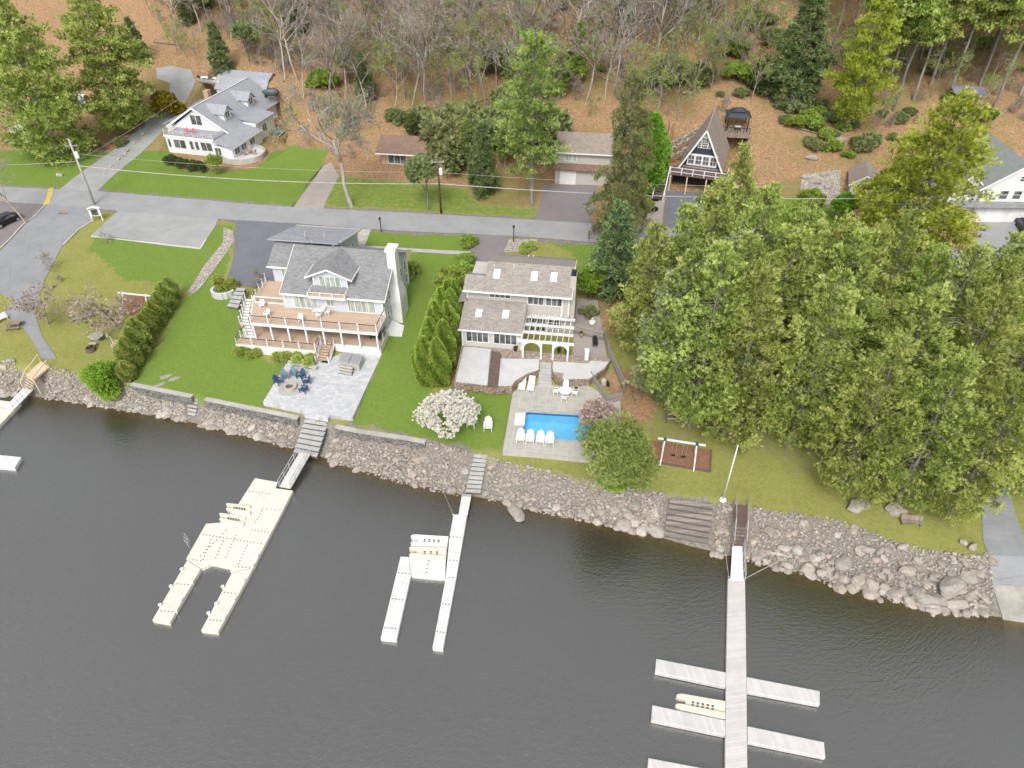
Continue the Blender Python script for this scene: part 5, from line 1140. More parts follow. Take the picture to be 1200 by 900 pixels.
win(wh, (-3.4, -.005, 3.7), 1.1, 1.2, 1, 2); win(wh, (-1.5, -.005, 3.7), 1.1, 1.2, 1, 2); win(wh, (-1.5, -.005, 6.4), .7, .7, 1, 2); win(wh, (-9.0, .795, 3.6), 1.0, 1.2, 1, 2); win(wh, (-7.4, .795, 3.6), 1.0, 1.2, 1, 2)
# small brown roofed shed
sd = thing('garden_shed', 'small shed with brown shingle roof and white gable edge beside the rock garden', 'shed', (54.5, 104.5, 7.2), R(-20))
w_ = MB(); w_.box(-1.8, 0, -.5, 1.8, 6, 2.2); gable(w_, -1.8, 1.8, 0, 2.19, 3.6); w_.obj('wall', M['whiteside'], sd)
r_ = MB(); r_.slab([(-2.3, -.4, 2.0), (0, -.4, 3.8), (0, 6.4, 3.8), (-2.3, 6.4, 2.0)], .12); r_.slab([(0, -.4, 3.8), (2.3, -.4, 2.0), (2.3, 6.4, 2.0), (0, 6.4, 3.8)], .12); r_.obj('roof', M['roofA'], sd)
tr_ = MB(); tr_.bar((-2.3, -.44, 1.98), (0, -.44, 3.76), .06, .2); tr_.bar((2.3, -.44, 1.98), (0, -.44, 3.76), .06, .2); each(tr_, 'trim', M['whiteroof'], sd); MB().box(-.5, -.06, -.3, .5, -.002, 1.8).obj('door', M['redbrown'], sd)
# gazebo behind the cabin
P = G(862, 150); gz = thing('gazebo', 'gazebo with dark metal two tier roof on a deck right of the cabin', 'gazebo', P, R(-8))
for a in (-1.7, 1.7):
    for b in (-1.5, 1.5): MB().box(a-.08, b-.08, 0, a+.08, b+.08, 2.4).obj('post', M['black'], gz)
M['gazroof'] = plain('dark_blue_metal_roof', (.045, .055, .065), .4, .2)
r_ = MB()
def pyr(mb, hx, hy, z0, kx, ky, z1): mb.add([(-hx,-hy,z0),(hx,-hy,z0),(hx,hy,z0),(-hx,hy,z0),(-kx,-ky,z1),(kx,-ky,z1),(kx,ky,z1),(-kx,ky,z1)], MB.BF)
pyr(r_, 2.1, 1.9, 2.4, .9, .8, 3.0); pyr(r_, 1.2, 1.1, 3.1, .15, .12, 3.55); each(r_, 'roof', M['gazroof'], gz); MB().box(-2.2, -2.6, -.8, 2.2, 2.0, 0).obj('deck', M['wood'], gz)
pm = MB()
for k in range(5): pm.box(-2.15+k*1.05, -2.6, 0, -2.07+k*1.05, -2.52, .9)
pm2 = MB(); pm2.bar((-2.15, -2.56, .9), (2.15, -2.56, .9), .07); ro = pm2.obj('railing', M['black'], gz); each(pm, 'baluster', M['black'], ro)
tb = thing('outdoor_table', 'pale square table standing in the dark gazebo', 'table', P+Vector((0, -1.2, .0)), R(-8)); MB().box(-.5, -.4, .68, .5, .4, .74).obj('tabletop', M['concrete'], tb)
for a in (-.42, .42):
    for b in (-.33, .33): MB().box(a-.04, b-.04, 0, a+.04, b+.04, .68).obj('leg', M['black'], tb)
# far left: camper half hidden by the pines
P = G(38, 168); cm = thing('camper', 'white camper half hidden behind the budding trees at left', 'camper', P, R(-20))
m = MB(); m.box(-3.2, -1.1, .5, 3.2, 1.1, 2.9); m.obj('body', M['pvcw'], cm, bevel=.2); MB().box(-1.0, -.5, 2.905, .2, .5, 3.1).obj('roof_vent', M['alum'], cm); win(cm, (-1.6, -1.105, 1.5), 1.4, .7, 2, 1, frame='rail'); MB().box(.6, -1.13, .6, 1.3, -1.102, 2.5).obj('door', M['alum'], cm)
for a in (-1.2, 1.2): m = MB(); m.tube((a, -1.12, .35), (a, -.85, .35), .35, n=14); m.obj('wheel', M['black'], cm)
P = G(92, 128); cm = thing('camper', 'small white trailer glimpsed between the two broad pines', 'camper', P, R(15)); m = MB(); m.box(-2, -.9, .5, 2, .9, 2.6); m.obj('body', M['pvcw'], cm, bevel=.15); win(cm, (-.8, -.905, 1.4), 1.4, .7, 2, 1, frame='rail')
m = MB(); m.tube((0, -.92, .35), (0, -.7, .35), .35, n=14); m.obj('wheel', M['black'], cm)
# blue purple tarped shelter in the upper right wood
P = G(1130, 122); sh_ = thing('tarp_shelter', 'open shelter under a purple grey tarp in the pine wood', 'shelter', P, R(-10)); m = MB(); m.slab([(-2.6, -1.6, 2.0), (2.6, -1.6, 2.0), (2.6, 1.6, 2.5), (-2.6, 1.6, 2.5)], .05); m.obj('tarp', plain('purple_tarp', (.23, .21, .33), .6, .2), sh_)
for a in (-2.5, 2.5):
    for b in (-1.5, 1.5): MB().bar((a, b, -.3), (a, b, 2.05+(b > 0)*.4), .08).obj('pole', M['wood'], sh_)
# ------------------------------------------------------------------ docks, gangways, shore walls
ZD = .42
def pdock(t): return inv_of(t)
def dockmat(name, c, panel=1.5):
    t = NT(name); P = t.map(t.pos(), (1, 1, 1)); b = t.n('ShaderNodeTexBrick'); b.offset = 0; b.inputs['Scale'].default_value = 1; b.inputs['Brick Width'].default_value = panel; b.inputs['Row Height'].default_value = panel; b.inputs['Mortar Size'].default_value = .018
    for i, cc in (('Color1', c), ('Color2', sc(c, .95)), ('Mortar', sc(c, .62))): b.inputs[i].default_value = (*cc, 1)
    t.l(P, b.inputs[0]); col = t.mix(.4, b.outputs[0], t.ramp(t.noise(.8, 7, None, .7), [(.3, sc(c, .7)), (.55, c), (.7, sc(c, 1.05))])); col = t.mix(t.math('MULTIPLY', t.math('GREATER_THAN', t.noise(2.2, 6, None, .75), .62), .25), col, (.36, .33, .25)); return t.fin(col, .5)
M['dockcream'] = dockmat('cream_dock_plastic', (.62, .605, .54)); M['dockwhite'] = dockmat('white_dock_plastic', (.6, .61, .6))
def dockpart(t, name, px, mat, z1=ZD, z0=-.12, ins=0): m = MB(inv_of(t)); m.prism(fp(px, z1), z0, z1); return m.obj(name, mat, t, bevel=.05)
def sockets(t, rows, mat, r=.09):
    for (a, b, n) in rows:
        for k in range(n):
            f = (k+.5)/n; c = Z(a[0]+(b[0]-a[0])*f, a[1]+(b[1]-a[1])*f, ZD); m = MB(inv_of(t)); m.obox(c, r*1.5, r*1.5, .02, R(20)); m.obj('socket', mat, t)
def z4(ox, oy, s): return lambda x, y: (ox+x/s, oy+y/s)
q = z4(160, 520, 3.75)
d1 = thing('floating_dock', 'large cream modular floating dock with two long prongs in front of the grey house', 'dock', Z(270, 640, 0), R(-25))
dockpart(d1, 'platform', [q(*p) for p in [(520,150),(620,168),(612,195),(688,205),(535,500),(515,542),(415,565),(405,542),(330,526),(284,548),(217,505),(305,350),(372,345),(440,275)]], M['dockcream'])
dockpart(d1, 'prong', [q(*p) for p in [(222,511),(282,549),(145,788),(68,775)]], M['dockcream']); dockpart(d1, 'prong', [q(*p) for p in [(418,568),(513,545),(357,828),(283,820)]], M['dockcream'])
rows = [((490,207),(590,222),7),((400,375),(275,500),9),((285,398),(555,440),18),((330,415),(290,515),7),((385,420),(345,510),6),((440,395),(390,505),8),((490,440),(445,535),7),((545,285),(640,292),5),((500,378),(585,390),6),((555,290),(520,350),5),((240,508),(290,515),3),((172,615),(235,620),4),((100,733),(165,738),4),((380,652),(440,660),4),((315,773),(375,778),4),((440,540),(505,545),4)]
sockets(d1, [(q(*a), q(*b), n) for a, b, n in rows], M['dark'], .07)
for x_, y_ in [(530,497),(510,537),(470,605),(430,685),(385,768),(352,706),(318,748),(380,632),(245,610),(195,690),(175,735),(105,712),(152,630),(200,555)]:
    m = MB(inv_of(d1)); c = Z(*q(x_, y_), ZD); m.lathe(c, [(.1, -.3), (.1, .12), (.16, .14), (.16, .2)], 8); m.obj('bollard', M['pvcw'], d1)
m = MB(inv_of(d1))
for k in range(3): c = Z(*q(235, 430+k*14), .1); m.bar(c, c+Vector((-.3, .1, 1.1)), .05)
m.bar(Z(*q(235, 430), 0)+Vector((-.1,0,.6)), Z(*q(235, 458), 0)+Vector((-.1,0,.6)), .05); each(m, 'ladder_rail', M['rail'], d1)
def port(label, px, mat, slots=5):
    """rounded floating port with a forked end for a jet ski: px = tail-left, front-left, front-right, tail-right"""
    P_ = fp(px, ZD+.18); c = sum(P_, Vector())/4; t = thing('jet_ski_port', label, 'jet ski port', (c.x, c.y, 0)); I = inv_of(t); a, b, cc, d = P_
    def at(f, g): return a.lerp(b, f).lerp(d.lerp(cc, f), g)
    for g0, g1 in ((0, .36), (.64, 1)):
        m = MB(I); L = [at(0, g0), at(.86, g0)]+[at(.86+.14*math.sin(k*math.pi/6), g0+(g1-g0)*(.5-.5*math.cos(k*math.pi/6))) for k in range(1, 6)]+[at(.86, g1), at(0, g1)]
        m.prism(L, -.1, ZD+.16); m.obj('float', mat, t, bevel=.06)
    m = MB(I); m.prism([at(0, .361), at(.8, .361), at(.8, .639), at(0, .639)], -.08, ZD+.02); m.obj('cradle', mat, t)
    for k in range(slots):
        for g in (.4, .6): m = MB(I); m.obox(at(.25+.5*k/slots, g)+Vector((0, 0, -.1)), .12, .16, .06, .6); m.obj('roller', M['dark'], t)
    return t
port('cream jet ski port in the notch of the large dock, nearer the gangway', [q(500,270),(q(392,258)),(q(392,288)),(q(500,310))], M['pvc'])
port('cream jet ski port in the notch of the large dock, nearer the prongs', [q(480,318),q(362,300),q(362,335),q(470,360)], M['pvc'])
def gangway(label, top, bot, w, zt, zb, rails, mat='alum'):
    a = Z(*top, zt); b = Z(*bot, zb); t = thing('gangway', label, 'gangway', (b.x, b.y, 0)); I = inv_of(t); m = MB(I); m.bar(a, b, w, .1); m.obj('walkway', M[mat], t)
    d = (b-a).normalized(); s = d.cross(Vector((0, 0, 1))).normalized()*(w/2)
    for sg in rails:
        for z in (.5, .95): r = MB(I); r.bar(a+s*sg+Vector((0, 0, z)), b+s*sg+Vector((0, 0, z)), .05); r.obj('handrail', M['rail'], t)
        for k in range(5): c = (a+s*sg).lerp(b+s*sg, k/4); r = MB(I); r.bar(c, c+Vector((0, 0, .97)), .05); r.obj('post', M['rail'], t)
    return t
gangway('aluminium gangway from the broad stone steps to the large cream dock', (357.5, 531), (334, 571.5), 1.25, 1.0, .55, (-1, 1), 'alum')
q = z4(420, 540, 3.75)
d2 = thing('floating_dock', 'white modular floating dock with two prongs in the middle of the shore', 'dock', Z(505, 660, 0), R(-17))
dockpart(d2, 'spine', [q(*p) for p in [(418,233),(478,238),(430,515),(372,828),(325,822),(383,518),(400,330)]], M['dockwhite']); dockpart(d2, 'platform', [q(*p) for p in [(222,421),(384,436),(382,517),(232,503)]], M['dockwhite']); dockpart(d2, 'prong', [q(*p) for p in [(185,420),(221.5,421),(231.5,503),(168,787),(97,780)]], M['dockwhite'])
sockets(d2, [(q(*a), q(*b), n) for a, b, n in [((380,333),(470,338),6),((380,435),(440,440),4),((170,492),(230,496),4),((310,430),(298,500),4),((390,512),(425,515),2),((145,605),(200,612),4),((365,628),(405,632),3),((110,733),(170,737),4),((340,750),(380,755),3),((420,235),(475,240),4)]], M['dark'], .07)
port('white jet ski port beside the middle dock, the one farther out from the shore steps', [q(388,378),q(222,373),q(222,418),q(384,434)], M['pvc'], 3); port('white jet ski port beside the middle dock, nearer the shore', [q(396,330),q(230,320),q(228,368),q(390,375)], M['pvcw'], 4)
t = thing('gangway', 'white plank from the middle stone steps to the white dock', 'gangway', Z(546, 590, 0)); m = MB(inv_of(t)); m.prism(fp([q(455,147),q(497,148),q(480,237),q(440,235)], .6), .46, .6); m.obj('walkway', M['dockwhite'], t, bevel=.03)
m = MB(inv_of(t)); m.prism(fp([q(455,150),q(497,151),q(494,158),q(453,157)], .64), .6, .64); m.obj('hinge_plate', M['rail'], t)
# long aluminium dock on the right
M['dockalum'] = planks('pale_dock_boards', (.53, .5, .49), .22, 1, .35, .1); M['dockalumx'] = planks('pale_finger_boards', (.54, .52, .52), .25, 0, .35, .1)
d3 = thing('pier', 'long pale slatted pier with five fingers running out from the brown steps', 'dock', Z(863, 780, 0), R(8))
dockpart(d3, 'walkway', [(853,677.5),(873.2,678.5),(874.8,790),(876.6,960),(849,960),(850.8,790)], M['dockalum'], .55, .1)
for L in ([(769,771.7),(850.7,787.6),(850.5,805),(767.7,787.6)], [(874.8,793),(960.8,809.6),(960.8,826),(875.2,810.5)], [(764.5,826),(850.2,844),(850,862),(763,844)], [(875.8,850.6),(965.7,869.5),(967.7,888),(876.1,869.5)], [(760,888),(849.6,905),(849.4,925),(758,906)]): dockpart(d3, 'finger', L, M['dockalumx'], .5, .05)
m = MB(inv_of(d3))
for v in (742, 819): a, b = Z(850.6, v, .555), Z(875, v+3, .555); m.bar(a, b, .05, .02)
each(m, 'joint_strip', M['alum'], d3)
port('cream jet ski port between the left fingers of the long pier', [(850.3,821),(793,811),(791,829),(850.2,842)], M['pvc'])
t = thing('gangway', 'white aluminium gangway with a rail between the brown steps and the long pier', 'gangway', Z(864, 660, 0)); I = inv_of(t); A0, A1, B0, B1 = Z(858.3, 640, 1.0), Z(870, 640, 1.0), Z(856, 679, .68), Z(871.5, 680, .68)
m = MB(I); m.slab([A0, A1, B1, B0], .1); m.obj('walkway', M['whiteroof'], t)
for z in (.5, .9): r = MB(I); r.bar(A1+Vector((.05, 0, z)), B1+Vector((.05, 0, z)), .06); r.obj('handrail', M['rail'], t)
for k in range(5): c = A1.lerp(B1, k/4)+Vector((.05, 0, 0)); r = MB(I); r.bar(c, c+Vector((0, 0, .95)), .06); r.obj('post', M['rail'], t)
for k in range(1, 6): r = MB(I); r.bar(A0.lerp(B0, k/6)+Vector((.04, 0, .01)), A1.lerp(B1, k/6)+Vector((-.04, 0, .01)), .04, .02); r.obj('cleat', M['alum'], t)
t = thing('dock_stairs', 'red brown timber platform and steps down to the long pier', 'steps', Z(868, 615, 2)); I = inv_of(t); zt = 2.75
m = MB(I); m.prism(fp([(861.3,591.5),(876.3,592.3),(874.6,615),(860.8,614.5)], zt), zt-.15, zt); m.obj('platform', M['redbrown'], t)
a, b, c, d = Z(860.8, 614.5, zt), Z(874.6, 615, zt), Z(858.5, 640, 1.05), Z(873, 641, 1.05)
for k in range(6): m = MB(I); f0, f1 = k/6, (k+.6)/6; z_ = zt-(zt-1.05)*(k+.6)/6; m.prism([a.lerp(c, f0), b.lerp(d, f0), b.lerp(d, f1), a.lerp(c, f1)], z_-.06, z_); m.obj('step', M['redbrown'], t)
for p, q2 in ((Z(861, 590, zt), a), (a, c), (Z(876.5, 591, zt), b), (b, d)): m = MB(I); m.bar(p+Vector((0, 0, .95)), q2+Vector((0, 0, .95)), .09); m.obj('handrail', M['woodgrey'], t)
for p in (Z(861, 590, zt), a, c, Z(876.5, 591, zt), b, d, a.lerp(c, .5), b.lerp(d, .5)): m = MB(I); m.bar(p+Vector((0, 0, -1)), p+Vector((0, 0, 1.0)), .1); m.obj('post', M['woodgrey'], t)
# left edge dock with wooden stairs
t = thing('wooden_stairs', 'pale timber stairs with railing over the rocks at the left edge', 'steps', Z(38, 445, 0)); I = inv_of(t)
a0, a1, b0, b1 = Z(48, 423, 2.5), Z(57.5, 430, 2.5), Z(33, 443, 1.9), Z(42, 450, 1.9); m = MB(I); m.prism([a0, a1, b1, b0], 2.3, 2.5); m.obj('platform', M['timber'], t)
c0, c1 = Z(28, 455, .9), Z(37, 460, .9)
for k in range(5): f0, f1 = k/5, (k+.6)/5; m = MB(I); z_ = 2.4-1.4*(k+.6)/5; m.prism([b0.lerp(c0, f0), b1.lerp(c1, f0), b1.lerp(c1, f1), b0.lerp(c0, f1)], z_-.07, z_); m.obj('step', M['timber'], t)
for p, q2 in ((a0, b0), (b0, c0), (a1, b1)): m = MB(I); p = Vector((p.x, p.y, 2.4)) if p in (a0, a1) else p; m.bar(p+Vector((0, 0, 1)), q2+Vector((0, 0, 1)), .1); m.obj('handrail', M['timber'], t)
for p in (a0, b0, c0, a1, b1): m = MB(I); m.bar(p+Vector((0, 0, -1.5)), p+Vector((0, 0, 1.0)), .1); m.obj('post', M['timber'], t)
gangway('cream gangway with white railing from the timber stairs at the left edge', (33, 456), (11, 479), 1.3, .9, .55, (-1,), 'pvcw')
d4 = thing('floating_dock', 'cream dock cut by the left edge, next to the timber stairs', 'dock', Z(5, 480, 0)); dockpart(d4, 'platform', [(24,472),(-12,510),(-44,503),(-6,468)], M['dockcream']); sockets(d4, [((2,478),(14,480),3)], M['dark'], .07)
d5 = thing('floating_dock', 'lone white dock end poking in at the left edge', 'dock', Z(0, 541, 0)); dockpart(d5, 'platform', [(-40,529),(25,535.5),(17,548.5),(-48,543)], M['dockwhite']); sockets(d5, [((0,541),(14,542),2)], M['dark'], .05)
# stone stairs and walls on the bank
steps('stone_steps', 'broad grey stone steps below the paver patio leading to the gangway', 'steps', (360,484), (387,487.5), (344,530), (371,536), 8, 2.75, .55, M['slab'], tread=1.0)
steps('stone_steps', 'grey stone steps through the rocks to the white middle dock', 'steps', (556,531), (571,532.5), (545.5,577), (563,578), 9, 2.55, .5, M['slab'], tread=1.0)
M['logs'] = planks('grey_logs', (.27, .235, .2), .38, 1, .7, .35)
t = steps('log_terraces', 'wide old landing of stacked grey timbers left of the brown steps', 'steps', (785,583), (836,590), (778,628), (829.5,638), 7, 2.6, .35, M['logs'], tread=.93)
steps('stone_steps', 'short rough stone steps through the low wall left of the patio', 'steps', (221,459), (234,461.5), (220,486), (229,488), 6, 2.4, .5, M['concold'])
def wall_line(name, label, px, zb, h, th, mat, zrel=False):
    P_ = [G(*p) for p in px]; t = thing(name, label, 'stone wall', P_[0]); I = inv_of(t)
    m = MB(I); c = MB(I); L, Rr = [], []
    for i, p in enumerate(P_):
        d = (P_[min(i+1, len(P_)-1)]-P_[max(i-1, 0)]); d.z = 0; d.normalize(); s = Vector((-d.y, d.x, 0))*th/2; L.append(p+s); Rr.append(p-s)
    for i in range(len(P_)-1):
        q_ = [L[i], L[i+1], Rr[i+1], Rr[i]]; z0, z1 = P_[i].z, P_[i+1].z
        zz = [z0, z1, z1, z0]
        m.add([(p.x, p.y, z+zb) for p, z in zip(q_, zz)]+[(p.x, p.y, z+h) for p, z in zip(q_, zz)], [(0,1,2,3),(7,6,5,4),(0,4,5,1),(1,5,6,2),(2,6,7,3),(3,7,4,0)])
        c.add([(p.x, p.y, z+h+.003) for p, z in zip(q_, zz)]+[(p.x, p.y, z+h+.09) for p, z in zip(q_, zz)], [(0,1,2,3),(7,6,5,4),(0,4,5,1),(1,5,6,2),(2,6,7,3),(3,7,4,0)])
    m.obj('stonework', M[mat], t); c.obj('cap', M['concold'], t); return t
def shore_wall(label, x0, x1, ends=()):
    n = max(2, int((x1-x0)/2.2)); P_ = [Vector((x0+(x1-x0)*k/n, float(np.interp(x0+(x1-x0)*k/n, _BX, _BY))-.12, 2.42)) for k in range(n+1)]
    t = thing('shore_wall', label, 'stone wall', P_[0]); I = inv_of(t); m = MB(I); c = MB(I)
    for p, q_ in zip(P_[:-1], P_[1:]):
        d = (q_-p).normalized(); s = Vector((-d.y, d.x, 0))*.25; F8 = [(0,1,2,3),(7,6,5,4),(0,4,5,1),(1,5,6,2),(2,6,7,3),(3,7,4,0)]
        for mb, za, zb_, k in ((m, .5, 2.42, 1), (c, 2.424, 2.54, 1.15)): mb.add([Vector((*(a+s*g*k)[:2], z)) for z in (za, zb_) for a, g in ((p, 1), (q_, 1), (q_, -1), (p, -1))], F8)
    m.obj('stonework', M['walldark'], t); c.obj('cap', M['concold'], t)
M['walldark'] = stones('dark_wall_stone', [(.1, .098, .092), (.19, .182, .17), (.27, .255, .235)], 2.6, (.05, .048, .045), False, (1, 1, 1.8))
shore_wall('dark stone shore wall with pale cap between the left hedge and the rough steps', -44.5, -36.6); shore_wall('dark stone shore wall with pale cap below the left lawn of the grey house', -35, -23.6); shore_wall('dark stone shore wall with pale cap from the broad steps to the blossom tree', -19.2, -9.2)
# ------------------------------------------------------------------ rocks of the shore
def rockmat(name, stops):
    t = NT(name); f = t.attr('tint'); oi = t.n('ShaderNodeObjectInfo'); k = t.math('FRACT', t.math('ADD', f, oi.outputs['Random']))
    col = t.ramp(k, stops); col = t.mix(.45, col, t.ramp(t.noise(3, 6, t.pos(True), .7), [(.3, (.1, .083, .066)), (.5, (.265, .23, .188)), (.72, (.44, .4, .345))])); t.bump(t.noise(7, 5, t.pos(True)), .6, .05); return t.fin(col, .9)
M['rock'] = rockmat('shore_rock', [(0, (.16, .145, .13)), (.22, (.33, .3, .275)), (.42, (.37, .31, .265)), (.6, (.2, .19, .18)), (.8, (.5, .47, .43)), (1, (.28, .225, .18))])
M['boulder'] = rockmat('pale_boulder', [(0, (.36, .32, .275)), (.5, (.28, .27, .25)), (1, (.42, .385, .33))])
_b = bmesh.new(); bmesh.ops.create_icosphere(_b, subdivisions=2, radius=1); _V2 = np.array([v.co[:] for v in _b.verts]); _F2 = np.array([[v.index for v in f.verts] for f in _b.faces]); _b.free()
_b = bmesh.new(); bmesh.ops.create_icosphere(_b, subdivisions=1, radius=1); _V1 = np.array([v.co[:] for v in _b.verts]); _F1 = np.array([[v.index for v in f.verts] for f in _b.faces]); _b.free()
def rockv(r, V, s, rough=.22):
    n = V.copy()
    for k in range(5):      # cut flats
        d = unit(r.normal(size=(1, 3))); h = r.uniform(.55, .85); x_ = n@d.T; n = n-np.maximum(x_-h, 0)*d*.85
    n = n*(1+r.normal(0, rough*.25, (len(V), 1)))*np.array([1, r.uniform(.6, .95), r.uniform(.45, .8)]); a = r.uniform(0, 6.28); c, s_ = math.cos(a), math.sin(a)
    return (n@np.array([[c, -s_, 0], [s_, c, 0], [0, 0, 1]]).T)*s
rk = rng(99); protos = []
for i in range(10):
    me = bpy.data.meshes.new('riprap_stone'); V = rockv(rk, _V2, 1.0); me.from_pydata(V.tolist(), [], _F2.tolist()); me.materials.append(M['rock']); protos.append(me)
xs0, xs1 = shore_y(0), 0
rocks = []      # (x, y, size)
def bankat(x): return float(np.interp(x, _SX, _SY)), float(np.interp(x, _BX, _BY))
STEPZ = [[(352,478),(393,482),(376,542),(335,534)], [(551,526),(575,528),(567,583),(541,581)], [(780,578),(842,585),(836,646),(772,636)], [(856,585),(881,586),(878,650),(853,648)], [(216,455),(238,458),(233,492),(214,490)], [(28,415),(64,425),(42,468),(18,465)], [(1160,640),(1240,640),(1240,760),(1172,745)]]
STEPW = [[Z(u, v, 1.3) for u, v in p] for p in STEPZ]
def blocked(x, y): return any(inpoly(np.array([x]), np.array([y]), p)[0] for p in STEPW)
cand = []
t_ = 0
while len(cand) < 3000 and t_ < 20000:
    t_ += 1; x = rk.uniform(-72, 47); a, b = bankat(x); f = rk.uniform(-.1, 1.02)
    if -43 < x < -9 and f > .84: f = rk.uniform(-.1, .84)
    y = a+(b-a)*f
    if blocked(x, y): continue
    s = min(.13+rk.exponential(.085), .52)*(1.25-.4*f)*(1.15 if x > 10 else .95)
    cand.append((x, y, s))
cand.sort(key=lambda c: -c[2]*(1+.3*(c[1] < 45)))
for i, (x, y, s) in enumerate(cand[:250]):
    if i < 10: o = bpy.data.objects.new('riprap_stone', protos[i])
    else: o = bpy.data.objects.new('riprap_stone', protos[i % 10])
    COL.objects.link(o); o.location = (x, y, ht(x, y)+s*.1); o.scale = (s*1.25, s*1.25, s); o.rotation_euler = (rk.normal(0, .25), rk.normal(0, .25), rk.uniform(0, 6.28))
    tag(o, ('larger grey stone among the riprap left of the broad stone steps' if x < -23 else 'larger grey stone among the riprap between the broad steps and middle steps' if x < -4 else 'larger stone among the riprap between middle steps and the log landing' if x < 16 else 'larger stone among the riprap right of the log landing'), 'rock', 'riprap stones left' if x < -23 else 'riprap stones centre left' if x < -4 else 'riprap stones centre' if x < 16 else 'riprap stones right')
VV, FF_, TT = [], [], []; k = 0
for x, y, s in cand[250:]+[(float(a), float(bankat(a)[0]+(bankat(a)[1]-bankat(a)[0])*f), float(s)) for a, f, s in zip(rk.uniform(-72, 47, 9000), rk.uniform(-.08, 1.06, 9000), rk.uniform(.07, .21, 9000))]:
    if blocked(x, y): continue
    if -43 < x < -9 and (y-bankat(x)[0])/(bankat(x)[1]-bankat(x)[0]) > .86: continue
    V = rockv(rk, _V1, s)+np.array([x, y, ht(x, y)+s*.15]); VV.append(V); FF_.append(_F1+k); TT.append(np.full(len(_F1), rk.random())); k += len(V)
o = npobj('riprap_rubble', np.concatenate(VV), np.concatenate(FF_), M['rock'], None, np.concatenate(TT)); o['kind'] = 'stuff'
def boulder(u, v, sx, sy, sz, label, rz=0, mat='boulder', name='boulder', z=None):
    me = bpy.data.meshes.new(name); V = rockv(rk, _V2, 1.0, .3); V = V/np.abs(V).max(0); me.from_pydata((V*np.array([sx, sy, sz])).tolist(), [], _F2.tolist()); me.materials.append(M[mat])
    P = G(u, v); o = bpy.data.objects.new(name, me); COL.objects.link(o); o.location = (P.x, P.y, max(P.z, 0)+sz*.35); o.rotation_euler = (0, 0, rz); return tag(o, label, 'boulder')
for u, v, sx, sy, sz, l in [(885,653,.8,.65,.5,'rounded pale boulder at the water right beside the white gangway'),(922,664,.55,.5,.4,'pale boulder at the waterline under the fallen pole'),(946,668,.65,.6,.5,'pale boulder at the waterline, second right of the fallen pole'),(962,672,.5,.5,.4,'small pale boulder in the water line of boulders'),
 (987,662,.8,.95,.5,'large grey boulder above the row of waterline boulders'),(987,680,.55,.5,.45,'round tan boulder at the water below the large grey one'),(1006,682,.6,.65,.5,'upright tan boulder at the waterline'),(1019,684,.6,.7,.5,'tan boulder in the middle of the waterline row'),(1036,690,.55,.55,.4,'flat pink boulder at the right of the waterline row'),(1016,644,.7,.5,.4,'dark grey boulder at the grass edge above the rocks'),
 (1112,690,1.5,1.1,.8,'huge dark grey boulder above the water near the ramp'),(1090,704,1.7,.8,.6,'huge flat tan boulder lying at the waterline near the ramp'),(1118,709,1.1,.6,.5,'low tan boulder right of the huge flat one'),(1134,678,.8,.6,.55,'grey angular boulder beside the ramp rocks'),(1093,717,.7,.35,.3,'pale pointed boulder in the shallow water'),(1062,670,.8,.6,.45,'flat pinkish boulder in the rock bank near the ramp'),(1073,657,.5,.4,.35,'pale small boulder on the upper rock bank'),
 (1005,595,1.3,.9,.8,'round tan boulder under the front pine branches'),(1050,600,1.1,.8,.8,'tan boulder under the pine behind the bench'),(1139,642,.6,.4,.4,'pale stone pile beside the asphalt ramp'),(1129,637,.4,.35,.3,'small white stone beside the asphalt ramp'),
 (605,601,.75,1.5,.22,'flat tan concrete block leaning into the water right of the middle dock'),(13,424,.5,.4,.3,'pale boulder on the grass edge at the far left'),(70,206,.7,.5,.4,'pale boulder at the mouth of the gravel driveway'),(950,186,1.0,.7,.6,'pale boulder on the slope above the rock garden'),(985,165,1.1,.7,.5,'pale grey boulder at the foot of the yellow pine'),
 (945,208,1.0,.7,.5,'flat slab in the rock garden, leftmost'),(955,214,1.1,.6,.5,'flat slab in the middle of the rock garden'),(966,205,.8,.6,.4,'grey slab at the top of the rock garden'),(970,220,.9,.6,.5,'pale slab at the front of the rock garden'),(806,110,1.0,.5,.5,'mossy dark boulder on the leaf slope'),(160,457,.5,.3,.06,'flat pale stepping stone in the lawn')]:
    boulder(u, v, sx, sy, sz, l, rk.uniform(-.4, .4))
for u, v, l in [(194,441.5,'pale bare stone patch in the lawn, upper left one'),(204,444,'pale bare stone patch in the lawn, right one'),(186.5,451,'pale bare stone patch in the lawn, lowest one')]: boulder(u, v, .75, .35, .06, l, .5, name='lawn_stone')
# dry stone walls on the slope left of the cabin
def drywall(label, px, h, n):
    P_ = [G(*p) for p in px]; t = thing('dry_stone_wall', label, 'stone wall', P_[0]); I = inv_of(t); vv, ff, tt = [], [], []; k = 0
    for j in range(n):
        f = rk.uniform(0, len(P_)-1.001); i = int(f); p = I @ P_[i].lerp(P_[i+1], f-i); s = rk.uniform(.22, .42); V = rockv(rk, _V1, s)+np.array([p.x, p.y, p.z+rk.uniform(0, h)]); vv.append(V); ff.append(_F1+k); tt.append(np.full(len(_F1), rk.random())); k += len(V)
    npobj('stonework', np.concatenate(vv), np.concatenate(ff), M['rock'], t, np.concatenate(tt))
for i, (a, b) in enumerate([((784,172),(822,152)),((780,180),(815,163)),((779,190),(806,176))]): drywall(('uppermost','middle','lowest')[i]+' dry stone terrace wall on the slope left of the cabin', [a, b], .7, 70)
drywall('row of white stones edging the wall before the camper', [(10,168),(40,175),(66,171)], .6, 70)
drywall('low stone edging along the right side of the gravel driveway', [(116,210),(140,187),(160,166),(178,148)], .15, 26)
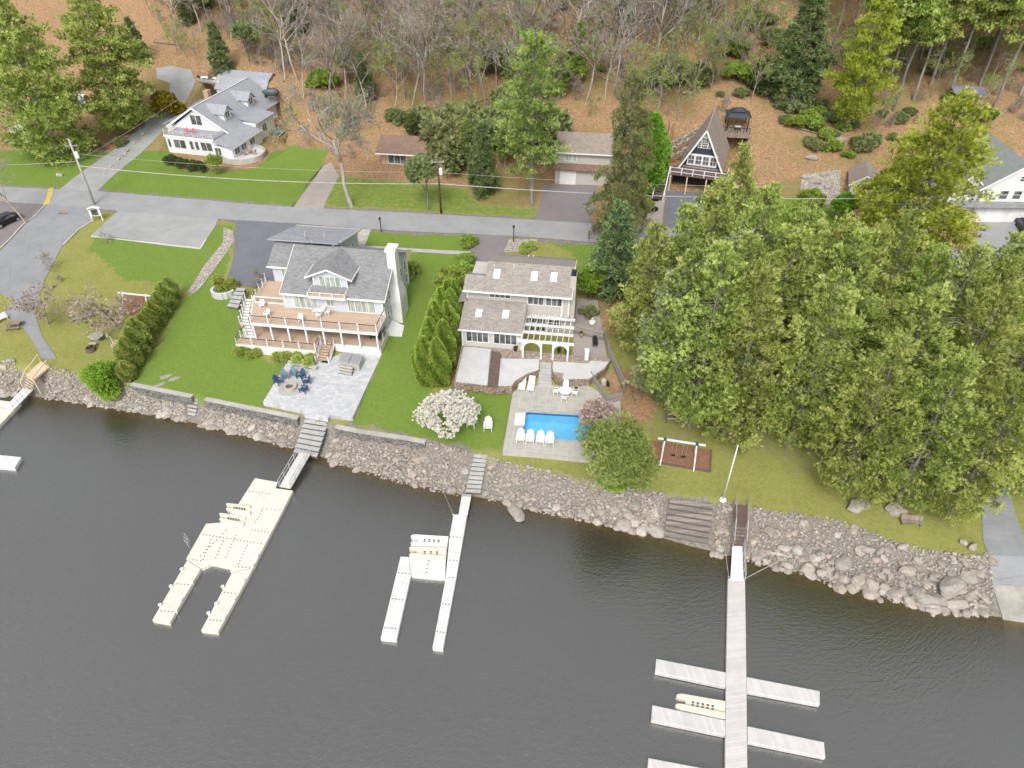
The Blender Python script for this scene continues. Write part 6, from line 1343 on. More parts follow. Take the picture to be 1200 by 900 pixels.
# ------------------------------------------------------------------ patio, furniture, play things, poles, vehicles
t = NT('pale_pavers'); P = t.pos(True); mp = t.n('ShaderNodeMapping'); mp.inputs['Rotation'].default_value = (0, 0, -HA); t.l(P, mp.inputs[0])
bk = t.n('ShaderNodeTexBrick'); bk.inputs['Scale'].default_value = 1; bk.inputs['Brick Width'].default_value = .62; bk.inputs['Row Height'].default_value = .42; bk.inputs['Mortar Size'].default_value = .02
for i, c in (('Color1', (.36, .37, .39)), ('Color2', (.54, .54, .55)), ('Mortar', (.27, .27, .27))): bk.inputs[i].default_value = (*c, 1)
t.l(mp.outputs[0], bk.inputs[0]); col = t.mix(.4, bk.outputs[0], t.ramp(t.noise(1.6, 5, P), [(.3, (.36, .37, .385)), (.7, (.56, .56, .57))])); M['paver'] = t.fin(col, .85)
pslab('patio', PATIO, ZPAT, .6, M['paver'])
pslab('step_landing', [(359,481),(386,486.7),(384,490.5),(356,486)], ZPAT-.05, .5, M['paver'])
# fire pit and chairs
fp_ = thing('fire_pit', 'round pale stone fire pit on the paver patio', 'fire pit', Z(340, 455, ZPAT)); MB().lathe((0, 0, 0), [(.78, 0), (.78, .38), (.45, .38), (.45, .05)], 20).obj('stone_ring', M['concold'], fp_); MB().lathe((0, 0, .05), [(.44, 0), (.44, .12)], 16).obj('ash_bed', M['redbrown'], fp_)
MB().lathe((0, 0, .004), [(1.35, 0), (1.35, .02)], 24).obj('paving_ring', M['concold'], fp_)
M['bluechair'] = plain('blue_chair_paint', (.03, .07, .15), .5, .15); M['bluegrey'] = plain('blue_grey_chair_paint', (.13, .2, .25), .5, .15)
def adirondack(name, label, mat, group=None, w=.72):
    t = thing(name, label, 'chair', (0, 0, 0), 0, group)
    m = MB(); m.add([(-.28,-.32,.36),(.28,-.32,.36),(.28,.28,.24),(-.28,.28,.24),(-.28,-.32,.4),(.28,-.32,.4),(.28,.28,.28),(-.28,.28,.28)], MB.BF); m.obj('seat', mat, t)
    m = MB()
    for k, h in enumerate((.82, .94, 1.0, .94, .82)): x_ = -.28+k*.115; m.add([(x_,.22,.22),(x_+.1,.22,.22),(x_+.1,.26,.22),(x_,.26,.22),(x_,.52,h),(x_+.1,.52,h),(x_+.1,.56,h),(x_,.56,h)], MB.BF)
    m.add([(-.28,.35,.48),(.28,.35,.48),(.28,.39,.48),(-.28,.39,.48),(-.28,.4,.56),(.28,.4,.56),(.28,.44,.56),(-.28,.44,.56)], MB.BF); m.obj('backrest', mat, t)
    for s_ in (-1, 1):
        MB().box(s_*.3-.07, -.38, .54, s_*.3+.07, .42, .575).obj('armrest', mat, t); MB().box(s_*.31-.025, -.34, 0, s_*.31+.025, -.24, .54).obj('leg', mat, t); MB().bar((s_*.31, .4, 0), (s_*.31, .34, .54), .05, .08).obj('leg', mat, t)
    return t
fc = Z(340, 455, ZPAT); blu = adirondack('adirondack_chair', 'x', M['bluechair']); gre = adirondack('adirondack_chair', 'x', M['bluegrey']); first = {id(blu): 1, id(gre): 1}
def put(proto, P, rz, label, group=None, s=1):
    if first.get(id(proto)): first[id(proto)] = 0; o = proto; o.location = P; o.rotation_euler = (0, 0, rz); o.scale = (s, s, s); o['label'] = label
    else: o = dup(proto, P, rz, s, label)
    if group: o['group'] = group
    return o
for (u, v, pr, l) in [(327,449.5,blu,'dark blue adirondack chair at the far left of the fire pit'),(334,443.5,gre,'pale blue grey adirondack chair behind the fire pit, left of the other pale one'),(344,440.5,gre,'pale blue grey adirondack chair directly behind the fire pit'),(353,443,blu,'dark blue adirondack chair at the back right of the fire pit'),(359,449.5,blu,'dark blue adirondack chair right of the fire pit'),(356,459,blu,'dark blue adirondack chair nearest the lake by the fire pit')]:
    P = Z(u, v, ZPAT); d = fc-P; put(pr, P, math.atan2(d.y, d.x)+math.pi/2, l, 'chairs round the fire pit', 1.08)
# hot tub
a = [Z(u, v, 3.95) for u, v in ((396,422.5),(420.5,427.5),(426,416),(401,411.5))]; c = sum(a, Vector())/4; ht_ = thing('hot_tub', 'square hot tub under a folded grey cover beside the deck steps', 'hot tub', (c.x, c.y, ZPAT)); I = inv_of(ht_); b_ = MB(I); b_.prism(a, ZPAT, 3.72); b_.obj('cabinet', M['concold'], ht_, bevel=.1)
M['cover'] = plain('grey_vinyl_cover', (.3, .29, .3), .55, .1)
for f0, f1 in ((0, .495), (.505, 1)): m = MB(I); m.prism([a[0].lerp(a[1], f0), a[0].lerp(a[1], f1), a[3].lerp(a[2], f1), a[3].lerp(a[2], f0)], 3.72, 3.9); m.obj('cover', M['cover'], ht_, bevel=.07)
steps('hot_tub_steps', 'small grey steps in front of the hot tub', 'steps', (398.5, 427), (413.5, 429.5), (396.5, 436.5), (412, 440), 3, 3.7, 3.15, M['concold'])
# planting bed kerb of the patio
kb = thing('patio_wall', 'low pale stone kerb along the back left edge of the patio', 'wall', Z(338, 425, ZPAT)); m = MB(inv_of(kb)); m.bar(Z(338, 424.5, ZPAT+.2), Z(371, 431, ZPAT+.2), .35, .4); m.obj('stonework', M['concrete'], kb); m = MB(inv_of(kb)); m.bar(Z(338, 424.5, ZPAT+.44), Z(371, 431, ZPAT+.44), .42, .07); m.obj('cap', M['concold'], kb)
# curved stone steps and planter left of the house
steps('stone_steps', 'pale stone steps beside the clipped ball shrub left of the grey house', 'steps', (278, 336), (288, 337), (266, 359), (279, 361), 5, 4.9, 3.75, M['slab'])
pw = thing('planter_wall', 'curved pale stone wall round the clipped ball shrub', 'wall', G(263, 344)); m = MB(); 
for k in range(9): a0, a1 = R(150+k*22), R(150+(k+1)*22); m.bar((1.5*math.cos(a0), 1.3*math.sin(a0), .35), (1.5*math.cos(a1), 1.3*math.sin(a1), .35), .35, .9)
m.obj('stonework', M['concrete'], pw)
# white plastic furniture
M['wplastic'] = M['pvcw']
def wchair(label, mat='pvcw'):
    t = thing('garden_chair', label, 'chair'); mat = M[mat]; MB().box(-.25, -.25, .42, .25, .25, .46).obj('seat', mat, t); m = MB(); m.add([(-.25,.23,.46),(.25,.23,.46),(.25,.27,.46),(-.25,.27,.46),(-.22,.36,.95),(.22,.36,.95),(.22,.4,.95),(-.22,.4,.95)], MB.BF); m.obj('backrest', mat, t)
    for s_ in (-1, 1):
        MB().box(s_*.27-.03, -.22, .64, s_*.27+.03, .28, .68).obj('armrest', mat, t)
        for b in (-.22, .22): MB().box(s_*.25-.025, b-.025, 0, s_*.25+.025, b+.025, .42 if b > 0 else .64).obj('leg', mat, t)
    return t
def rtable(label, r=.55, h=.74, mat='pvcw', loc=(0, 0, 0)):
    t = thing('round_table', label, 'table', loc); MB().lathe((0, 0, h-.04), [(r, 0), (r, .04)], 18).obj('tabletop', M[mat], t)
    for k in range(4): a = k*math.pi/2+.78; MB().bar((r*.75*math.cos(a), r*.75*math.sin(a), 0), (r*.6*math.cos(a), r*.6*math.sin(a), h-.04), .05).obj('leg', M[mat], t)
    return t
wc = wchair('x'); first[id(wc)] = 1; UDZ = 6.55; LH = loc_of(H1O, HA)
tbl = rtable('round white table between the chairs on the upper deck', .5, loc=LH(4.9, -1.0, UDZ))
for a, b, r, l in [(4.1,-.9,1.57,'white chair left of the round table on the upper deck'),(5.7,-1.0,-1.57,'white chair right of the round table on the upper deck'),(4.9,-.3,0,'white chair behind the round table on the upper deck'),(4.85,-1.75,3.14,'white chair before the round table on the upper deck'),(3.0,-2.9,.3,'lone white chair near the rail in the middle of the upper deck'),(-1.5,-2.4,-.4,'lone white chair at the left end of the upper deck'),(-2.9,-.5,.2,'white chair by the partition rail on the upper deck')]:
    put(wc, LH(a, b, UDZ), HA+r, l, 'white chairs on the upper deck', 1.05)
gr = thing('grill', 'dark covered grill at the right end of the lower deck', 'grill', LH(11.6, -1.6, 4.1), HA); m = MB(); m.box(-.7, -.35, .3, .7, .35, .85); m.obj('body', M['black'], gr); m = MB(); m.tube((-.55, 0, .87), (.55, 0, .87), .33, n=12); m.obj('lid', M['black'], gr)
for a in (-.6, .6): MB().box(a-.04, -.3, 0, a+.04, .3, .3).obj('leg', M['black'], gr)
# pool furniture
def lounger(label):
    t = thing('sun_lounger', label, 'sun lounger'); m = MB()
    for k in range(9): m.box(-.32, -.95+k*.14, .3, .32, -.83+k*.14, .34)
    m.obj('seat', M['pvcw'], t); m = MB(); m.add([(-.32,.33,.3),(.32,.33,.3),(.32,.36,.35),(-.32,.36,.35),(-.32,.85,.75),(.32,.85,.75),(.32,.87,.8),(-.32,.87,.8)], MB.BF); m.obj('backrest', M['pvcw'], t)
    for s_ in (-1, 1):
        MB().box(s_*.33-.03, -.95, .24, s_*.33+.03, .5, .3).obj('side_rail', M['pvcw'], t)
        for b in (-.8, .4): MB().box(s_*.33-.03, b-.03, 0, s_*.33+.03, b+.03, .24).obj('leg', M['pvcw'], t)
    return t
lo = lounger('x'); first[id(lo)] = 1
put(lo, Z(612, 452.5, ZPOOL), HA, 'white sun lounger below the stone wall, left one of the pair', 'sun loungers below the wall', 1.12); put(lo, Z(622.5, 453.5, ZPOOL), HA, 'white sun lounger below the stone wall, right one of the pair', 'sun loungers below the wall', 1.12)
pc = adirondack('adirondack_chair', 'x', M['pvcw']); first[id(pc)] = 1
for u, v, l in [(610,517,'leftmost white adirondack chair in the row by the pool'),(621,518,'second white adirondack chair from the left by the pool'),(633,519,'third white adirondack chair from the left by the pool'),(644,520,'rightmost white adirondack chair in the row by the pool')]: put(pc, Z(u, v, ZPOOL), HA+R(2), l, 'white chairs along the pool', 1.25)
put(pc, G(553, 499), HA-.15, 'white adirondack chair on the lawn beside the blossom tree', 'white chairs on the lawn', 1.3); put(pc, G(572, 503), HA+.1, 'white adirondack chair on the lawn nearer the pool deck', 'white chairs on the lawn', 1.3)
tc = Z(662, 463, ZPOOL); rtable('round white dining table behind the pool', .75, .74, loc=tc)
for k, l in enumerate(('right of','behind','left of','in front of')): a = HA+k*math.pi/2; put(wc, tc+Vector((math.cos(a)*1.05, math.sin(a)*1.05, 0)), a-math.pi/2, 'white chair '+l+' the round dining table by the pool', 'white dining chairs by the pool', 1.15)
bo = thing('pool_toy', 'small black pot standing right of the poolside dining table', 'pot', Z(675, 457, ZPOOL)); MB().lathe((0, 0, 0), [(.14, 0), (.22, .3), (.18, .34)], 12).obj('bowl', M['black'], bo); bo.name = 'pot'; MB().lathe((0, 0, .3), [(.17, 0), (.17, .02)], 12).obj('soil', M['redbrown'], bo)
pm_ = thing('pool_pump', 'pool pump and grey filter tank inside the fence box', 'pump', Z(707, 452, 3)); MB().lathe((0, 0, 0), [(.3, 0), (.35, .3), (.35, .8), (.2, 1.0), (.05, 1.05)], 14).obj('filter_tank', M['concold'], pm_); m = MB(); m.tube((.5, -.4, .25), (.5, .4, .25), .17, n=10); m.obj('motor', M['black'], pm_); m = MB(); m.bar((0, 0, .4), (.5, 0, .25), .08); m.obj('pipe', M['pvcw'], pm_)
bb = thing('barbecue', 'black barbecue on the brown paving near the grove fence', 'grill', Z(697, 404, ZTER)); m = MB(); m.box(-.3, -.5, .35, .3, .5, .8); m.obj('body', M['black'], bb, bevel=.04); m = MB(); m.tube((0, -.45, .82), (0, .45, .82), .28, n=12); m.obj('lid', M['black'], bb)
for a in (-.22, .22): MB().box(a-.04, -.4, 0, a+.04, .4, .35).obj('leg', M['black'], bb)
wp = thing('white_pedestal', 'narrow white pedestal on the terrace right of the pergola', 'pedestal', Z(687, 421, ZTER)); MB().box(-.22, -.2, 0, .22, .2, 1.35).obj('pillar', M['pvcw'], wp); MB().box(-.27, -.25, 1.35, .27, .25, 1.43).obj('cap', M['whiteroof'], wp)
bg_ = thing('white_sack', 'crumpled white sack beside the fence at the side of the tan house', 'sack', Z(694, 380, 4)); V = rockv(rk, _V2, .6); npobj('sack_body', V+np.array([0, 0, .3]), _F2, M['pvcw'], bg_); MB().lathe((0, .05, .7), [(.1, 0), (.16, .15)], 8).obj('neck', M['pvcw'], bg_)
for u, v, l in [(681,394,'reddish clay pot by the pergola'),(655,413,'dark pot under the right pergola arch'),(664,414,'dark pot right of the right pergola arch'),(604,411,'dark pot before the tan house windows')]:
    pt = thing('flower_pot', l, 'flower pot', Z(u, v, ZTER)); MB().lathe((0, 0, 0), [(.16, 0), (.27, .4), (.24, .42)], 12).obj('bowl', M['brickish'] if u == 681 else M['dark'], pt); MB().lathe((0, 0, .36), [(.22, 0), (.22, .03)], 12).obj('soil', M['redbrown'], pt); V, F, T = tufts(rk, np.tile([[0, 0, .42]], (14, 1)), unit(rk.normal(size=(14, 3))+np.array([0, 0, 1.2])), np.full(14, .35), 4, .25, .6, rk.uniform(.2, .8, 14)); npobj('plant', V, F, M['darkleaf'], pt, T)
# swing sets
def swing(name, label, e0, e1, h, feet, mat, bed, bedlabel, blue=True):
    ms = sheet('mulch_bed', bed, M['mulch'], .07); P0, P1 = e0, e1; c = (P0+P1)/2; t = thing(name, label, 'swing set', (c.x, c.y, ht(c.x, c.y))); I = inv_of(t); m = MB(I); m.bar(P0, P1, .16); m.obj('top_beam', mat, t)
    d = (P1-P0).normalized(); s = Vector((-d.y, d.x, 0)).normalized()
    for f in (.15, .82):
        p = P0.lerp(P1, f)
        for sg in (-1, 1): q_ = p+s*sg*1.3+d*(-.1 if f < .5 else .1); m = MB(I); m.bar(p-Vector((0, 0, .05)), (q_.x, q_.y, ht(q_.x, q_.y)-.1), .11); m.obj('leg', mat, t)
        m = MB(I); m.obox(p, .3, .3, .22); m.obj('bracket', M['bluechair'] if blue else mat, t)
    for f in (.38, .6):
        p = P0.lerp(P1, f); g = ht(p.x, p.y)+.5; se = MB(I); se.obox((p.x, p.y, g), .5, .2, .05); so_ = se.obj('swing_seat', M['black'], t); ch_ = MB(I)
        for k in (-.2, .2): ch_.bar(p+d*k, Vector((p.x, p.y, g))+d*k, .025)
        each(ch_, 'chain', M['rail'], so_)
    return t
b0, b1 = G(770, 547), G(826, 556)
def beam_at(u, v, h): P = G(u, v, h); return Vector((P.x, P.y, ht(P.x, P.y)+h))
swing('swing_set', 'white swing set with blue brackets on the mulch bed under the pines', beam_at(771, 513.5, 2.5), beam_at(827, 522, 2.5), 2.5, None, M['white'], [(762,516),(833,528),(832,553.5),(760,541)], '')
swing('swing_set', 'white swing set with open A legs beside the left hedge', beam_at(138, 343, 2.3), beam_at(178, 347, 2.3), 2.3, None, M['white'], [(144,346),(184,349),(176,370),(135,369)], '', False)
m_ = thing('timber_edging', 'brown timber edging round the right swing bed', 'edging', G(797, 548)); I = inv_of(m_); m = MB(I)
for p, q_ in (((760,541),(832,553.5)), ((832,553.5),(833,528))): a, b = G(*p), G(*q_); m.bar(a+Vector((0, 0, .1)), b+Vector((0, 0, .1)), .15, .2)
each(m, 'board', M['redbrown'], m_)
# climbing frames
def climber(label, u, v, n=6, w=1.2, h=3.2, rz=0):
    t = thing('climbing_frame', label, 'climbing frame', G(u, v), rz)
    for s_ in (-1, 1): MB().bar((s_*w/2, -.8, 0), (s_*w/2, .6, h), .12).obj('upright', M['redbrown'], t); MB().bar((s_*w/2, 1.6, 0), (s_*w/2, .6, h), .12).obj('upright', M['redbrown'], t)
    for k in range(1, n+1): f = k/(n+1); MB().bar((-w/2, -.8+1.4*f, h*f), (w/2, -.8+1.4*f, h*f), .08).obj('rung', M['timber'], t)
    return t
climber('brown wooden climbing ladder at the left edge of the grove', 786, 490); climber('small wooden ladder frame between the two trunk bases behind the swing', 832, 500, 3, 1.5, 1.4)
# park furniture at left
def bench(name, label, cat, u, v, rz, L=1.6, back=True, mat='wood', table=False):
    t = thing(name, label, cat, G(u, v), rz); MB().box(-L/2, -.22, .42, L/2, .22, .47).obj('seat', M[mat], t)
    if back: m = MB(); m.add([(-L/2,.2,.5),(L/2,.2,.5),(L/2,.25,.5),(-L/2,.25,.5),(-L/2,.34,.95),(L/2,.34,.95),(L/2,.39,.95),(-L/2,.39,.95)], MB.BF); m.obj('backrest', M[mat], t)
    for s_ in (-1, 1): MB().box(s_*L*.42-.04, -.2, 0, s_*L*.42+.04, .2, .42).obj('leg', M[mat], t)
    return t
bench('garden_bench', 'pale wooden garden bench on the grass below the pines', 'bench', 1067, 615, HA, 1.9)
bench('garden_bench', 'white bench at the left margin beside the asphalt path', 'bench', 4, 376, .9, 1.3, True, 'white')
def picnic(label, u, v, rz, mat='wood', L=1.9):
    t = thing('picnic_table', label, 'picnic table', G(u, v), rz); MB().box(-L/2, -.4, .72, L/2, .4, .77).obj('tabletop', M[mat], t)
    for s_ in (-1, 1):
        MB().box(-L/2, s_*.75-.14, .42, L/2, s_*.75+.14, .46).obj('seat', M[mat], t)
        MB().bar((s_*L*.35, -.8, .05), (s_*L*.35, .3, .72), .08).obj('leg', M[mat], t); MB().bar((s_*L*.35, .8, .05), (s_*L*.35, -.3, .72), .08).obj('leg', M[mat], t)
    return t
picnic('weathered picnic table beside the asphalt path at left', 17, 384, .15)
t = thing('picnic_table', 'octagonal stone picnic table with curved seats on the mossy lawn', 'picnic table', G(115, 399)); MB().lathe((0, 0, .66), [(.8, 0), (.8, .08)], 8).obj('tabletop', M['concold'], t); MB().lathe((0, 0, 0), [(.3, 0), (.22, .66)], 8).obj('pedestal', M['concold'], t)
for k in range(3): m = MB(); m.obox((1.15*math.cos(k*2.1-1.57), 1.15*math.sin(k*2.1-1.57), .38), .9, .3, .1, k*2.1); m.obj('seat', M['concold'], t); m = MB(); m.obox((1.15*math.cos(k*2.1-1.57), 1.15*math.sin(k*2.1-1.57), .16), .3, .2, .33, k*2.1); m.obj('seat_block', M['concold'], t)
t = thing('fire_barrel', 'rusty dark brown fire ring before the octagonal table', 'fire ring', G(107, 411)); MB().lathe((0, 0, 0), [(.6, 0), (.55, .5), (.45, .5), (.45, .2)], 14).obj('ring', M['redbrown'], t); 
for k in range(4): MB().bar((-.3+k*.15, -.3, .45), (.2-k*.1, .35, .62), .09).obj('log', M['dark'], t)
t = thing('seesaw', 'long grey wooden seesaw plank under the rounded bare tree', 'seesaw', G(108, 372), R(25)); m = MB(); m.bar((-2.6, 0, .25), (2.4, 0, .75), .4, .07); m.obj('plank', M['woodgrey'], t)
for s_ in (-1, 1): MB().bar((s_*.35, -.3, 0), (0, 0, .52), .09).obj('stand', M['woodgrey'], t); MB().bar((s_*.35, .3, 0), (0, 0, .52), .09).obj('stand', M['woodgrey'], t)
MB().bar((2.1, -.2, .78), (2.1, .2, 1.05), .05).obj('handle', M['rail'], t)
t = thing('lattice_chair', 'pale slatted wooden chair frame beside the left hedge', 'chair', G(140, 404), R(20)); 
for k in range(4): MB().bar((-.8, -.5+k*.35, .35), (.8, -.5+k*.35, .4), .1, .04).obj('slat', M['timber'], t)
for a in (-.75, .75):
    for b in (-.45, .5): MB().bar((a, b, 0), (a*1.05, b*1.1, 1.2 if b > 0 else .5), .07).obj('leg', M['white'], t)
# notice board, kerbs, markings
t = thing('notice_board', 'small white framed notice board with a dark panel at the corner of the access road', 'sign', G(115, 259), R(10)); 
for a in (-.75, .75): MB().box(a-.07, -.07, 0, a+.07, .07, 2.2).obj('post', M['white'], t)
MB().box(-.68, -.06, .9, .68, .04, 2.1).obj('board', M['white'], t); MB().box(-.5, -.075, 1.0, .5, -.061, 2.0).obj('panel', M['glass'], t)
m = MB(); m.slab([(-.9, -.3, 2.15), (0, -.3, 2.4), (0, .3, 2.4), (-.9, .3, 2.15)], .05); m.slab([(0, -.3, 2.4), (.9, -.3, 2.15), (.9, .3, 2.15), (0, .3, 2.4)], .05); m.obj('roof', M['white'], t)
t = thing('drain_cover', 'rusty red square drain cover in the access road', 'drain cover', G(75, 249)); c = t.location; t.location.z = c.z+.06; MB().box(-.7, -.55, 0, .7, .55, .02).obj('frame', M['redbrown'], t)
for k in range(5): MB().box(-.6, -.45+k*.2, .021, .6, -.35+k*.2, .035).obj('bar', M['brickish'], t)
def kerb(label, px, mat, name='kerb', h=.14, w=.25):
    P_ = [G(*p) for p in px]; t = thing(name, label, 'kerb', P_[0]); I = inv_of(t)
    for p, q_ in zip(P_[:-1], P_[1:]): m = MB(I); m.bar(p+Vector((0, 0, .03)), q_+Vector((0, 0, .03)), w, h*2); m.obj('kerbstone', mat, t)
M['yellow'] = plain('yellow_paint', (.55, .42, .1), .7, .2)
kerb('pale kerb beside the car park at the left edge', [(53,241),(42,253),(28,263),(12,281),(-5,297)], M['concold']); kerb('yellow painted kerb end at the left road junction', [(60,221),(58,232),(54,240)], M['yellow'], 'yellow_kerb', .08, .8)
kerb('pale kerb along the bank right of the access road', [(108,260),(92,270),(75,287)], M['concold']); kerb('white timber edge along the parking lot', [(107,277),(170,284),(235,291.5),(242,280)], M['concrete'], 'lot_edging', .08, .2)
kerb('brown timber edge along the cottage driveway', [(342,243),(362,213),(378,195)], M['redbrown'], 'drive_edging', .06, .15)
# poles and wires
WIRE = []
def pole(label, base, top, mat, r=.16, trans=False):
    B = G(*base); z1 = zat(B, top[1]); t = thing('utility_pole', label, 'utility pole', B); H = z1-B.z; m = MB(); m.tube((0, 0, -.3), (0, 0, H), r, r*.75, 10); m.obj('shaft', M[mat], t, True); m = MB(); m.box(-1.0, -.07, H-1.1, 1.0, .07, H-.95); m.obj('crossarm', M['woodgrey'], t)
    for a in (-.85, 0, .85): MB().lathe((a, 0, H-.95), [(.06, 0), (.08, .12), (.03, .2)], 8).obj('insulator', M['concold'], t)
    if trans: MB().lathe((.38, -.1, H-2.9), [(.26, 0), (.28, .1), (.28, .85), (.2, .98)], 12).obj('transformer', M['pvcw'], t)
    return B+Vector((0, 0, H))
A = pole('pale grey utility pole leaning over the mouth of the gravel driveway', (111, 240), (88, 163), 'concold', .2, True); B = pole('dark utility pole with white transformer beside the small roadside tree', (517, 250), (512, 182), 'brownpaint', .17, True)
def wire(label, p, q_, sag, r=.035):
    t = thing('overhead_wire', label, 'wire', (p+q_)/2); I = inv_of(t); m = MB(I); n = 16; L = []
    for k in range(n+1): f = k/n; L.append(p.lerp(q_, f)-Vector((0, 0, sag*4*f*(1-f))))
    V, F = [], []
    for k, c in enumerate(L):
        for j in range(5): a = j*2*math.pi/5; V.append(c+Vector((0, r*math.cos(a), r*math.sin(a))))
        if k: F += [((k-1)*5+j, (k-1)*5+(j+1) % 5, k*5+(j+1) % 5, k*5+j) for j in range(5)]
    m.add(V, F); o = m.obj('cable', M['concold'], t); 
    for e, nm in ((p, 'clamp'), (q_, 'clamp')): k = MB(I); k.obox(e, .12, .12, .12); k.obj(nm, M['rail'], t)
def down(P, d): return P-Vector((0, 0, d))
wire('thick pale cable between the two utility poles along the street', down(A, 4.2), down(B, 4.4), .9, .06); wire('thin upper wire between the two utility poles', down(A, 2.2), down(B, 2.6), .8, .02)
E1 = Vector((62, 96, B.z-3.5)); wire('thick pale cable from the dark pole running off to the right', down(B, 4.4), E1, 1.0, .06); wire('thin upper wire from the dark pole to the right', down(B, 2.6), E1+Vector((0, 0, 1.8)), 1.0, .02)
E2 = Vector((-50.5, 160, 19)); wire('wire climbing from the grey pole over the gravel driveway', down(A, 3.4), E2, 1.2, .03); wire('wire from the grey pole off the left edge', down(A, 3.5), Vector((-110, 108, A.z-3.5)), .8, .03)
# flagpole, small poles
fb = G(847, 586); fz = zat(fb, 523)-fb.z; t = thing('flagpole', 'bare white flagpole on the grass above the shore', 'flagpole', fb); m = MB(); m.tube((0, 0, .1), (0, 0, fz), .07, .05, 10); m.obj('shaft', M['white'], t, True); MB().lathe((0, 0, 0), [(.35, 0), (.3, .16)], 12).obj('base', M['white'], t); MB().lathe((0, 0, fz), [(.05, 0), (.1, .08), (.04, .16)], 8).obj('finial', M['rail'], t)
for u, v, h, l in [(447,272,2.0,'dark lantern post on the front lawn of the grey house'),(602,284,2.3,'dark lamp post in the gravel bed by the brown driveway')]:
    t = thing('lantern_post', l, 'lamp post', G(u, v)); m = MB(); m.tube((0, 0, 0), (0, 0, h), .07, n=8); m.obj('post', M['black'], t); MB().lathe((0, 0, h), [(.1, 0), (.16, .08), (.16, .35), (.03, .48)], 8).obj('lantern', M['black'], t)
t = thing('utility_pole', 'short bare wooden pole on the slope left of the cabin', 'utility pole', G(778, 190)); H = zat(G(778, 190), 143)-t.location.z; m = MB(); m.tube((0, 0, -.3), (0, 0, H), .14, .1, 8); m.obj('shaft', M['brownpaint'], t, True); MB().box(-.3, -.05, H-.5, .3, .05, H-.4).obj('crossarm', M['woodgrey'], t)
# logs
def log(label, p, q_, r, mat='bark', dz=.2):
    a, b = G(*p), G(*q_); t = thing('fallen_log', label, 'log', (a+b)/2); m = MB(inv_of(t)); m.tube(a+Vector((0, 0, dz)), b+Vector((0, 0, dz)), r, r*.75, 9); m.obj('trunk', M[mat], t, True); m = MB(inv_of(t)); d = (b-a).normalized(); m.tube(b+Vector((0, 0, dz))+d*.01, b+Vector((0, 0, dz))+d*.05, r*.74, n=9); m.obj('cut_end', M['timber'], t)
log('thick fallen log lying on the leaf slope above the cabin', (815,80), (851,58), .42, 'bark', .3); log('thin fallen trunk across the driveway bend', (180,50), (212,54), .14); log('pale fallen pole lying on the rocks right of the brown steps', (893,647), (927,654), .1, 'twigpale'); log('thin fallen trunk on the upper right slope', (1190,120), (1165,142), .12, 'twigpale'); log('driftwood branch on the rocks before the middle steps', (450,551), (468,541), .09, 'twigpale')
for (a, b) in [((360,60),(395,75)),((700,90),(722,98)),((560,120),(590,112)),((1000,180),(1030,172)),((650,45),(668,60)),((930,150),(960,158))]: log('thin grey deadfall stem on the forest floor', a, b, .12, 'twig')
for o in COL.objects:
    if o.get('label') == 'thin grey deadfall stem on the forest floor': o['group'] = 'deadfall on the forest floor'
# ropes of the pier
def rope(label, p, q_, r=.03):
    t = thing('mooring_line', label, 'rope', (p+q_)/2); m = MB(inv_of(t)); m.tube(p, q_, r, n=5); m.obj('line', M['concold'], t); k = MB(inv_of(t)); k.obox(p, .15, .15, .1); k.obj('cleat', M['rail'], t)
rope('grey brace line from the pier to the right bank', Z(873, 678, .6), G(930, 650)+Vector((0, 0, .3))); rope('grey brace line from the pier to the left bank', Z(854, 676, .6), G(849, 646)+Vector((0, 0, .3)), .025); rope('thin line from the middle dock to the rocks', Z(531, 603, .5), G(517, 571)+Vector((0, 0, .2)), .02)
# planters before the cabin
for u, v, l in [(763,228,'round black planter at the back of the group by the cabin driveway'),(768,234,'round black planter at the right of the group by the cabin driveway'),(762,240,'round black planter at the left of the group by the cabin driveway'),(766,246,'round black planter nearest the street by the cabin driveway')]: t = thing('round_planter', l, 'planter', G(u, v)); MB().lathe((0, 0, 0), [(.65, 0), (.7, .3), (.58, .3), (.55, .22)], 16).obj('tub', M['black'], t); MB().lathe((0, 0, .15), [(.54, 0), (.54, .06)], 14).obj('soil', M['redbrown'], t)
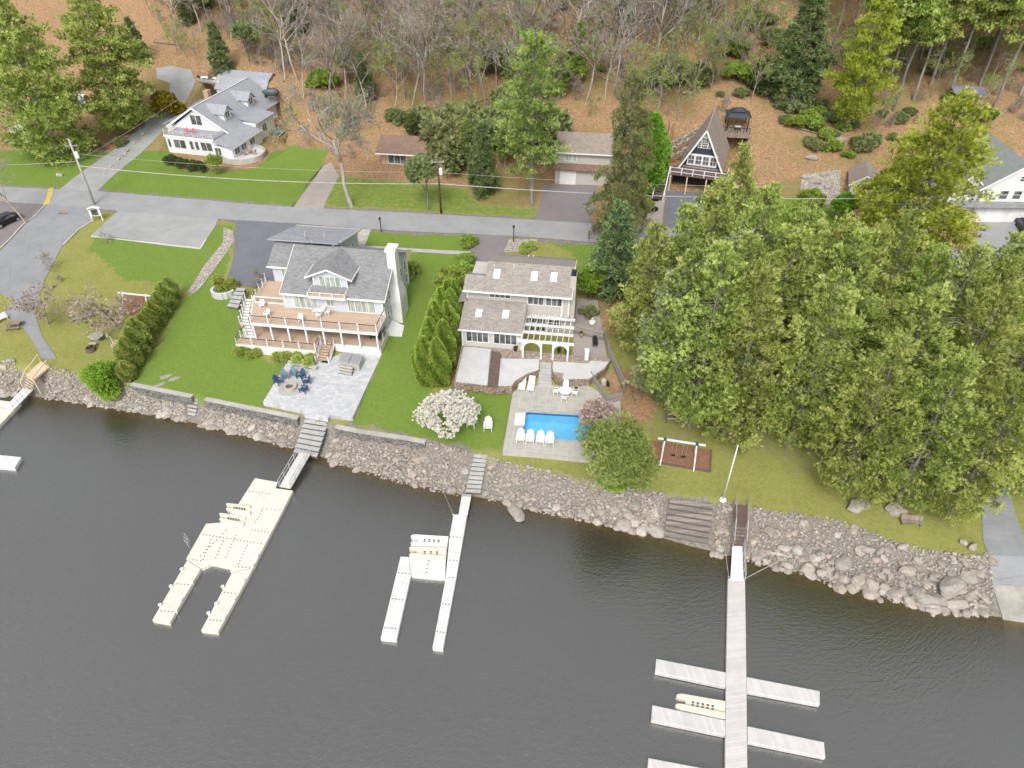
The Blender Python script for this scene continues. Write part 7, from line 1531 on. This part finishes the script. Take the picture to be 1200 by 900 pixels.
# vehicles
def car(label, P, rz, paint, cov=False):
    t = thing('parked_car', label, 'car', P, rz); L, W = 4.5, 1.8; pr = [(-2.25,.35),(-2.22,.8),(-1.9,.92),(-1.35,.95),(-.75,1.45),(.95,1.5),(1.6,1.05),(2.15,.9),(2.25,.6),(2.2,.3)]
    def body(mb, pts, w0, w1, z0=.9):
        V = []
        for s_ in (-1, 1):
            for x_, z in pts: V.append((x_, s_*(w0 if z < 1 else w0-(w0-w1)*(z-.9)/.6), z))
        n = len(pts); mb.add(V, [tuple(range(n)), tuple(range(2*n-1, n-1, -1))]+[(i, n+i, n+(i+1) % n, (i+1) % n) for i in range(n)])
    m = MB(); body(m, pr, .9, .68); m.obj('body', paint, t, bevel=.05)
    m = MB()
    for s_ in (-1, 1): m = MB(); m.add([(-1.15,s_*.885,.98),(1.35,s_*.885,1.0),(.85,s_*.72,1.4),(-.7,s_*.72,1.38)], [(0,1,2,3)]); m.obj('side_window', M['glass'], t)
    m = MB(); m.add([(-1.33,-.7,.99),(-1.33,.7,.99),(-.8,.6,1.43),(-.8,-.6,1.43)], [(0,1,2,3)]); m.obj('rear_window', M['glass'], t); m = MB(); m.add([(1.58,-.7,1.1),(1.58,.7,1.1),(1.02,.6,1.485),(1.02,-.6,1.485)], [(0,1,2,3)]); m.obj('windscreen', M['glass'], t)
    for x_ in (-1.4, 1.4):
        for s_ in (-1, 1): w = MB(); w.tube((x_, s_*.95, .33), (x_, s_*.72, .33), .33, n=16); wo_ = w.obj('wheel', M['black'], t); h_ = MB(); h_.tube((x_, s_*.965, .33), (x_, s_*.94, .33), .2, n=12); h_.obj('rim', M['rail'], wo_)
    for s_ in (-1, 1): MB().box(2.2, s_*.65-.17, .62, 2.27, s_*.65+.17, .76).obj('headlight', M['glassg'], t)
    return t
M['blackpaint'] = plain('black_car_paint', (.012, .013, .015), .25, .1); M['whitepaint'] = plain('white_car_paint', (.6, .6, .6), .25, .05)
car('black car parked at the kerb at the left edge', G(8, 262)+Vector((0, 0, .04)), R(62), M['blackpaint']); car('dark car parked at the right edge before the white house', G(1200, 270)+Vector((0, 0, .06)), R(80), M['blackpaint']); car('white car glimpsed under the pines beside the small shed', G(1066, 248)+Vector((0, 0, .1)), R(20), M['whitepaint'])
for u, v, l, rz in [(318,112,'dark green tarp covered trailer behind the cottage',.3),(327,158,'dark green tarp covered wood pile beside the cottage terrace',-.4)]:
    t = thing('covered_trailer', l, 'covered trailer', G(u, v), rz); V = rockv(rng(4), _V2, 1.0, .1); V = V/np.abs(V).max(0)*np.array([1.7, 1.0, .75])+np.array([0, 0, .75]); npobj('tarp', V, _F2, plain('green_tarp', (.07, .095, .085), .5, .3), t, smooth=False)
    for a in (-1, 1): m = MB(); m.tube((a, -1.15, .3), (a, -.95, .3), .3, n=12); m.obj('wheel', M['black'], t)
t = thing('motor_boat', 'small white boat stored behind the white cottage', 'boat', G(246, 97), R(-15)); V = []
hull = [(-2.3, .85), (-1, .95), (.8, .9), (1.8, .55), (2.5, .0)]
V = [(x_, y_, .9) for x_, y_ in hull]+[(x_, -y_, .9) for x_, y_ in hull[::-1][1:]]; n = len(V); Vb = [(x_*.9, y_*.6, .25) for x_, y_, z in V]
m = MB(); m.add(V+Vb, [(i, n+i, n+(i+1) % n, (i+1) % n) for i in range(n)]+[tuple(range(n, 2*n))]); m.obj('hull', M['pvcw'], t); m = MB(); m.add([(x_*.85, y_*.8, .6) for x_, y_, z in V], [tuple(range(n))]); m.obj('cockpit_floor', M['redbrown'], t)
m = MB(); m.add([(.5,-.75,.9),(.5,.75,.9),(.2,.6,1.3),(.2,-.6,1.3)], [(0,1,2,3)]); m.obj('windscreen', M['glass'], t); MB().box(-2.6, -.2, .5, -2.2, .2, 1.2).obj('outboard_motor', M['black'], t); MB().box(-1.5, -.5, 0, 1.5, .5, .3).obj('cradle', M['wood'], t)
# cottage chairs
M['redchair'] = plain('red_plastic', (.55, .1, .12), .5, .1); LC = loc_of(co_, R(-15)); rc = wchair('x', 'redchair'); first[id(rc)] = 1
put(rc, LC(1.6, 4.0, 3.06), R(-10), 'red chair on the cottage balcony, left one of the pair', 'red balcony chairs'); put(rc, LC(2.9, 4.0, 3.06), R(-20), 'red chair on the cottage balcony, right one of the pair', 'red balcony chairs')
bc = wchair('x', 'brickish'); first[id(bc)] = 1; rtable('round brown table on the cottage terrace', .5, .72, 'brickish', LC(13.6, 4.2, .4))
for k in range(3): a = k*2.1; put(bc, LC(13.6+math.cos(a)*.95, 4.2+math.sin(a)*.95, .4), a+R(-15)-1.57, ('brown chair nearest the lawn on the cottage terrace', 'brown chair behind the terrace table of the cottage', 'brown chair left of the terrace table of the cottage')[k], 'brown terrace chairs')
# ------------------------------------------------------------------ light, sky, camera
w = bpy.data.worlds.new('World'); SC.world = w; w.use_nodes = True; nt = w.node_tree; nt.nodes.clear()
SUN_E, SUN_R = R(48), R(190)
sky = nt.nodes.new('ShaderNodeTexSky'); sky.sky_type = 'NISHITA'; sky.sun_disc = False
sky.sun_elevation = SUN_E; sky.sun_rotation = SUN_R; sky.air_density = 1.0; sky.dust_density = 4.0; sky.ozone_density = 1.0
hs = nt.nodes.new('ShaderNodeHueSaturation'); hs.inputs['Saturation'].default_value = .12
bg = nt.nodes.new('ShaderNodeBackground'); bg.inputs['Strength'].default_value = .135
ow = nt.nodes.new('ShaderNodeOutputWorld')
nt.links.new(sky.outputs[0], hs.inputs['Color']); nt.links.new(hs.outputs[0], bg.inputs[0]); nt.links.new(bg.outputs[0], ow.inputs[0])
sl = bpy.data.lights.new('sun', 'SUN'); sl.energy = 1.0; sl.angle = R(16); sl.color = (1, .96, .9)
so = bpy.data.objects.new('sun', sl); COL.objects.link(so); so.location = (0, 0, 90)
# sun_rotation turns clockwise from +Y seen from above
sd = Vector((math.sin(SUN_R)*math.cos(SUN_E), math.cos(SUN_R)*math.cos(SUN_E), math.sin(SUN_E)))
so.rotation_euler = sd.to_track_quat('Z', 'Y').to_euler()
cd = bpy.data.cameras.new('camera'); cd.sensor_width = 36; cd.sensor_fit = 'HORIZONTAL'; cd.lens = 36*FPX/1200
cd.clip_start = .5; cd.clip_end = 3000
co = bpy.data.objects.new('camera', cd); COL.objects.link(co); co.location = (0, 0, CAMH); co.rotation_euler = (R(90)-PITCH, 0, 0)
SC.camera = co
vs = SC.view_settings; SC.display_settings.display_device = 'sRGB'; vs.view_transform = 'Standard'; vs.look = 'None'; vs.gamma = 1; vs.exposure = EXPO; vs.use_curve_mapping = False
SC.cycles.max_bounces = 8; SC.cycles.diffuse_bounces = 6; SC.cycles.glossy_bounces = 3; SC.cycles.transmission_bounces = 4; SC.cycles.transparent_max_bounces = 8
SC.cycles.use_denoising = True
